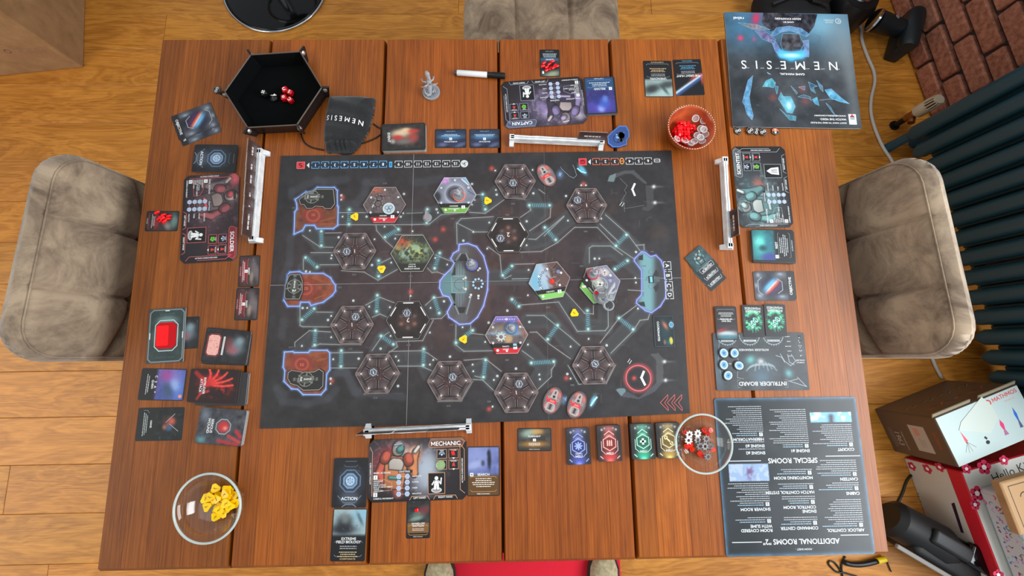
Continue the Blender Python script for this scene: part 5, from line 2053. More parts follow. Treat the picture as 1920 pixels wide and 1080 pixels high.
def stack(label, px, n, T, z=ZT, jit=0.6, edge=(206, 204, 200), dark=(40, 38, 40), group=None, seed=1, r=3.0, shift=(0, 0)):
    """a pile of cards seen as its edges: n slightly shifted leaves; px = corners of the top"""
    c, a, W, H = quad(px, z + T * .001)
    rg_ = random.Random(seed)
    V, F, C = [], [], []
    th = T / n
    k0 = 0
    O = np.array(rrect(W, H, r, 2))
    m = len(O)
    for k in range(n):
        f = 1 - k / max(1, n - 1) if n > 1 else 0
        d = np.array([rg_.uniform(-jit, jit) + shift[0] * f, rg_.uniform(-jit, jit) + shift[1] * f])
        ang = rg_.uniform(-jit, jit) * .008
        R2 = np.array([[math.cos(ang), math.sin(ang)], [-math.sin(ang), math.cos(ang)]])
        o = O @ R2 + d
        z0, z1 = k * th, k * th + th * .86
        V.append(np.hstack([o, np.full((m, 1), z0)])); V.append(np.hstack([o, np.full((m, 1), z1)])); V.append(np.hstack([o, np.full((m, 1), z1)]))
        i = np.arange(m); j = (i + 1) % m
        F += [np.stack([i, j, m + j, m + i], 1) + k0, np.array([list(range(m))[::-1]]) + k0, np.array([[2 * m + q for q in range(m)]]) + k0]
        e = lin(edge) if k % 2 == 0 else lin(np.array(edge) * .86)
        C += [np.tile(e, (2 * m, 1)), np.tile(lin(dark), (m, 1))]
        k0 += 3 * m
    me = mesh_arrays('card_stack', np.vstack(V) * .001, F, np.vstack(C))
    o = link('card_stack', me, M_CARD, None, (c.x, c.y, z + .0001), (0, 0, a))
    prop(o, label, 'card stack', group)
    return z + T * .001 + .0002


def UV(W, H):
    return lambda u, v: ((u - .5) * W, (v - .5) * H)


# ---------------- character boards
def trooper(c, u, v, sc_, rot, mir, cols):
    """painted armoured figure: shaded limbs, chest plate, shoulder pads, helmet and visor"""
    S = sc_ * c.H
    cr, sr = math.cos(rot), math.sin(rot)
    T = lambda x, y: ((u - .5) * c.W + S * (mir * x * cr - y * sr), (v - .5) * c.H + S * (mir * x * sr + y * cr))
    dk = (26, 22, 26)

    def limb(pts, w_, col):
        q = [T(*p_) for p_ in pts]
        c.seg(q, w_ * S * 1.25, dk, .8, 1.4, uv=False)
        c.seg(q, w_ * S, np.array(col) * .62, .95, 1.0, uv=False)
        c.seg([(x + .14 * w_ * S, y + .2 * w_ * S) for x, y in q], w_ * S * .45, col, .9, w_ * S * .25, uv=False)

    def plate(pts, col):
        q = [T(*p_) for p_ in pts]
        c.fill(q, np.array(col) * .6, .95, uv=False)
        k = c.inside(q, uv=False)
        g = np.clip(((c.x[k] - q[0][0]) * .4 + (c.y[k] - q[0][1]) * .7) / (S * .5) + .35, 0, 1)
        c.c[k] += (np.array(col, float) - c.c[k]) * (g * .8)[:, None]
        c.seg(q + [q[0]], 1.0, dk, .7, .8, uv=False)
    limb([(-.26, .08), (-.34, -.20), (-.20, -.40)], .13, cols[0])
    plate([(-.20, -.48), (.20, -.48), (.24, .02), (.14, .18), (-.14, .18), (-.24, .02)], cols[4])
    plate([(-.14, -.10), (.14, -.10), (.17, .06), (.08, .14), (-.08, .14), (-.17, .06)], cols[1])
    limb([(-.1, -.26), (.12, -.26)], .05, cols[3])
    limb([(.26, .06), (.40, -.14), (.36, .16), (.38, .30)], .12, cols[4])
    limb([(.36, .30), (.42, .40)], .06, cols[1])
    for x in (-.25, .25):
        limb([(x, .10), (x * .92, .16)], .17, cols[0])
    limb([(0, .30), (0, .36)], .20, cols[1])
    limb([(.03, .31), (.06, .33)], .11, cols[3])
    limb([(-.08, .40), (.06, .44)], .03, cols[5])


def dash_art(th):
    def f(c):
        c.c[:] = (32, 28, 32)
        n, n2 = c.noise(26, th['s'], 4), c.noise(9, th['s'] + 3, 3)
        m = np.exp(-(((c.u - .36) / .44) ** 2 + ((c.v - .60) / .46) ** 2) ** 2)
        c.mix(m * (.35 + .6 * n), th['bg'])
        c.mix(m * sstep(.5, .75, n2) * .4, th['hi'])
        for (u, v, ru, rv, k, a, r) in th['fig']:
            c.blob(u, v, ru, rv, th['c'][k], a, r, 3)
        c.scratch(90, th['s'], [th['hi'], (24, 20, 26), th['c'][0]], .06, .4, .55, .95, .06, .5, .4)
        trooper(c, *th['pose'], th['c'])
        c.mix(sstep(.06, .02, c.v) * .9, (22, 20, 22))
        c.mix(sstep(.9, .97, c.u), (26, 22, 26))
    return f


def dash_vec(th, title):
    def f(v, W, H):
        p = UV(W, H)
        ln = th['line']
        K = W / 185.0
        S = lambda x: x * K
        # frame
        v.pl([p(.975, .30), p(.975, .80), p(.93, .90), p(.93, .16), p(.975, .10)], S(.9), ln, 1)
        v.pl([p(.04, .10), p(.04, .80), p(.015, .88)], S(.9), ln, 1)
        v.pl([p(.63, .985), p(.95, .985), p(.985, .93)], S(.9), ln, 1)
        for a, b in ((.42, .62), (.66, .90)):
            v.pl([p(a, .02), p(a + .02, .075), p(b - .02, .075), p(b, .02)], S(.9), ln, 2)
        v.text('LEFT HAND', *p(.52, .05), S(3), WT_, 3)
        v.text('RIGHT HAND', *p(.78, .05), S(3), WT_, 3)
        v.text('ACTION CARDS DECK', *p(.022, .46), S(2.6), WT_, 3, 'c', PI / 2)
        v.text('ACTION CARDS DISCARD', *p(.952, .46), S(2.6), WT_, 3, 'c', PI / 2)
        # title plate
        v.poly([p(.61, .88), p(.63, .965), p(.95, .965), p(.975, .92), p(.95, .845), p(.63, .845)], th['plate'], 1)
        v.pl([p(.61, .88), p(.63, .965), p(.95, .965), p(.975, .92), p(.95, .845), p(.63, .845)], S(.8), ln, 2, True)
        v.text(title, *p(.785, .905), S(7.4), (240, 240, 240), 3, 'c', 0, 1, 1.02)
        # icon boxes
        for (u, vv, k) in ((.745, .735, 0), (.745, .56, 1), (.865, .735, 2), (.865, .56, 2)):
            v.rect(*p(u, vv), S(19), S(17), (22, 21, 24), 1)
            v.frame(*p(u, vv), S(18), S(16), S(.8), ln, 2)
            x, y = p(u, vv)
            if k == 0:
                v.ring(x, y - S(1), S(4.5), S(2.4), (140, 160, 190), 3, 16, 0, PI)
                v.disc(x, y - S(1), S(2), (190, 200, 214), 3, 10)
            elif k == 1:
                for q in range(5):
                    v.disc(x + S(3) * math.cos(q * 1.26), y + S(3) * math.sin(q * 1.26), S(2.2), (110, 190, 60), 3, 8)
            else:
                v.poly([(x - S(3), y - S(3)), (x + S(3), y - S(3)), (x + S(1), y + S(5)), (x - S(2), y + S(2))], (206, 50, 52), 3)
                v.poly([(x - S(3), y - S(7)), (x + S(3), y - S(7)), (x, y - S(10))], (226, 226, 226), 3)
            v.text(('SLIME', 'SCAN', 'WOUND', 'WOUND')[k + (1 if k == 2 and vv < .6 else 0)], x, y + S(6.2), S(2), WT_, 3)
        # figure box
        v.rect(*p(.69, .27), S(31), S(37), (14, 14, 15), 1)
        v.frame(*p(.69, .27), S(31), S(37), S(.9), ln, 2)
        x, y = p(.69, .27)
        if th.get('capsule'):
            v.poly([(x - S(9), y - S(13)), (x + S(9), y - S(13)), (x + S(7), y + S(4)), (x, y + S(14)), (x - S(7), y + S(4))], (222, 222, 222), 3)
            for q in (-4, 0, 4):
                v.pl([(x + S(q), y - S(9)), (x + S(q * .6), y + S(3))], S(1.2), (70, 70, 72), 4)
        else:
            v.disc(x, y - S(12), S(10), (190, 190, 190), 3, 20, ry=S(5))
            v.disc(x, y - S(12), S(7), (140, 140, 142), 4, 18, ry=S(3))
            v.poly([(x - S(5), y - S(11)), (x - S(1), y - S(11)), (x, y - S(4)), (x + S(1), y - S(11)), (x + S(5), y - S(11)), (x + S(4), y + S(5)), (x - S(4), y + S(5))], (228, 228, 228), 5)
            v.disc(x, y + S(9), S(3.6), (228, 228, 228), 5, 12)
            v.pl([(x + S(4), y + S(4)), (x + S(8), y - S(1)), (x + S(9), y + S(9))], S(2.4), (228, 228, 228), 5)
            v.pl([(x - S(4), y + S(4)), (x - S(8), y - S(2))], S(2.4), (228, 228, 228), 5)
        # crafting table
        v.rect(*p(.375, .475), S(27), S(5.4), (40, 37, 42), 1)
        v.text('CRAFTING', *p(.365, .475), S(3), WT_, 3)
        for i in range(4):
            yy = .395 - i * .092
            for uu in (.31, .395):
                v.hexa(*p(uu, yy), S(4.8), (206, 216, 234), 3)
                v.hexa(*p(uu, yy), S(3.5), (92, 128, 190), 4)
                x, y = p(uu, yy)
                for q in (0, 1.05, 2.1):
                    v.rect(x, y, S(5.4), S(1), (222, 230, 240), 5, q)
            v.rect(*p(.352, yy), S(3), S(1), th['line'], 3)
            v.text(('ANTIDOTE', 'FLAMES', 'TASER', 'MOLOTOV')[i], *p(.445, yy), S(2.4), WT_, 3, 'l')
        # basic actions list
        v.text('BASIC ACTIONS', *p(.055, .465), S(3), WT_, 3, 'l')
        for yy, w_ in ((.395, '1'), (.12, '2')):
            v.rect(*p(.075, yy), S(7.4), S(7.4), WT_, 3)
            v.text(w_, *p(.075, yy), S(4.6), (40, 40, 42), 4)
        for i, wd in enumerate(('MOVEMENT', 'SHOOT', 'MELEE ATTACK', 'PICK UP HEAVY OBJECT', 'TRADE', 'CRAFT ITEM')):
            v.text(wd, *p(.055, .335 - i * .031), S(2.3), WT_, 3, 'l')
        v.pl([p(.05, .36), p(.16, .36), p(.24, .30), p(.24, .19), p(.05, .16)], S(.7), ln, 2)
        v.text('CAREFUL MOVEMENT', *p(.055, .058), S(2.6), WT_, 3, 'l')
    return f


TH = dict(
    mech=dict(pose=(.28, .58, .80, -.12, 1), s=3, bg=(92, 84, 92), hi=(176, 178, 186), line=(206, 150, 112), plate=(96, 62, 52), c=[(196, 92, 70), (216, 206, 196), (150, 46, 48), (86, 150, 142), (206, 130, 84), (172, 182, 196), (46, 40, 46)],
              fig=[(.58, .42, .14, .34, 5, .85, 0), (.60, .60, .10, .2, 5, .6, 0), (.26, .74, .16, .18, 2, .85, 0), (.15, .58, .09, .2, 2, .8, .3), (.155, .58, .05, .14, 6, .8, .3), (.36, .70, .055, .16, 1, .95, -.3), (.35, .72, .03, .05, 3, .9, 0), (.46, .72, .07, .17, 4, .85, -.2),
                   (.455, .79, .04, .07, 1, .8, 0), (.27, .36, .10, .12, 0, .85, .6), (.30, .18, .05, .14, 0, .8, 0), (.12, .42, .05, .10, 1, .5, 0)]),
    sold=dict(pose=(.30, .60, .80, .25, -1), s=11, bg=(96, 66, 76), hi=(170, 140, 146), line=(206, 92, 96), plate=(128, 34, 40), c=[(166, 90, 96), (196, 176, 170), (74, 56, 62), (216, 92, 100), (120, 104, 108), (60, 46, 52), (40, 30, 36)],
              fig=[(.28, .72, .11, .16, 1, .75, 0), (.27, .70, .06, .08, 0, .8, 0), (.28, .74, .15, .24, 2, .5, 0), (.06, .92, .09, .10, 3, .9, 0), (.45, .58, .16, .10, 4, .6, .5), (.55, .50, .10, .07, 2, .8, .5), (.30, .45, .16, .12, 5, .7, 0), (.60, .78, .16, .20, 6, .7, 0)]),
    capt=dict(pose=(.24, .60, .78, -.10, 1), s=23, bg=(106, 92, 126), hi=(190, 178, 206), line=(150, 150, 172), plate=(72, 82, 108), c=[(140, 124, 168), (206, 186, 186), (84, 72, 104), (178, 160, 200), (60, 50, 72), (220, 206, 220), (176, 130, 130)],
              fig=[(.22, .62, .17, .26, 0, .7, 0), (.27, .74, .07, .10, 2, .9, 0), (.27, .70, .045, .07, 6, .85, 0), (.12, .62, .06, .22, 5, .55, .3), (.36, .60, .06, .22, 4, .8, 0), (.46, .72, .10, .10, 3, .7, .6), (.52, .60, .05, .12, 0, .8, .4), (.30, .50, .1, .1, 1, .5, 0), (.08, .85, .06, .08, 5, .5, 0)]),
    sci=dict(pose=(.26, .60, .80, .1, 1), s=31, bg=(84, 106, 110), hi=(160, 184, 184), line=(150, 158, 160), plate=(74, 80, 84), c=[(120, 170, 170), (206, 214, 208), (60, 80, 86), (180, 206, 202), (98, 136, 138), (96, 132, 134), (168, 98, 88)], capsule=True,
             fig=[(.24, .58, .16, .22, 0, .75, 0), (.26, .80, .08, .12, 3, .85, 0), (.26, .785, .05, .08, 1, .9, 0), (.40, .60, .10, .16, 3, .7, .5), (.34, .45, .09, .14, 0, .8, 0), (.52, .56, .09, .10, 6, .8, .3), (.14, .52, .06, .14, 5, .8, 0), (.45, .76, .14, .12, 2, .6, 0), (.26, .46, .12, .05, 3, .6, .3)]))


def dash(th, title, px, label):
    t = 1.8
    c, a, W, H = quad(px, ZT + t * .001)
    v = Vec()
    dash_vec(TH[th], title)(v, W, H)
    return slab('player_board', label, 'player board', chamf(W, H, 9), t, (c.x, c.y), a, ZT + .0001, dash_art(TH[th]), v, None, 1.1, (96, 88, 88), (30, 28, 30), M_CARD)


dash('mech', 'MECHANIC', [(692, 825), (876, 819), (875, 936), (689, 943)], 'dark player board headed MECHANIC, at the near side of the table')
dash('sold', 'SOLDIER', [(448, 325), (445, 491), (336, 492), (347, 329)], 'dark red player board headed SOLDIER, at the left end of the table')
dash('capt', 'CAPTAIN', [(1104, 231), (945, 242), (940, 154), (1089, 143)], 'purple-grey player board headed CAPTAIN, at the far side of the table')
dash('sci', 'SCIENTIST', [(1386, 430), (1372, 277), (1470, 272.5), (1488, 423)], 'teal-grey player board headed SCIENTIST, at the right end of the table')


# ---------------- card faces
def obj_art(c):
    c.c[:] = (40, 40, 46)
    c.addc((c.noise(12, 4, 3) - .5) * 40, (1, 1, 1.05))
    for u, v, ru, rv in ((.15, .85, .2, .16), (.85, .85, .2, .14), (.12, .3, .12, .2), (.88, .3, .14, .2), (.5, .92, .2, .1)):
        c.blob(u, v, ru, rv, (104, 112, 124), .75)
        c.blob(u + .03, v + .03, ru * .35, rv * .35, (176, 186, 196), .6)
    d = (c.u - .5) * .75 + (c.v - .55)
    m = np.exp(-(((c.u - .5) / .30) ** 2 + ((c.v - .56) / .26) ** 2) ** 2)
    c.mix(m, (40, 40, 70))
    c.mix(m * np.exp(-((d - .10) / .09) ** 2), (92, 176, 216))
    c.mix(m * np.exp(-((d - .0) / .05) ** 2), (214, 206, 216))
    c.mix(m * np.exp(-((d + .06) / .045) ** 2), (226, 84, 44))
    c.mix(m * np.exp(-((d + .17) / .06) ** 2), (80, 40, 84))
    c.mix(sstep(.2, .13, c.v), (34, 33, 37))


def obj_vec(st):
    def f(v, W, H):
        p = UV(W, H)
        v.text(st, *p(.5, .10), 5.2, WT_, 3, 'c', 0, 1, 1.05)
        v.pl([p(.25, .42), p(.36, .30), p(.64, .30), p(.75, .42)], 1.4, (150, 158, 166), 2)
        v.pl([p(.2, .8), p(.32, .9), p(.68, .9), p(.8, .8)], 1.4, (150, 158, 166), 2)
    return f


def action_art(c):
    c.c[:] = (24, 25, 29)
    c.addc((c.noise(8, 14, 3) - .5) * 14, (1, 1, 1.1))
    c.blob(.5, .52, .42, .34, (52, 60, 72), .9, 0, 4)
    c.blob(.5, .18, .30, .16, (74, 84, 98), .8, 0, 4)
    c.blob(.5, .54, .27, .21, (66, 88, 116), .95, 0, 6)
    c.blob(.5, .54, .17, .13, (130, 164, 196), .9, 0, 4)
    c.scratch(40, 5, [(110, 124, 142), (20, 22, 26)], .2, .3, .8, .8, .1, .6, .5)


def action_vec(v, W, H):
    p = UV(W, H)
    o8 = lambda r: [(r * math.cos(PI / 8 + k * PI / 4), H * .04 + r * 1.02 * math.sin(PI / 8 + k * PI / 4)) for k in range(8)]
    v.pl(o8(W * .32), 1.8, (96, 116, 140), 1, True)
    v.pl(o8(W * .26), 1.2, (26, 36, 50), 2, True)
    v.pl(o8(W * .205), 1.4, (146, 172, 200), 2, True)
    v.ring(0, H * .04, W * .11, 1.6, (190, 214, 232), 3, 20)
    for q in (0, 1.05, 2.1):
        v.rect(0, H * .04, W * .2, 1.1, (200, 222, 238), 3, q)
    v.text('ACTION', *p(.5, .185), 5.6, (228, 234, 240), 3)
    v.pl([p(.16, .24), p(.34, .10), p(.66, .10), p(.84, .24)], 1.6, (96, 108, 124), 2)
    v.pl([p(.3, .02), p(.4, .07), p(.6, .07), p(.7, .02)], 1.4, (120, 136, 154), 2)
    v.pl([p(.34, .94), p(.66, .94)], 1.4, (84, 92, 104), 2)
    v.pl([p(.3, .86), p(.36, .83), p(.64, .83), p(.7, .86)], 1.2, (84, 92, 104), 2)


def pict(base, blobs, seed, txt=None, cut=.45, darkc=(22, 22, 25), scr=25, sc=None):
    scr = scr // 2
    """card with a painted upper picture and a dark text field below"""
    def f(c):
        c.c[:] = base
        n = c.noise(10, seed, 4)
        c.addc((n - .5) * 46, (1, 1, 1))
        for (u, v, ru, rv, col, a, r) in blobs:
            c.blob(u, v, ru, rv, col, a, r, 3)
        if scr:
            c.scratch(scr, seed, sc or [(200, 205, 210), (20, 20, 24)], .08, cut + .05, .92, .95, .08, .4, .35)
        if cut > 0:
            c.mix(sstep(cut + .04, cut - .05, c.v), darkc)
        e = np.minimum(np.minimum(c.u * c.W, (1 - c.u) * c.W), np.minimum(c.v * c.H, (1 - c.v) * c.H))
        c.mix(sstep(2.4, 1.2, e), (18, 18, 20))
    return f


def textcard(title, foot=None, lines=3, lc=(170, 174, 178), tv=.40, sub=None, colr=None, fr=(140, 150, 156), num=None, tl=None, plate=None):
    def f(v, W, H):
        p = UV(W, H)
        k = min(W, H) / 63
        if plate:
            v.poly([p(.06, .40), p(.94, .40), p(.96, .36), p(.94, .14), p(.06, .14), p(.04, .36)], plate, 1)
        yy = tv
        for i, s_ in enumerate(title if isinstance(title, (list, tuple)) else [title]):
            v.text(s_, *p(.5, yy), 4.4 * k, WT_, 3)
            yy -= 5.6 * k / H
        v.greek(*p(.5, yy - .02), W * .74, lines, 3.6 * k, lc, 3, 'c', 3)
        if colr:
            v.greek(*p(.5, yy - .05 - lines * 3.6 * k / H), W * .74, 3, 3.6 * k, colr, 3, 'c', 7)
        v.pl([p(.10, tv - .07), p(.14, tv - .045), p(.86, tv - .045), p(.90, tv - .07)], .6, fr, 2)
        v.pl([p(.10, .12), p(.15, .09), p(.85, .09), p(.90, .12)], .6, fr, 2)
        if foot:
            v.text(foot, *p(.5, .045), 2.6 * k, lc if colr is None else colr, 3, 'c', 0, 0, 1.3)
        if num:
            v.rect(*p(.14, tv), 6.4 * k, 6.4 * k, WT_, 3)
            v.text(num, *p(.14, tv), 4.2 * k, (30, 30, 32), 4)
    return f


# objective cards, far left corner (soldier's)
card('objective card with a rainbow streak, lower one of the far left pair', [(400, 203), (416, 246), (343, 275), (327, 232)], obj_art, obj_vec('OBJECTIVE'), group='objective cards lying face down')
card('objective card with a rainbow streak, upper one of the far left pair', [(395, 193), (410.5, 236), (336, 264), (320, 217)], obj_art, obj_vec('OBJECTIVE'), ZT + .0007, group='objective cards lying face down')
# right end pair (scientist's)
card('objective card with a rainbow streak, lower one of the right-hand pair', [(1421, 563), (1414, 512), (1489, 504.5), (1493, 560)], obj_art, obj_vec('OBJECTIVE'), group='objective cards lying face down')
card('objective card with a rainbow streak, upper one of the right-hand pair', [(1418, 566), (1411, 513), (1487, 505), (1491, 562)], obj_art, obj_vec('OBJECTIVE'), ZT + .0007, group='objective cards lying face down')
# action decks
zt = stack('small stack of action cards above the red-headed player board', [(446, 272), (440, 323), (360, 322), (366, 271)], 5, 3.5, jit=.9, edge=(150, 146, 142))
card('action card with blue-grey octagon, on its stack at the left end', [(446, 272), (440, 323), (360, 322), (366, 271)], action_art, action_vec, zt)
zt = stack('small stack of action cards left of the near player board', [(627, 860), (690, 859), (687, 952), (622, 952)], 4, 2.0, jit=.6, edge=(120, 118, 116))
card('action card with blue-grey octagon, upright at the near side of the table', [(627, 860), (690, 859), (687, 952), (622, 952)], action_art, action_vec, zt)

# mechanic's cards
card('objective card with a pale sky and dark figure, below the action card', [(624, 953), (688, 954), (685, 1052), (620, 1053)],
     pict((150, 172, 176), [(.85, .9, .3, .2, (130, 176, 196), .9, 0), (.35, .72, .24, .16, (40, 42, 48), .95, .4), (.3, .60, .4, .10, (34, 36, 42), .95, 0), (.36, .80, .12, .1, (120, 126, 124), .8, .5), (.8, .8, .05, .14, (84, 100, 106), .9, .5)], 6, cut=.5),
     textcard(['EXTREME', 'FIELD BIOLOGY'], 'CORPORATE', 2, tv=.425, colr=(216, 190, 140)))
card('action card SEARCH with a lone figure in blue haze, right of the near player board', [(876, 838), (937, 836), (937, 930), (876, 930)],
     pict((96, 106, 160), [(.3, .8, .5, .3, (136, 146, 196), .8, 0), (.68, .72, .06, .2, (24, 26, 40), 1, 0), (.66, .86, .05, .06, (28, 30, 44), 1, 0), (.48, .66, .06, .06, (40, 44, 62), .9, 0), (.2, .62, .25, .08, (170, 180, 214), .6, .3)], 7, cut=.42, darkc=(92, 62, 30), scr=12),
     textcard('SEARCH', 'MECHANIC', 5, (236, 226, 210), .43, num='4', fr=(206, 150, 84)))
card('weapon card with a red cube below the near player board', [(762, 937), (807, 936), (806, 1009), (762, 1010)],
     pict((44, 46, 46), [(.5, .6, .3, .12, (92, 130, 116), .8, .3), (.75, .72, .25, .12, (120, 50, 54), .8, .4), (.4, .5, .3, .06, (160, 176, 160), .6, .2)], 8, cut=.40, darkc=(30, 26, 24), scr=10),
     textcard(['SAWED-OFF', 'SHOTGUN'], 'MECHANIC', 2, (226, 214, 200), .38, fr=(206, 150, 84), plate=(120, 84, 46)))
card('small orange item card FLASHLIGHT in front of the game board', [(970, 803), (1034, 802), (1034, 846), (970, 846)],
     pict((52, 50, 46), [(.35, .78, .25, .2, (150, 176, 160), .85, .2), (.6, .84, .2, .14, (206, 150, 80), .8, 0), (.5, .30, .42, .14, (166, 116, 52), .95, 0)], 9, cut=0, scr=16),
     lambda v, W, H: (v.text('FLASHLIGHT', 0, H * .14, 3, WT_, 3), v.rect(0, -H * .02, 6, 5, WT_, 3), v.text('1', 0, -H * .02, 3.4, (40, 36, 30), 4), v.greek(0, -H * .16, W * .5, 2, 3, WT_, 3, 'c', 3), v.text('MECHANIC', 0, -H * .42, 2.2, (200, 190, 180), 3, 'c', 0, 0, 1.3)))


# item decks
def item_art(col):
    def f(c):
        c.c[:] = (38, 38, 40)
        c.addc((c.noise(6, 4, 3) - .5) * 16, (1, 1, 1))
        c.blob(.5, .5, .30, .40, np.array(col) * .75 + 10, .9, 0, 4)
        c.blob(.5, .12, .34, .13, col, .95, 0, 3)
        c.blob(.5, .5, .22, .15, np.array(col) * .8, .9, 0, 6)
        c.blob(.5, .9, .3, .1, np.array(col) * .6 + 70, .85)
        c.blob(.5, .70, .16, .05, np.array(col) * .6 + 110, .8)
        c.blob(.5, .02, .15, .06, np.minimum(np.array(col) * 1.4 + 30, 250), .9)
    return f


def item_vec(kind, col, lt):
    def f(v, W, H):
        v.pl(hexo(W * .30, PI / 6), 1.5, lt, 2, True)
        v.hexa(0, 0, W * .235, tuple(np.array(col) * .6), 1, PI / 6)
        if kind == 'star':
            for q in range(4):
                v.rect(0, 0, W * .34, 2.6, lt, 3, q * PI / 4)
            v.disc(0, 0, 4.4, lt, 4, 16)
        elif kind == 'bars':
            for q in (-4, 0, 4):
                v.rect(q, -.5, 2.6, 9, lt, 3); v.poly([(q - 1.3, 4), (q + 1.3, 4), (q, 7)], lt, 3)
        elif kind == 'cross':
            v.rect(0, 0, 12, 4, (232, 240, 236), 3); v.rect(0, 0, 4, 12, (232, 240, 236), 3)
        else:
            v.rect(0, 0, 14, 3, lt, 3, -.8); v.ring(-5, 5.2, 3, 1.8, lt, 3, 14, 0, 4.6); v.ring(5, -5.2, 2.6, 1.8, lt, 3, 14)
        for s in (-1, 1):
            v.pl([(s * W * .18, -H * .30), (s * W * .34, -H * .20), (s * W * .34, H * .06)], 1.1, lt, 2)
            v.pl([(s * W * .30, -H * .42), (s * W * .40, -H * .36)], 1.6, lt, 2)
            v.disc(s * W * .30, H * .38, 2.4, (150, 150, 152), 2, 10)
            v.disc(s * W * .18, H * .42, 1.8, (150, 150, 152), 2, 10)
        v.pl([(-W * .2, H * .24), (0, H * .34), (W * .2, H * .24)], 1.6, lt, 2)
        v.text('ITEM', 0, -H * .28, 4.4, (238, 240, 242), 3, 'c', PI)
        if kind == 'star':
            v.text('CRAFTED', 0, -H * .21, 2.2, (226, 230, 240), 3, 'c', PI)
    return f


for nm, px, col, lt, kind, T, n in (('blue', [(1061, 803), (1104, 801), (1109, 870), (1064, 872)], (74, 84, 170), (150, 170, 236), 'star', 2.5, 4), ('red', [(1119, 798), (1163, 797), (1167, 864), (1122, 866)], (196, 60, 56), (240, 180, 170), 'bars', 9, 14),
                                 ('green', [(1182, 795), (1225, 794), (1229, 860), (1186, 862)], (52, 170, 130), (186, 236, 214), 'cross', 9, 14), ('yellow', [(1232, 793), (1275, 792), (1277, 858), (1231, 860)], (190, 150, 76), (240, 222, 170), 'wrench', 8, 12)):
    q = px
    zt = stack('stack of small item cards under the %s-backed card, front right of the board' % nm, q, n, T, jit=.25, edge=(96, 92, 90), r=2.5)
    card('small item card with a %s back, on its stack in front of the board' % nm, q, item_art(col), item_vec(kind, col, lt), zt, r=2.5)

# soldier's cards
card('weapon card under red bullets, left edge of the table', [(337, 396), (333, 434), (271, 433), (276, 395.5)],
     pict((46, 40, 42), [(.5, .85, .4, .12, (110, 160, 150), .7, 0), (.7, .66, .3, .1, (170, 180, 170), .6, .4), (.5, .34, .42, .08, (150, 40, 44), .9, 0), (.4, .55, .3, .1, (190, 60, 54), .6, 0)], 12, cut=0, scr=14),
     textcard('', 'SOLDIER', 3, (226, 200, 196), .34, fr=(180, 60, 60)))
for i, px in enumerate(([(488, 479), (486, 538), (446, 538), (450, 479)], [(487, 540), (482, 601), (439, 600), (444, 540)])):
    card(('red-brown soldier action card numbered 1, upper of the two left of the board', 'red-brown soldier action card numbered 1, lower of the two left of the board')[i], px,
         pict((50, 40, 42), [(.5, .8, .4, .2, (130, 120, 124), .7, .3), (.7, .62, .2, .1, (190, 176, 150), .6, 0), (.5, .30, .38, .10, (150, 36, 42), .95, 0), (.5, .12, .4, .08, (110, 28, 34), .9, 0)], 13 + i, cut=0, scr=20),
         lambda v, W, H: (v.rect(0, -H * .14, 6, 6, WT_, 3), v.text('1', 0, -H * .14, 4.4, (40, 30, 30), 4), v.text(('SWIFT', 'RELOAD')[0], 0, -H * .02, 3.6, WT_, 3), v.greek(0, -H * .24, W * .7, 2, 3, (236, 214, 210), 3, 'c', 5), v.text('SOLDIER', 0, -H * .42, 2.6, (206, 150, 150), 3, 'c', 0, 0, 1.4), v.pl([(-W * .4, -H * .06), (-W * .3, -H * .09), (W * .3, -H * .09), (W * .4, -H * .06)], .8, (216, 70, 70), 2)))

# scanner sleeve with the red window and the card peeping from under it
mutA = pict((30, 30, 34), [(.5, .72, .26, .20, (110, 136, 146), .85, .3), (.6, .66, .14, .14, (150, 84, 92), .85, 0), (.4, .55, .2, .1, (120, 50, 48), .7, 0), (.3, .8, .12, .1, (150, 176, 180), .6, 0)], 17, cut=0, scr=20)
card('contamination card half hidden under the scanner frame', [(375, 595), (371, 655), (290, 655), (294, 595)], mutA, None)
sc_px = [(350, 576), (341.5, 679), (273, 682), (282, 581)]


def scan_art(c):
    c.c[:] = (44, 58, 58)
    c.addc((c.noise(9, 5, 3) - .5) * 22, (1, 1, 1))
    c.blob(.5, .78, .3, .09, (120, 150, 146), .7, 0, 4)
    c.blob(.5, .52, .36, .26, (96, 120, 118), .9, 0, 8)


def scan_vec(v, W, H):
    p = UV(W, H)
    v.pl(chamf(W * .93, H * .95, 6), 2.0, (120, 134, 136), 1, True)
    v.pl(chamf(W * .985, H * .985, 7), 1.2, (70, 80, 84), 2, True)
    v.pl(chamf(W * .62, H * .56, 9), 1.8, (176, 200, 198), 2, True)
    v.text('SCANNER', *p(.5, .90), 4.0, (70, 98, 94), 3, 'c', -PI / 2 * 0, 0, 1.2)
    v.text('READY TO SCAN', *p(.5, .10), 3.0, (70, 98, 94), 3, 'c', 0, 0, 1.1)
    for s in (-1, 1):
        v.rect(s * W * .45, 0, 2, H * .12, (206, 216, 214), 3)
    v.rect(0, H * .46, W * .12, 2, (206, 216, 214), 3)


scn = card('dark green scanner frame with a red window, left side of the table', [(282, 581), (350, 576), (341.5, 679), (273, 682)], scan_art, scan_vec, ZT + .0008, 2.2, name='scanner_frame', cat='scanner', r=2, edge=(150, 150, 150))
_c, _a, _W, _H = quad([(282, 581), (350, 576), (341.5, 679), (273, 682)], ZT + .003)
mb = MB(); mb.prism([(x * .001, y * .001) for x, y in chamf(_W * .56, _H * .48, 7)], .0022, .0031)
mb.build('red_window', mat('red_film', (190, 6, 20), .12), scn, smooth=0)
mb = MB(); mb.prism([(x * .001, y * .001) for x, y in rrect(_W * .33, _H * .37, 2)], .0031, .0034)
mb.build('bright_panel', mat('bright_red_film', (255, 10, 18), .25), scn, (-.007, 0, 0), smooth=0)


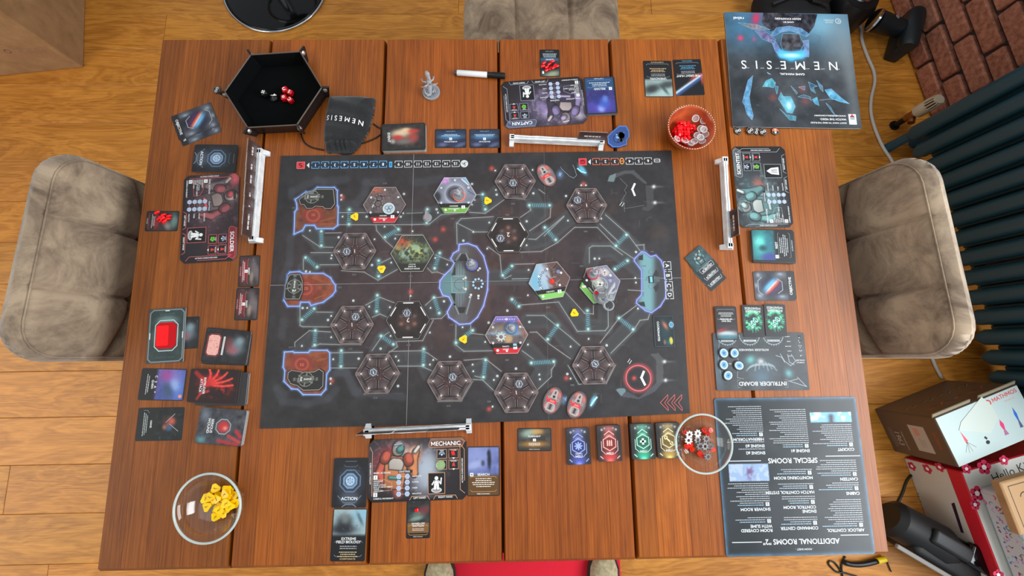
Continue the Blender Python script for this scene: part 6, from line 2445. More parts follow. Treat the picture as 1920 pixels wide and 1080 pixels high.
# contamination deck
def contam_vec(v, W, H):
    v.poly(chamf(W * .52, H * .27, 4) and [(x, y - H * .28) for x, y in chamf(W * .60, H * .26, 4)], (226, 168, 158), 2)
    rg_ = random.Random(3)
    for k in range(30):
        v.rect(rg_.uniform(-.26, .26) * W, -H * .28 + rg_.uniform(-.11, .11) * H, rg_.uniform(2, 5), .8, (214, 132, 124), 3, rg_.choice((0, 1.57)))
    v.pl([(x, y - H * .28) for x, y in chamf(W * .66, H * .30, 5)], 1.0, (170, 50, 44), 2, True)
    v.rect(0, -H * .06, W * .55, 4, (190, 190, 188), 2)


for i, px in enumerate(([(474, 628), (466, 685), (384, 684), (392, 622)], [(471.5, 624), (464, 684), (377, 683), (387, 619)])):
    card(('contamination card, bottom one of the fanned pile', 'contamination card, middle one of the fanned pile')[i], px, mutA, None, ZT + i * .0007, .6, 'fanned contamination cards')
zt = stack('few more contamination cards in the fanned pile on the left of the table', [(471, 622), (462, 682), (375, 681), (388, 615)], 3, 1.5, ZT + .0015, .5, (190, 186, 182))
card('contamination card with a pink panel, on top of its fanned pile', [(470, 621), (460, 681), (375, 680), (389, 614)], mutA, contam_vec, zt, group='fanned contamination cards')

card('blue and purple creature card left of the red attack pile', [(351, 692), (343, 752), (258, 750), (267, 690)],
     pict((74, 86, 150), [(.6, .85, .5, .2, (90, 120, 200), .9, 0), (.3, .7, .3, .2, (130, 110, 180), .8, 0), (.7, .64, .3, .12, (56, 76, 106), .9, .4), (.2, .55, .2, .14, (150, 60, 130), .8, 0), (.5, .78, .2, .1, (150, 190, 226), .6, .5)], 21, cut=.36, scr=30),
     lambda v, W, H: (v.text('QUEEN', 0, -H * .22, 3.6, WT_, 3), v.greek(0, -H * .31, W * .8, 2, 3.4, (200, 204, 208), 3, 'c', 4), v.disc(W * .36, H * .42, 3.6, (214, 150, 130), 3, 12), v.pl([(-W * .3, -H * .13), (-W * .1, -H * .1), (W * .1, -H * .1), (W * .3, -H * .13)], .8, (150, 60, 90), 2),
                      [v.text(ch, -W * .24 + i * W * .16, -H * .155, 4.4, WT_, 3) for i, ch in enumerate('C2A*')]))


def attack_art(c):
    c.c[:] = (30, 12, 14)
    n = c.noise(9, 6, 4, rough=.65)
    c.mix(np.exp(-(((c.u - .5) / .34) ** 2 + ((c.v - .55) / .36) ** 2) ** 2) * sstep(.35, .7, n), (190, 30, 34))
    for k in range(5):
        a0 = 1.0 + k * .42
        q = [(.42 + r_ * math.cos(a0 + .9 * r_) * .9, .36 + r_ * math.sin(a0 + .9 * r_)) for r_ in (.05, .18, .32, .44, .54)]
        for i in range(4):
            c.seg(q[i:i + 2], 5.0 - 1.1 * i, (206, 40, 38), .75, 1.6)
            c.seg(q[i:i + 2], 1.2, (244, 96, 78), .7, .8)
    c.blob(.42, .34, .18, .12, (170, 28, 32), .8)
    c.seg([(.12, .12), (.3, .26), (.46, .36)], 4, (190, 34, 36), .7, 3)
    c.seg([(.9, .2), (.74, .26), (.66, .42)], 2.2, (220, 60, 52), .6, 1.6)


zt = stack('thick pile of red intruder attack cards, left of the board', [(466, 700), (459, 763), (366, 757), (372, 697)], 9, 6.5, jit=.9, edge=(196, 192, 190))
card('red claw attack card lying one below the top of its pile', [(455, 695), (444, 757), (354, 754.5), (360, 692)], attack_art, None, zt, .6, 'red attack cards')
card('red claw attack card on top of the pile, lettered INTRUDER ATTACK', [(451, 694), (440, 756), (351, 754), (357, 691)], attack_art,
     lambda v, W, H: (v.text('INTRUDER', 0, -H * .18, 4.6, WT_, 3), v.text('ATTACK', 0, -H * .25, 4.6, WT_, 3)), zt + .0008, group='red attack cards')
card('near-black creature card below the blue one, bottom left', [(346.5, 763), (341, 826), (253, 827), (261, 765)],
     pict((20, 28, 29), [(.42, .74, .14, .09, (190, 84, 70), .95, .6), (.56, .62, .12, .06, (206, 120, 96), .9, -.5), (.62, .70, .10, .08, (60, 90, 130), .9, .3), (.45, .60, .16, .05, (84, 40, 40), .8, .4)], 22, cut=.40, darkc=(18, 25, 26), scr=8),
     lambda v, W, H: (v.text('HAND', 0, -H * .20, 3.4, WT_, 3), v.greek(0, -H * .29, W * .8, 3, 3.2, (190, 200, 200), 3, 'c', 4), v.pl([(-W * .3, H * .3), (-W * .05, H * .12)], .7, (190, 190, 184), 2), v.pl([(W * .22, H * .4), (W * .0, H * .2)], .7, (190, 190, 184), 2), v.pl([(-W * .42, -H * .38), (-W * .42, -H * .3), (-W * .34, -H * .26)], .8, (120, 130, 130), 2)))


def wound_art(c):
    c.c[:] = (58, 60, 66)
    c.addc((c.noise(9, 9, 4) - .5) * 70, (1, 1, 1))
    c.blob(.5, .55, .26, .20, (70, 80, 84), .9, 0, 6)
    c.blob(.5, .56, .17, .13, (190, 40, 44), .95, 0, 5)
    c.blob(.54, .60, .06, .05, (236, 160, 150), .8)
    c.seg([(.6, .85), (.75, .95)], 3, (190, 40, 46), .8, 3)
    c.seg([(.75, .7), (.9, .95)], 2.5, (200, 60, 60), .8, 3)
    c.seg([(.9, .5), (.97, .9)], 2.5, (180, 40, 46), .8, 3)
    c.blob(.9, .12, .1, .1, (90, 150, 156), .8)
    c.blob(.2, .15, .16, .1, (110, 120, 132), .8)


zt = stack('thick stack of serious wound cards, bottom left of the board', [(463, 771), (452.5, 837), (364, 831), (377, 763)], 12, 7.5, jit=.35, edge=(214, 212, 210))
card('serious wound card with a red octagon, on top of its stack', [(462.5, 770), (452, 836.5), (364, 830), (377, 763)], wound_art,
     lambda v, W, H: (v.text('SERIOUS', 0, -H * .19, 4.8, WT_, 3), v.text('WOUND', 0, -H * .26, 4.8, WT_, 3), v.pl([(W * .22 * math.cos(PI / 8 + k * PI / 4), H * .055 + W * .22 * math.sin(PI / 8 + k * PI / 4)) for k in range(8)], 1.6, (150, 160, 164), 2, True)), zt)

# captain's side
zt = stack('thick stack of event cards beside the cloth bag', [(800, 280), (716, 284), (716, 232), (796, 232)], 16, 11, jit=.2, edge=(216, 214, 212))
card('event card with a burning red machine, on top of its stack', [(796, 232), (799, 279), (716.5, 282.5), (716, 232)],
     pict((36, 33, 34), [(.5, .5, .3, .3, (120, 92, 80), .9, 0), (.35, .45, .16, .26, (216, 196, 160), .9, .1), (.26, .56, .10, .10, (226, 190, 150), .9, 0), (.55, .72, .2, .12, (170, 60, 52), .8, .3), (.52, .36, .1, .12, (190, 40, 40), .85, 0), (.3, .74, .08, .14, (196, 50, 44), .85, 0), (.7, .5, .10, .2, (120, 120, 120), .6, 0), (.66, .24, .1, .06, (206, 214, 206), .6, .6)], 25, cut=0, scr=40,
          sc=[(216, 90, 70), (30, 26, 28), (200, 190, 180)]),
     lambda v, W, H: v.text('EVENT', -W * .0, -H * .34, 5.2, WT_, 3), zt)
for i, (px, tt) in enumerate((([(875, 277), (815, 278), (816, 242), (874, 242)], 'INTERRUPTION'), ([(937, 277), (880, 278), (880, 242), (937, 242)], 'ESCAPE PLAN'))):
    card(('dark blue captain card numbered 1, left of the pair above the board', 'dark blue captain card numbered 1, right of the pair above the board')[i], px,
         pict((30, 36, 52), [(.5, .72, .5, .16, (44, 50, 84), .9, 0), (.2, .85, .2, .1, (90, 110, 150), .7, .4), (.75, .82, .15, .1, (120, 130, 170), .6, 0), (.5, .40, .42, .16, (70, 130, 176), .9, 0), (.5, .2, .45, .10, (34, 60, 96), .9, 0)], 27 + i, cut=0, scr=14),
         lambda v, W, H, tt=tt: (v.rect(0, H * .02, 6, 6, WT_, 3), v.text('1', 0, H * .02, 4.2, (30, 40, 56), 4), v.text(tt, 0, H * .17, 2.8, WT_, 3), v.greek(0, -H * .14, W * .7, 2, 3, (200, 216, 230), 3, 'c', 5), v.text('CAPTAIN', 0, -H * .38, 2.4, (150, 166, 186), 3, 'c', 0, 0, 1.4)))
card('captain weapon card under red cubes, top of the table', [(1050, 144), (1012, 144), (1012, 93), (1049, 93)],
     pict((48, 52, 52), [(.4, .25, .4, .2, (120, 150, 120), 0, 0), (.4, .9, .4, .12, (150, 170, 140), .9, .2), (.7, .8, .2, .1, (70, 78, 80), .8, 0), (.5, .34, .46, .09, (60, 120, 170), .9, 0)], 30, cut=.32, scr=8),
     lambda v, W, H: (v.text('BLASTER', 0, -H * .13, 3.2, WT_, 3), v.greek(0, -H * .22, W * .75, 4, 2.8, (190, 206, 216), 3, 'c', 5), v.text('CAPTAIN', 0, -H * .43, 2.4, (150, 166, 186), 3, 'c', 0, 0, 1.3), v.rect(W * .34, H * .34, 4, 7, WT_, 3)))
zt = stack('stack of captain action cards right of the purple-grey player board', [(1157, 212), (1100, 216), (1096, 145), (1153, 144)], 9, 6, jit=.5, edge=(170, 168, 172))
card('captain action card RELOAD with a violet scene, on top of its stack', [(1155, 211), (1099, 215), (1096, 145), (1152, 144)],
     pict((52, 48, 110), [(.5, .8, .5, .2, (84, 76, 176), .9, 0), (.5, .86, .12, .1, (150, 170, 236), .9, 0), (.4, .72, .2, .14, (60, 90, 180), .9, .4), (.65, .62, .14, .14, (40, 50, 120), .9, 0), (.35, .6, .1, .1, (90, 130, 206), .8, 0)], 31, cut=.36, darkc=(38, 70, 110), scr=30),
     textcard('RELOAD', 'CAPTAIN', 3, (214, 224, 234), .33, fr=(120, 160, 200), num='1'), zt)
card('dark mission card with a pale ice scene, left of the two at the top right', [(1263, 182), (1209, 182), (1206, 114), (1259, 114)],
     pict((140, 160, 158), [(.4, .9, .5, .2, (160, 184, 180), .9, 0), (.75, .78, .3, .12, (40, 42, 44), .9, .3), (.3, .8, .06, .16, (60, 76, 80), .8, .6), (.2, .66, .3, .1, (44, 46, 48), .8, .2)], 33, cut=.52, scr=10),
     textcard(['UNKNOWN', 'PATHOGEN'][:1], 'CORPORATE', 2, tv=.50, colr=(216, 186, 140)))


def planet_art(c):
    c.c[:] = (20, 20, 24)
    d = (c.u - .5) * .85 + (c.v - .34) - .42 * (c.u - .5) ** 2
    up = sstep(.36, .48, c.v)
    d2 = (c.v - .45) - .5 * c.u
    c.mix(up * np.exp(-((d2 + .02) / .05) ** 2), (206, 220, 236))
    c.mix(up * np.exp(-((d2 - .05) / .05) ** 2) * .9, (50, 84, 140))
    c.mix(up * np.exp(-((d2 + .12) / .06) ** 2) * .9 * sstep(.6, .2, c.u), (214, 76, 54))
    c.mix(np.exp(-((c.u - .04) / .03) ** 2) * sstep(.3, .5, c.v) * sstep(.8, .6, c.v) * .8, (230, 80, 60))


card('dark mission card with a bright planet edge, right of the two at the top right', [(1320, 178), (1266, 180), (1263, 112), (1315, 111)], planet_art, textcard('THE GREAT HUNT', 'PERSONAL', 2, tv=.46, colr=(96, 166, 206)))

# scientist's cards
zt = stack('stack of scientist action cards below the teal-grey player board', [(1412, 495), (1410, 433), (1487, 431), (1493, 490)], 9, 6, jit=.9, edge=(140, 138, 140))
card('scientist action card REST with a turquoise scene, on top of its stack', [(1411, 492), (1409, 431), (1485, 429.5), (1492, 487)],
     pict((34, 90, 96), [(.5, .78, .45, .2, (64, 170, 166), .95, 0), (.55, .6, .3, .1, (40, 110, 126), .9, 0), (.12, .6, .14, .2, (60, 60, 140), .9, 0), (.6, .82, .16, .12, (110, 214, 196), .8, 0), (.4, .74, .1, .1, (24, 60, 70), .9, 0)], 35, cut=.46, scr=24),
     textcard('REST', 'SCIENTIST', 5, (200, 206, 208), .42, num='2'), zt)


def port_art(c):
    c.c[:] = (52, 76, 80)
    c.addc((c.noise(9, 8, 3) - .5) * 40, (1, 1, 1))
    c.blob(.5, .80, .13, .12, (110, 130, 130), .9, 0, 4)
    c.blob(.5, .79, .07, .08, (190, 186, 176), .85)
    c.blob(.5, .52, .3, .18, (84, 112, 116), .9, 0, 4)
    trooper(c, .5, .66, .5, 0, 1, TH['sci']['c'])
    c.mix(sstep(.34, .28, c.v), (44, 46, 48))


pv = lambda v, W, H: (v.text('SCIENTIST', 0, -H * .30, 4.2, WT_, 3), v.text('HELP CARD', 0, -H * .23, 2.4, (190, 200, 200), 3), v.pl([(-W * .36, -H * .18), (W * .36, -H * .18), (W * .4, -H * .25), (W * .36, -H * .36), (-W * .36, -H * .36), (-W * .4, -H * .25)], .9, (170, 176, 178), 2, True))
for i, (dx, dy) in enumerate(((15, 24), (8, 12), (0, 0))):
    card(('grey character card, lowest and furthest right of the three fanned ones', 'grey character card, middle of the three fanned ones', 'grey character card with a portrait, top of the three fanned ones')[i],
         [(1283 + dx, 485 + dy), (1311 + dx, 460 + dy), (1349 + dx, 496 + dy), (1319 + dx, 522 + dy)], port_art, pv, ZT + .0008 * i, .5, 'fanned character cards')


# coordinates card on the board
def coord_art(c):
    c.c[:] = (26, 30, 34)
    c.blob(.5, .55, .45, .34, (32, 66, 72), .8)
    c.blob(.3, .86, .12, .1, (90, 150, 180), .95, 0, 6)
    c.blob(.8, .80, .12, .09, (206, 190, 70), 1, 0, 8)
    c.blob(.32, .56, .14, .09, (206, 110, 84), .9, .5)
    c.blob(.84, .5, .08, .06, (150, 96, 84), .9, 0, 5)
    c.blob(.86, .66, .1, .1, (40, 110, 116), .6)


# reads downwards along its left side
card('dark coordinates card with coloured planets, lower right of the board', [(1263.5, 592), (1266.5, 650), (1228, 652.5), (1223, 590)], coord_art,
     lambda v, W, H: (v.text('COORDINATES', 0, -H * .27, 4.0, WT_, 3), v.ring(-W * .2, H * .36, 4.6, .8, (170, 210, 226), 3, 20), v.frame(0, 0, W * .94, H * .92, .6, (84, 92, 96), 1)), ZB + .0002)
fv = Vec()

# ---------------- intruder board with its cards and eggs
IZ = ZT + .0018
ib_px = [(1337, 624), (1508, 624), (1517, 731), (1343, 733)]


def intr_art(c):
    c.c[:] = (58, 62, 66)
    c.addc((c.noise(24, 6, 4) - .5) * 40, (1, 1.02, 1.05))
    c.blob(.5, .42, .2, .2, (70, 84, 92), .9, 0, 3)
    c.blob(.5, .50, .035, .05, (196, 190, 190), .9)
    c.blob(.39, .53, .05, .07, (100, 176, 172), .9, .5)
    c.blob(.79, .29, .04, .07, (96, 166, 170), .9, .5)
    c.blob(.03, .35, .06, .4, (92, 116, 130), .6)
    c.blob(.5, .22, .1, .12, (80, 106, 124), .8)
    for k in range(10):
        t = -1.3 + k * .29
        c.seg([(.5 + .03 * math.sin(t), .44), (.5 + .13 * math.sin(t), .5 - .02 * abs(k - 5)), (.5 + .17 * math.sin(t), .34 + .03 * (k % 3))], .8, (150, 164, 170), .6, 1.2)


def intr_vec(v, W, H):
    p = lambda u, vv: ((.5 - u) * W, (vv - .5) * H)
    v.text('INTRUDER BOARD', *p(.5, .115), 7.6, (216, 220, 222), 3, 'c', PI, 1, 1.05)
    v.text('INTRUDER WEAKNESS', *p(.565, .70), 4.2, (206, 210, 212), 3, 'c', PI)
    for i, u in enumerate((.845, .60, .34)):
        x, y = p(u, .93)
        v.ring(x, y + 4, 21, 2.0, (120, 134, 142), 2, 24, PI, 2 * PI, ry=20)
        v.ring(x, y + 4, 17.5, 1.0, (84, 94, 100), 2, 24, PI, 2 * PI, ry=15)
        for k in range(13):
            t = PI + (k + .5) * PI / 13
            v.poly([(x + 21 * math.cos(t) - 1.2, y + 4 + 20 * math.sin(t)), (x + 21 * math.cos(t) + 1.2, y + 4 + 20 * math.sin(t)), (x + 22 * math.cos(t), y + 4 + 23.5 * math.sin(t))], (150, 160, 166), 3)
        v.rect(x, y - 8, 26, 3.6, (190, 194, 196), 3)
        v.text(('INTRUDER CARCASS', 'INTRUDER EGG', 'CHARACTER CORPSE')[i], x, y - 8, 1.9, (50, 54, 58), 4, 'c', PI)
    for i in range(5):
        yy = .93 - i * .085
        v.greek(*p(.155, yy), 12, 1, 3, (206, 208, 208), 3, 'r', i)
        x, y = p(.055, yy)
        for k in range(max(1, 5 - i)):
            t = k * 2.1
            v.ring(x + (1.6 * math.cos(t) if i < 4 else 0), y + (1.6 * math.sin(t) if i < 4 else 0), 1.5, .7, (214, 216, 216), 3, 10, t, t + 4)
    v.text('INTRUDER', *p(.07, .515), 2.6, (206, 208, 208), 3, 'c', PI)
    v.text('SYMBOLS', *p(.07, .475), 2.6, (206, 208, 208), 3, 'c', PI)
    for pts in (([(.28, .63), (.24, .5), (.18, .42), (.12, .5), (.16, .62)]), ([(.2, .62), (.19, .48), (.14, .44)]), ([(.33, .60), (.27, .57), (.24, .48)]), ([(.12, .22), (.03, .06), (.22, .16)]), ([(.2, .16), (.1, .2)])):
        v.pl([p(*q) for q in pts], 1.0, (160, 174, 182), 2)
    for s in (-1, 1):
        v.pl([p(.5 + s * .24, .18), p(.5 + s * .27, .18), p(.5 + s * .27, .05), p(.5 + s * .24, .05)], .8, (120, 130, 134), 2)
    v.pl([p(.94, .22), p(.96, .5), p(.93, .9)], 1.2, (110, 130, 142), 2)
    v.pl([p(.76, .62), p(.74, .5), p(.77, .22), p(.70, .2)], .9, (130, 146, 152), 2)
    v.text('EGGS', *p(.845, .46), 2.6, (200, 204, 206), 3, 'c', PI)


_c, _a, _W, _H = quad(ib_px, IZ)
v = Vec(); intr_vec(v, _W, _H)
slab('intruder_board', 'dark grey board headed INTRUDER BOARD, right side of the table', 'game board', rrect(_W, _H, 3, 3), 1.8, (_c.x, _c.y), _a, ZT + .0001, intr_art, v, None, 1.1, (60, 58, 58), (58, 62, 66))
_cc = [(1381, 575), (1341, 574), (1341, 637), (1384, 636)]
card('dark weakness card with an icy scene, first of three above the intruder board', [(1384, 637), (1342, 638), (1341, 574), (1381, 575)],
     pict((46, 40, 42), [(.5, .82, .5, .10, (196, 210, 212), .9, 0), (.5, .92, .5, .08, (60, 116, 128), .95, 0), (.7, .70, .3, .05, (150, 40, 44), .9, .3), (.5, .6, .5, .08, (58, 46, 50), .8, 0)], 41, cut=.56, darkc=(40, 36, 38), scr=6),
     textcard(['THE WAY', 'OF MOVING'], None, 4, (206, 206, 204), .44), IZ + .0004)


def dna_art(c):
    c.c[:] = (30, 31, 33)
    r = np.hypot((c.u - .5) / .40, (c.v - .46) / .34)
    n = c.noise(5, 7, 3, rough=.7)
    t = c.u * .5 + c.v * .5
    m = np.exp(-((r - .72) / .26) ** 2) * sstep(.25, .6, n)
    c.mix(m, (70, 196, 150))
    c.mix(m * sstep(.5, .75, n) * .8, (150, 236, 170))
    c.mix(np.exp(-(r / .5) ** 2) * .8, (20, 40, 38))


def dna_vec(v, W, H):
    v.text('INTRUDER', 0, -H * .30, 4.6, (206, 214, 212), 3)
    v.text('WEAKNESS', 0, -H * .39, 4.6, (206, 214, 212), 3)
    a, b, cxy = [], [], (0, -H * .04 + 6)
    for k in range(15):
        s = -11 + k * 22 / 14
        w_ = 5.5 * math.sin(k * .62)
        c0, s0 = math.cos(.9), math.sin(.9)
        a.append((cxy[0] + s * c0 - w_ * s0, cxy[1] + s * s0 + w_ * c0))
        b.append((cxy[0] + s * c0 + w_ * s0, cxy[1] + s * s0 - w_ * c0))
    v.pl(a, 1.8, (170, 240, 206), 3); v.pl(b, 1.8, (120, 220, 196), 3)
    for k in (1, 3, 6, 8, 11, 13):
        v.pl([a[k], b[k]], 1.0, (196, 244, 220), 3)
    rg_ = random.Random(8)
    for k in range(26):
        t = rg_.uniform(0, 2 * PI)
        v.pl([(cxy[0] + W * .3 * math.cos(t), cxy[1] - 2 + H * .26 * math.sin(t)), (cxy[0] + W * .42 * math.cos(t), cxy[1] - 2 + H * .34 * math.sin(t))], .6, rg_.choice([(60, 220, 150), (80, 206, 190)]), 2)


card('green spiral weakness card, second of three above the intruder board', [(1434, 632), (1393, 632), (1392, 571), (1431, 573)], dna_art, dna_vec, IZ + .0004, group='green weakness cards')
card('green spiral weakness card, last of three above the intruder board', [(1475, 631), (1435, 630), (1433, 570), (1473, 571)], dna_art, dna_vec, IZ + .0010, group='green weakness cards')
for i, (X, Y) in enumerate(((1357.5, 662), (1377.5, 662), (1357.5, 684), (1386, 685.5), (1365.5, 704))):
    z = IZ + .0004
    p = P(X, Y, z + .002)
    v = Vec()
    v.disc(0, 0, 8.2, (176, 206, 222), 1, 20, ry=9.0)
    v.disc(0, 0, 5.4, (112, 164, 206), 2, 16, ry=6.4)
    for k in range(5):
        t = k * 1.26 + i
        v.pl([(0, 0), (3.4 * math.cos(t), 4 * math.sin(t))], 1.1, (54, 96, 150), 3)
    n = 22
    slab('egg_token', ('blue egg token, upper left of the five on the intruder board', 'blue egg token, upper right of the five on the intruder board', 'blue egg token, middle left of the five on the intruder board', 'blue egg token, middle right of the five on the intruder board', 'blue egg token, lowest of the five on the intruder board')[i],
         'token', [(10.2 * math.cos(2 * PI * k / n), 11.2 * math.sin(2 * PI * k / n)) for k in range(n)], 2.2, (p.x, p.y), (.3, -.3, .1, 1.2, -.6)[i], z, None, v, 'blue egg tokens', base=(58, 50, 52), edge=(52, 42, 42))

# ---------------- room sheet
rs_px = [(1644, 1040), (1365, 1043), (1336, 748), (1602, 743)]


def sheet_art(c):
    c.c[:] = (50, 54, 58)
    c.addc((c.noise(60, 3, 3) - .5) * 22, (1, 1.02, 1.04))
    e = np.minimum(np.minimum(c.u * c.W, (1 - c.u) * c.W), np.minimum(c.v * c.H, (1 - c.v) * c.H))
    c.mix(np.exp(-(e / 4.5) ** 2) * (.5 + .5 * c.noise(14, 6, 2)), (84, 128, 160))
    k = (np.abs(c.u - .19) < .145) & (np.abs(c.v - .865 - .0) < .032)
    n = c.noise(8, 3, 3)
    c.mix(k * 1.0, (120, 176, 206))
    c.mix(k * sstep(.45, .6, n), (214, 226, 230))
    c.mix(k * np.exp(-((c.u - .19) / .02) ** 2) * sstep(.9, .87, c.v), (50, 56, 64))
    k = (np.abs(c.u - .80) < .135) & (np.abs(c.v - .515) < .055)
    c.mix(k * 1.0, (140, 164, 196))
    c.mix(k * sstep(.5, .6, n) * .7, (176, 190, 214))
    c.mix(k * np.exp(-(((c.u - .795) / .03) ** 2 + ((c.v - .515) / .05) ** 2)) * sstep(.3, .5, n), (110, 76, 116))


def sheet_vec(v, W, H):
    p = UV(W, H)
    b = (210, 216, 220)
    v.text('- ROOM SHEET -', *p(.475, .037), 3.2, b, 3)
    v.text('ADDITIONAL ROOMS "2"'.replace('"', "''"), *p(.49, .084), 9.2, (226, 230, 232), 3, 'c', 0, 1, .98)
    v.rect(*p(.125, .118), W * .19, 1.4, b, 3); v.rect(*p(.855, .085), W * .20, 1.4, b, 3)
    v.text('SPECIAL ROOMS', *p(.49, .588), 9.2, (226, 230, 232), 3)
    v.rect(*p(.14, .613), W * .24, 1.4, b, 3); v.rect(*p(.83, .59), W * .24, 1.4, b, 3)
    cols = [(.055, [(('AIRLOCK CONTROL',), .148, 13), (('CABINS',), .375, 4), (('CANTEEN',), .465, 8)]),
            (.365, [(('COMMAND CENTER',), .165, 4), (('ENGINE', 'CONTROL ROOM'), .268, 4), (('HATCH CONTROL SYSTEM',), .387, 3), (('MONITORING ROOM',), .478, 3)]),
            (.675, [(('ROOM COVERED', 'WITH SLIME'), .155, 3), (('SHOWER ROOM',), .285, 11)]),
            (.055, [(('COCKPIT',), .655, 11)]), (.365, [(('ENGINE #1',), .650, 19)]), (.675, [(('ENGINE #2',), .640, 1), (('ENGINE #3',), .685, 1), (('HIBERNATORIUM',), .728, 15)])]
    sd = 1
    for u, lst in cols:
        for tl, vv, n in lst:
            y = vv
            for t_ in tl:
                v.text(t_, *p(u + .03 if False else u, y), 5.4, (222, 227, 230), 3, 'l')
                y += .026
            y = y - .026 + .026
            if n > 1:
                v.rect(*p(u + .018, y + .006), 7, 7, (206, 212, 216), 3)
                v.text('2', *p(u + .018, y + .006), 4.6, (60, 64, 68), 4)
            for i in range(n):
                sd += 1
                v.greek(*p(u + (.045 if i < 2 and n > 1 else 0), y + .0135 * i), W * (.24 if i < 2 and n > 1 else .285), 1, 3.4, (150, 190, 214) if (i == 0 and n > 1) else (176, 182, 186), 2, 'l', sd, 0, .38)


# the print reads towards the bottom of this card's own frame, so rows run upwards in v from its heading
_c, _a, _W, _H = quad(rs_px, ZT + .002)




v = Vec()




_old = UV
UV = lambda W, H: (lambda u, vv: ((u - .5) * W, (.5 - vv) * H))
v = Vec()
sheet_vec(v, _W, _H)
UV = _old


def sheet_art_top(c):
    vv = c.v.copy()
    c.v = 1 - vv
    sheet_art(c)
    c.v = vv


slab('room_sheet', 'glossy dark grey reference sheet of rooms, lower right of the table', 'reference sheet', rrect(_W, _H, 5, 3), 1.6, (_c.x, _c.y), _a, ZT + .0001, sheet_art_top, v, None, 1.6, (70, 90, 110), (60, 64, 68), M_GLOSS)

# ---------------- rule book
rb_px = [(1611, 242), (1369, 235), (1365, 24), (1595, 25)]


def Bk(pts):
    out = []
    for x, y in pts:
        t = (y - 60) / 960
        out.append((1 - (x - 25 - 20 * t) / (1030 + 50 * t), t))
    return out


BK_FILL = [([(350, 55), (800, 65), (770, 170), (700, 260), (560, 190), (400, 220), (330, 150)], (46, 42, 50)), ([(400, 255), (450, 190), (560, 172), (660, 190), (725, 240), (700, 262), (640, 235), (560, 212), (480, 230), (430, 262)], (92, 132, 170)),
           ([(500, 240), (640, 240), (670, 330), (640, 390), (500, 390), (480, 330)], (62, 60, 66)), ([(400, 290), (440, 310), (500, 425), (470, 442), (430, 390)], (104, 120, 170)), ([(660, 300), (718, 290), (712, 435), (645, 435), (680, 360)], (104, 126, 170)),
           ([(270, 215), (345, 210), (440, 290), (420, 325), (330, 290)], (96, 92, 132)), ([(232, 600), (190, 640), (150, 760), (133, 820), (150, 850), (165, 920), (205, 965), (217, 930), (200, 850), (192, 780), (212, 700)], (84, 138, 178)),
           ([(830, 710), (885, 700), (960, 770), (1032, 822), (950, 805), (870, 775)], (92, 160, 196)), ([(310, 690), (340, 640), (390, 620), (420, 660), (400, 700), (350, 690)], (90, 168, 186)), ([(410, 680), (440, 690), (425, 750)], (80, 130, 150)),
           ([(435, 790), (460, 735), (480, 770), (540, 770), (575, 850), (545, 905), (500, 900), (470, 850)], (86, 150, 170)), ([(440, 870), (500, 920), (575, 930), (570, 965), (520, 960)], (70, 130, 146)), ([(720, 790), (760, 770), (775, 840), (740, 825)], (84, 160, 190)),
           ([(695, 645), (715, 720), (750, 738), (735, 690), (770, 680)], (66, 100, 122)), ([(765, 630), (790, 700), (815, 725), (812, 680)], (70, 104, 126)), ([(600, 770), (650, 752), (705, 770), (712, 800), (690, 782), (640, 778)], (80, 110, 128)), ([(830, 815), (870, 850), (905, 915), (880, 890)], (80, 120, 146)),
           ([(545, 680), (600, 735), (590, 750)], (90, 110, 116)), ([(610, 690), (665, 680), (660, 715)], (74, 116, 136)), ([(355, 570), (385, 590), (360, 580)], (150, 190, 200)), ([(130, 150), (290, 165), (400, 205), (250, 205)], (110, 116, 120))]


def book_art(c):
    c.c[:] = (58, 62, 66)
    n, n2 = c.noise(40, 5, 4), c.noise(10, 9, 4)
    c.addc((n - .5) * 54, (1, 1.02, 1.05))
    low = sstep(.48, .12, c.v)
    c.mix(low * (.35 + .55 * n), (66, 122, 160))
    c.blob(.22, .10, .18, .15, (116, 172, 196), .85)
    c.blob(.10, .25, .14, .22, (120, 130, 136), .6)
    c.blob(.04, .55, .06, .5, (126, 134, 136), .5)
    for pts, col in BK_FILL:
        q = Bk(pts)
        c.fill(q, col, .95)
        k = c.inside(q)
        c.c[k] += ((n2[k] - .5) * 110)[:, None]
    for pts in ([(485, 405), (560, 440), (655, 405)], [(490, 425), (640, 425)]):
        c.seg(Bk(pts), 7, (70, 180, 232), .9, 8)
    c.blob(*Bk([(565, 425)])[0], .07, .018, (206, 240, 250), .95)
    c.blob(*Bk([(520, 840)])[0], .035, .055, (130, 206, 226), .95)
    c.blob(*Bk([(522, 845)])[0], .015, .025, (220, 244, 246), .9)
    c.blob(*Bk([(285, 110)])[0], .03, .06, (216, 44, 84), .85, -.3)
    c.blob(*Bk([(146, 283)])[0], .022, .022, (226, 64, 96), .95)
    c.blob(*Bk([(258, 290)])[0], .012, .02, (190, 70, 120), .8)
    for x, y in ((640, 705), (660, 805), (390, 780)):
        c.blob(*Bk([(x, y)])[0], .028, .028, (140, 70, 72), .7)
    c.scratch(60, 3, [(96, 130, 152), (40, 42, 48)], .14, .58, .88, .92, .03, .5, .4)


_c, _a, _W, _H = quad(rb_px, ZT + .006)
v = Vec()
p = (lambda u, vv: ((u - .5) * _W, (vv - .5) * _H))
# the cover faces the far side: measured with (0,0) at the photo's upper right corner of the cover
W_ = (236, 238, 240)
pt_ = lambda u, t: ((u - .5) * _W, (t - .5) * _H)        # u from reading left, t from the far edge


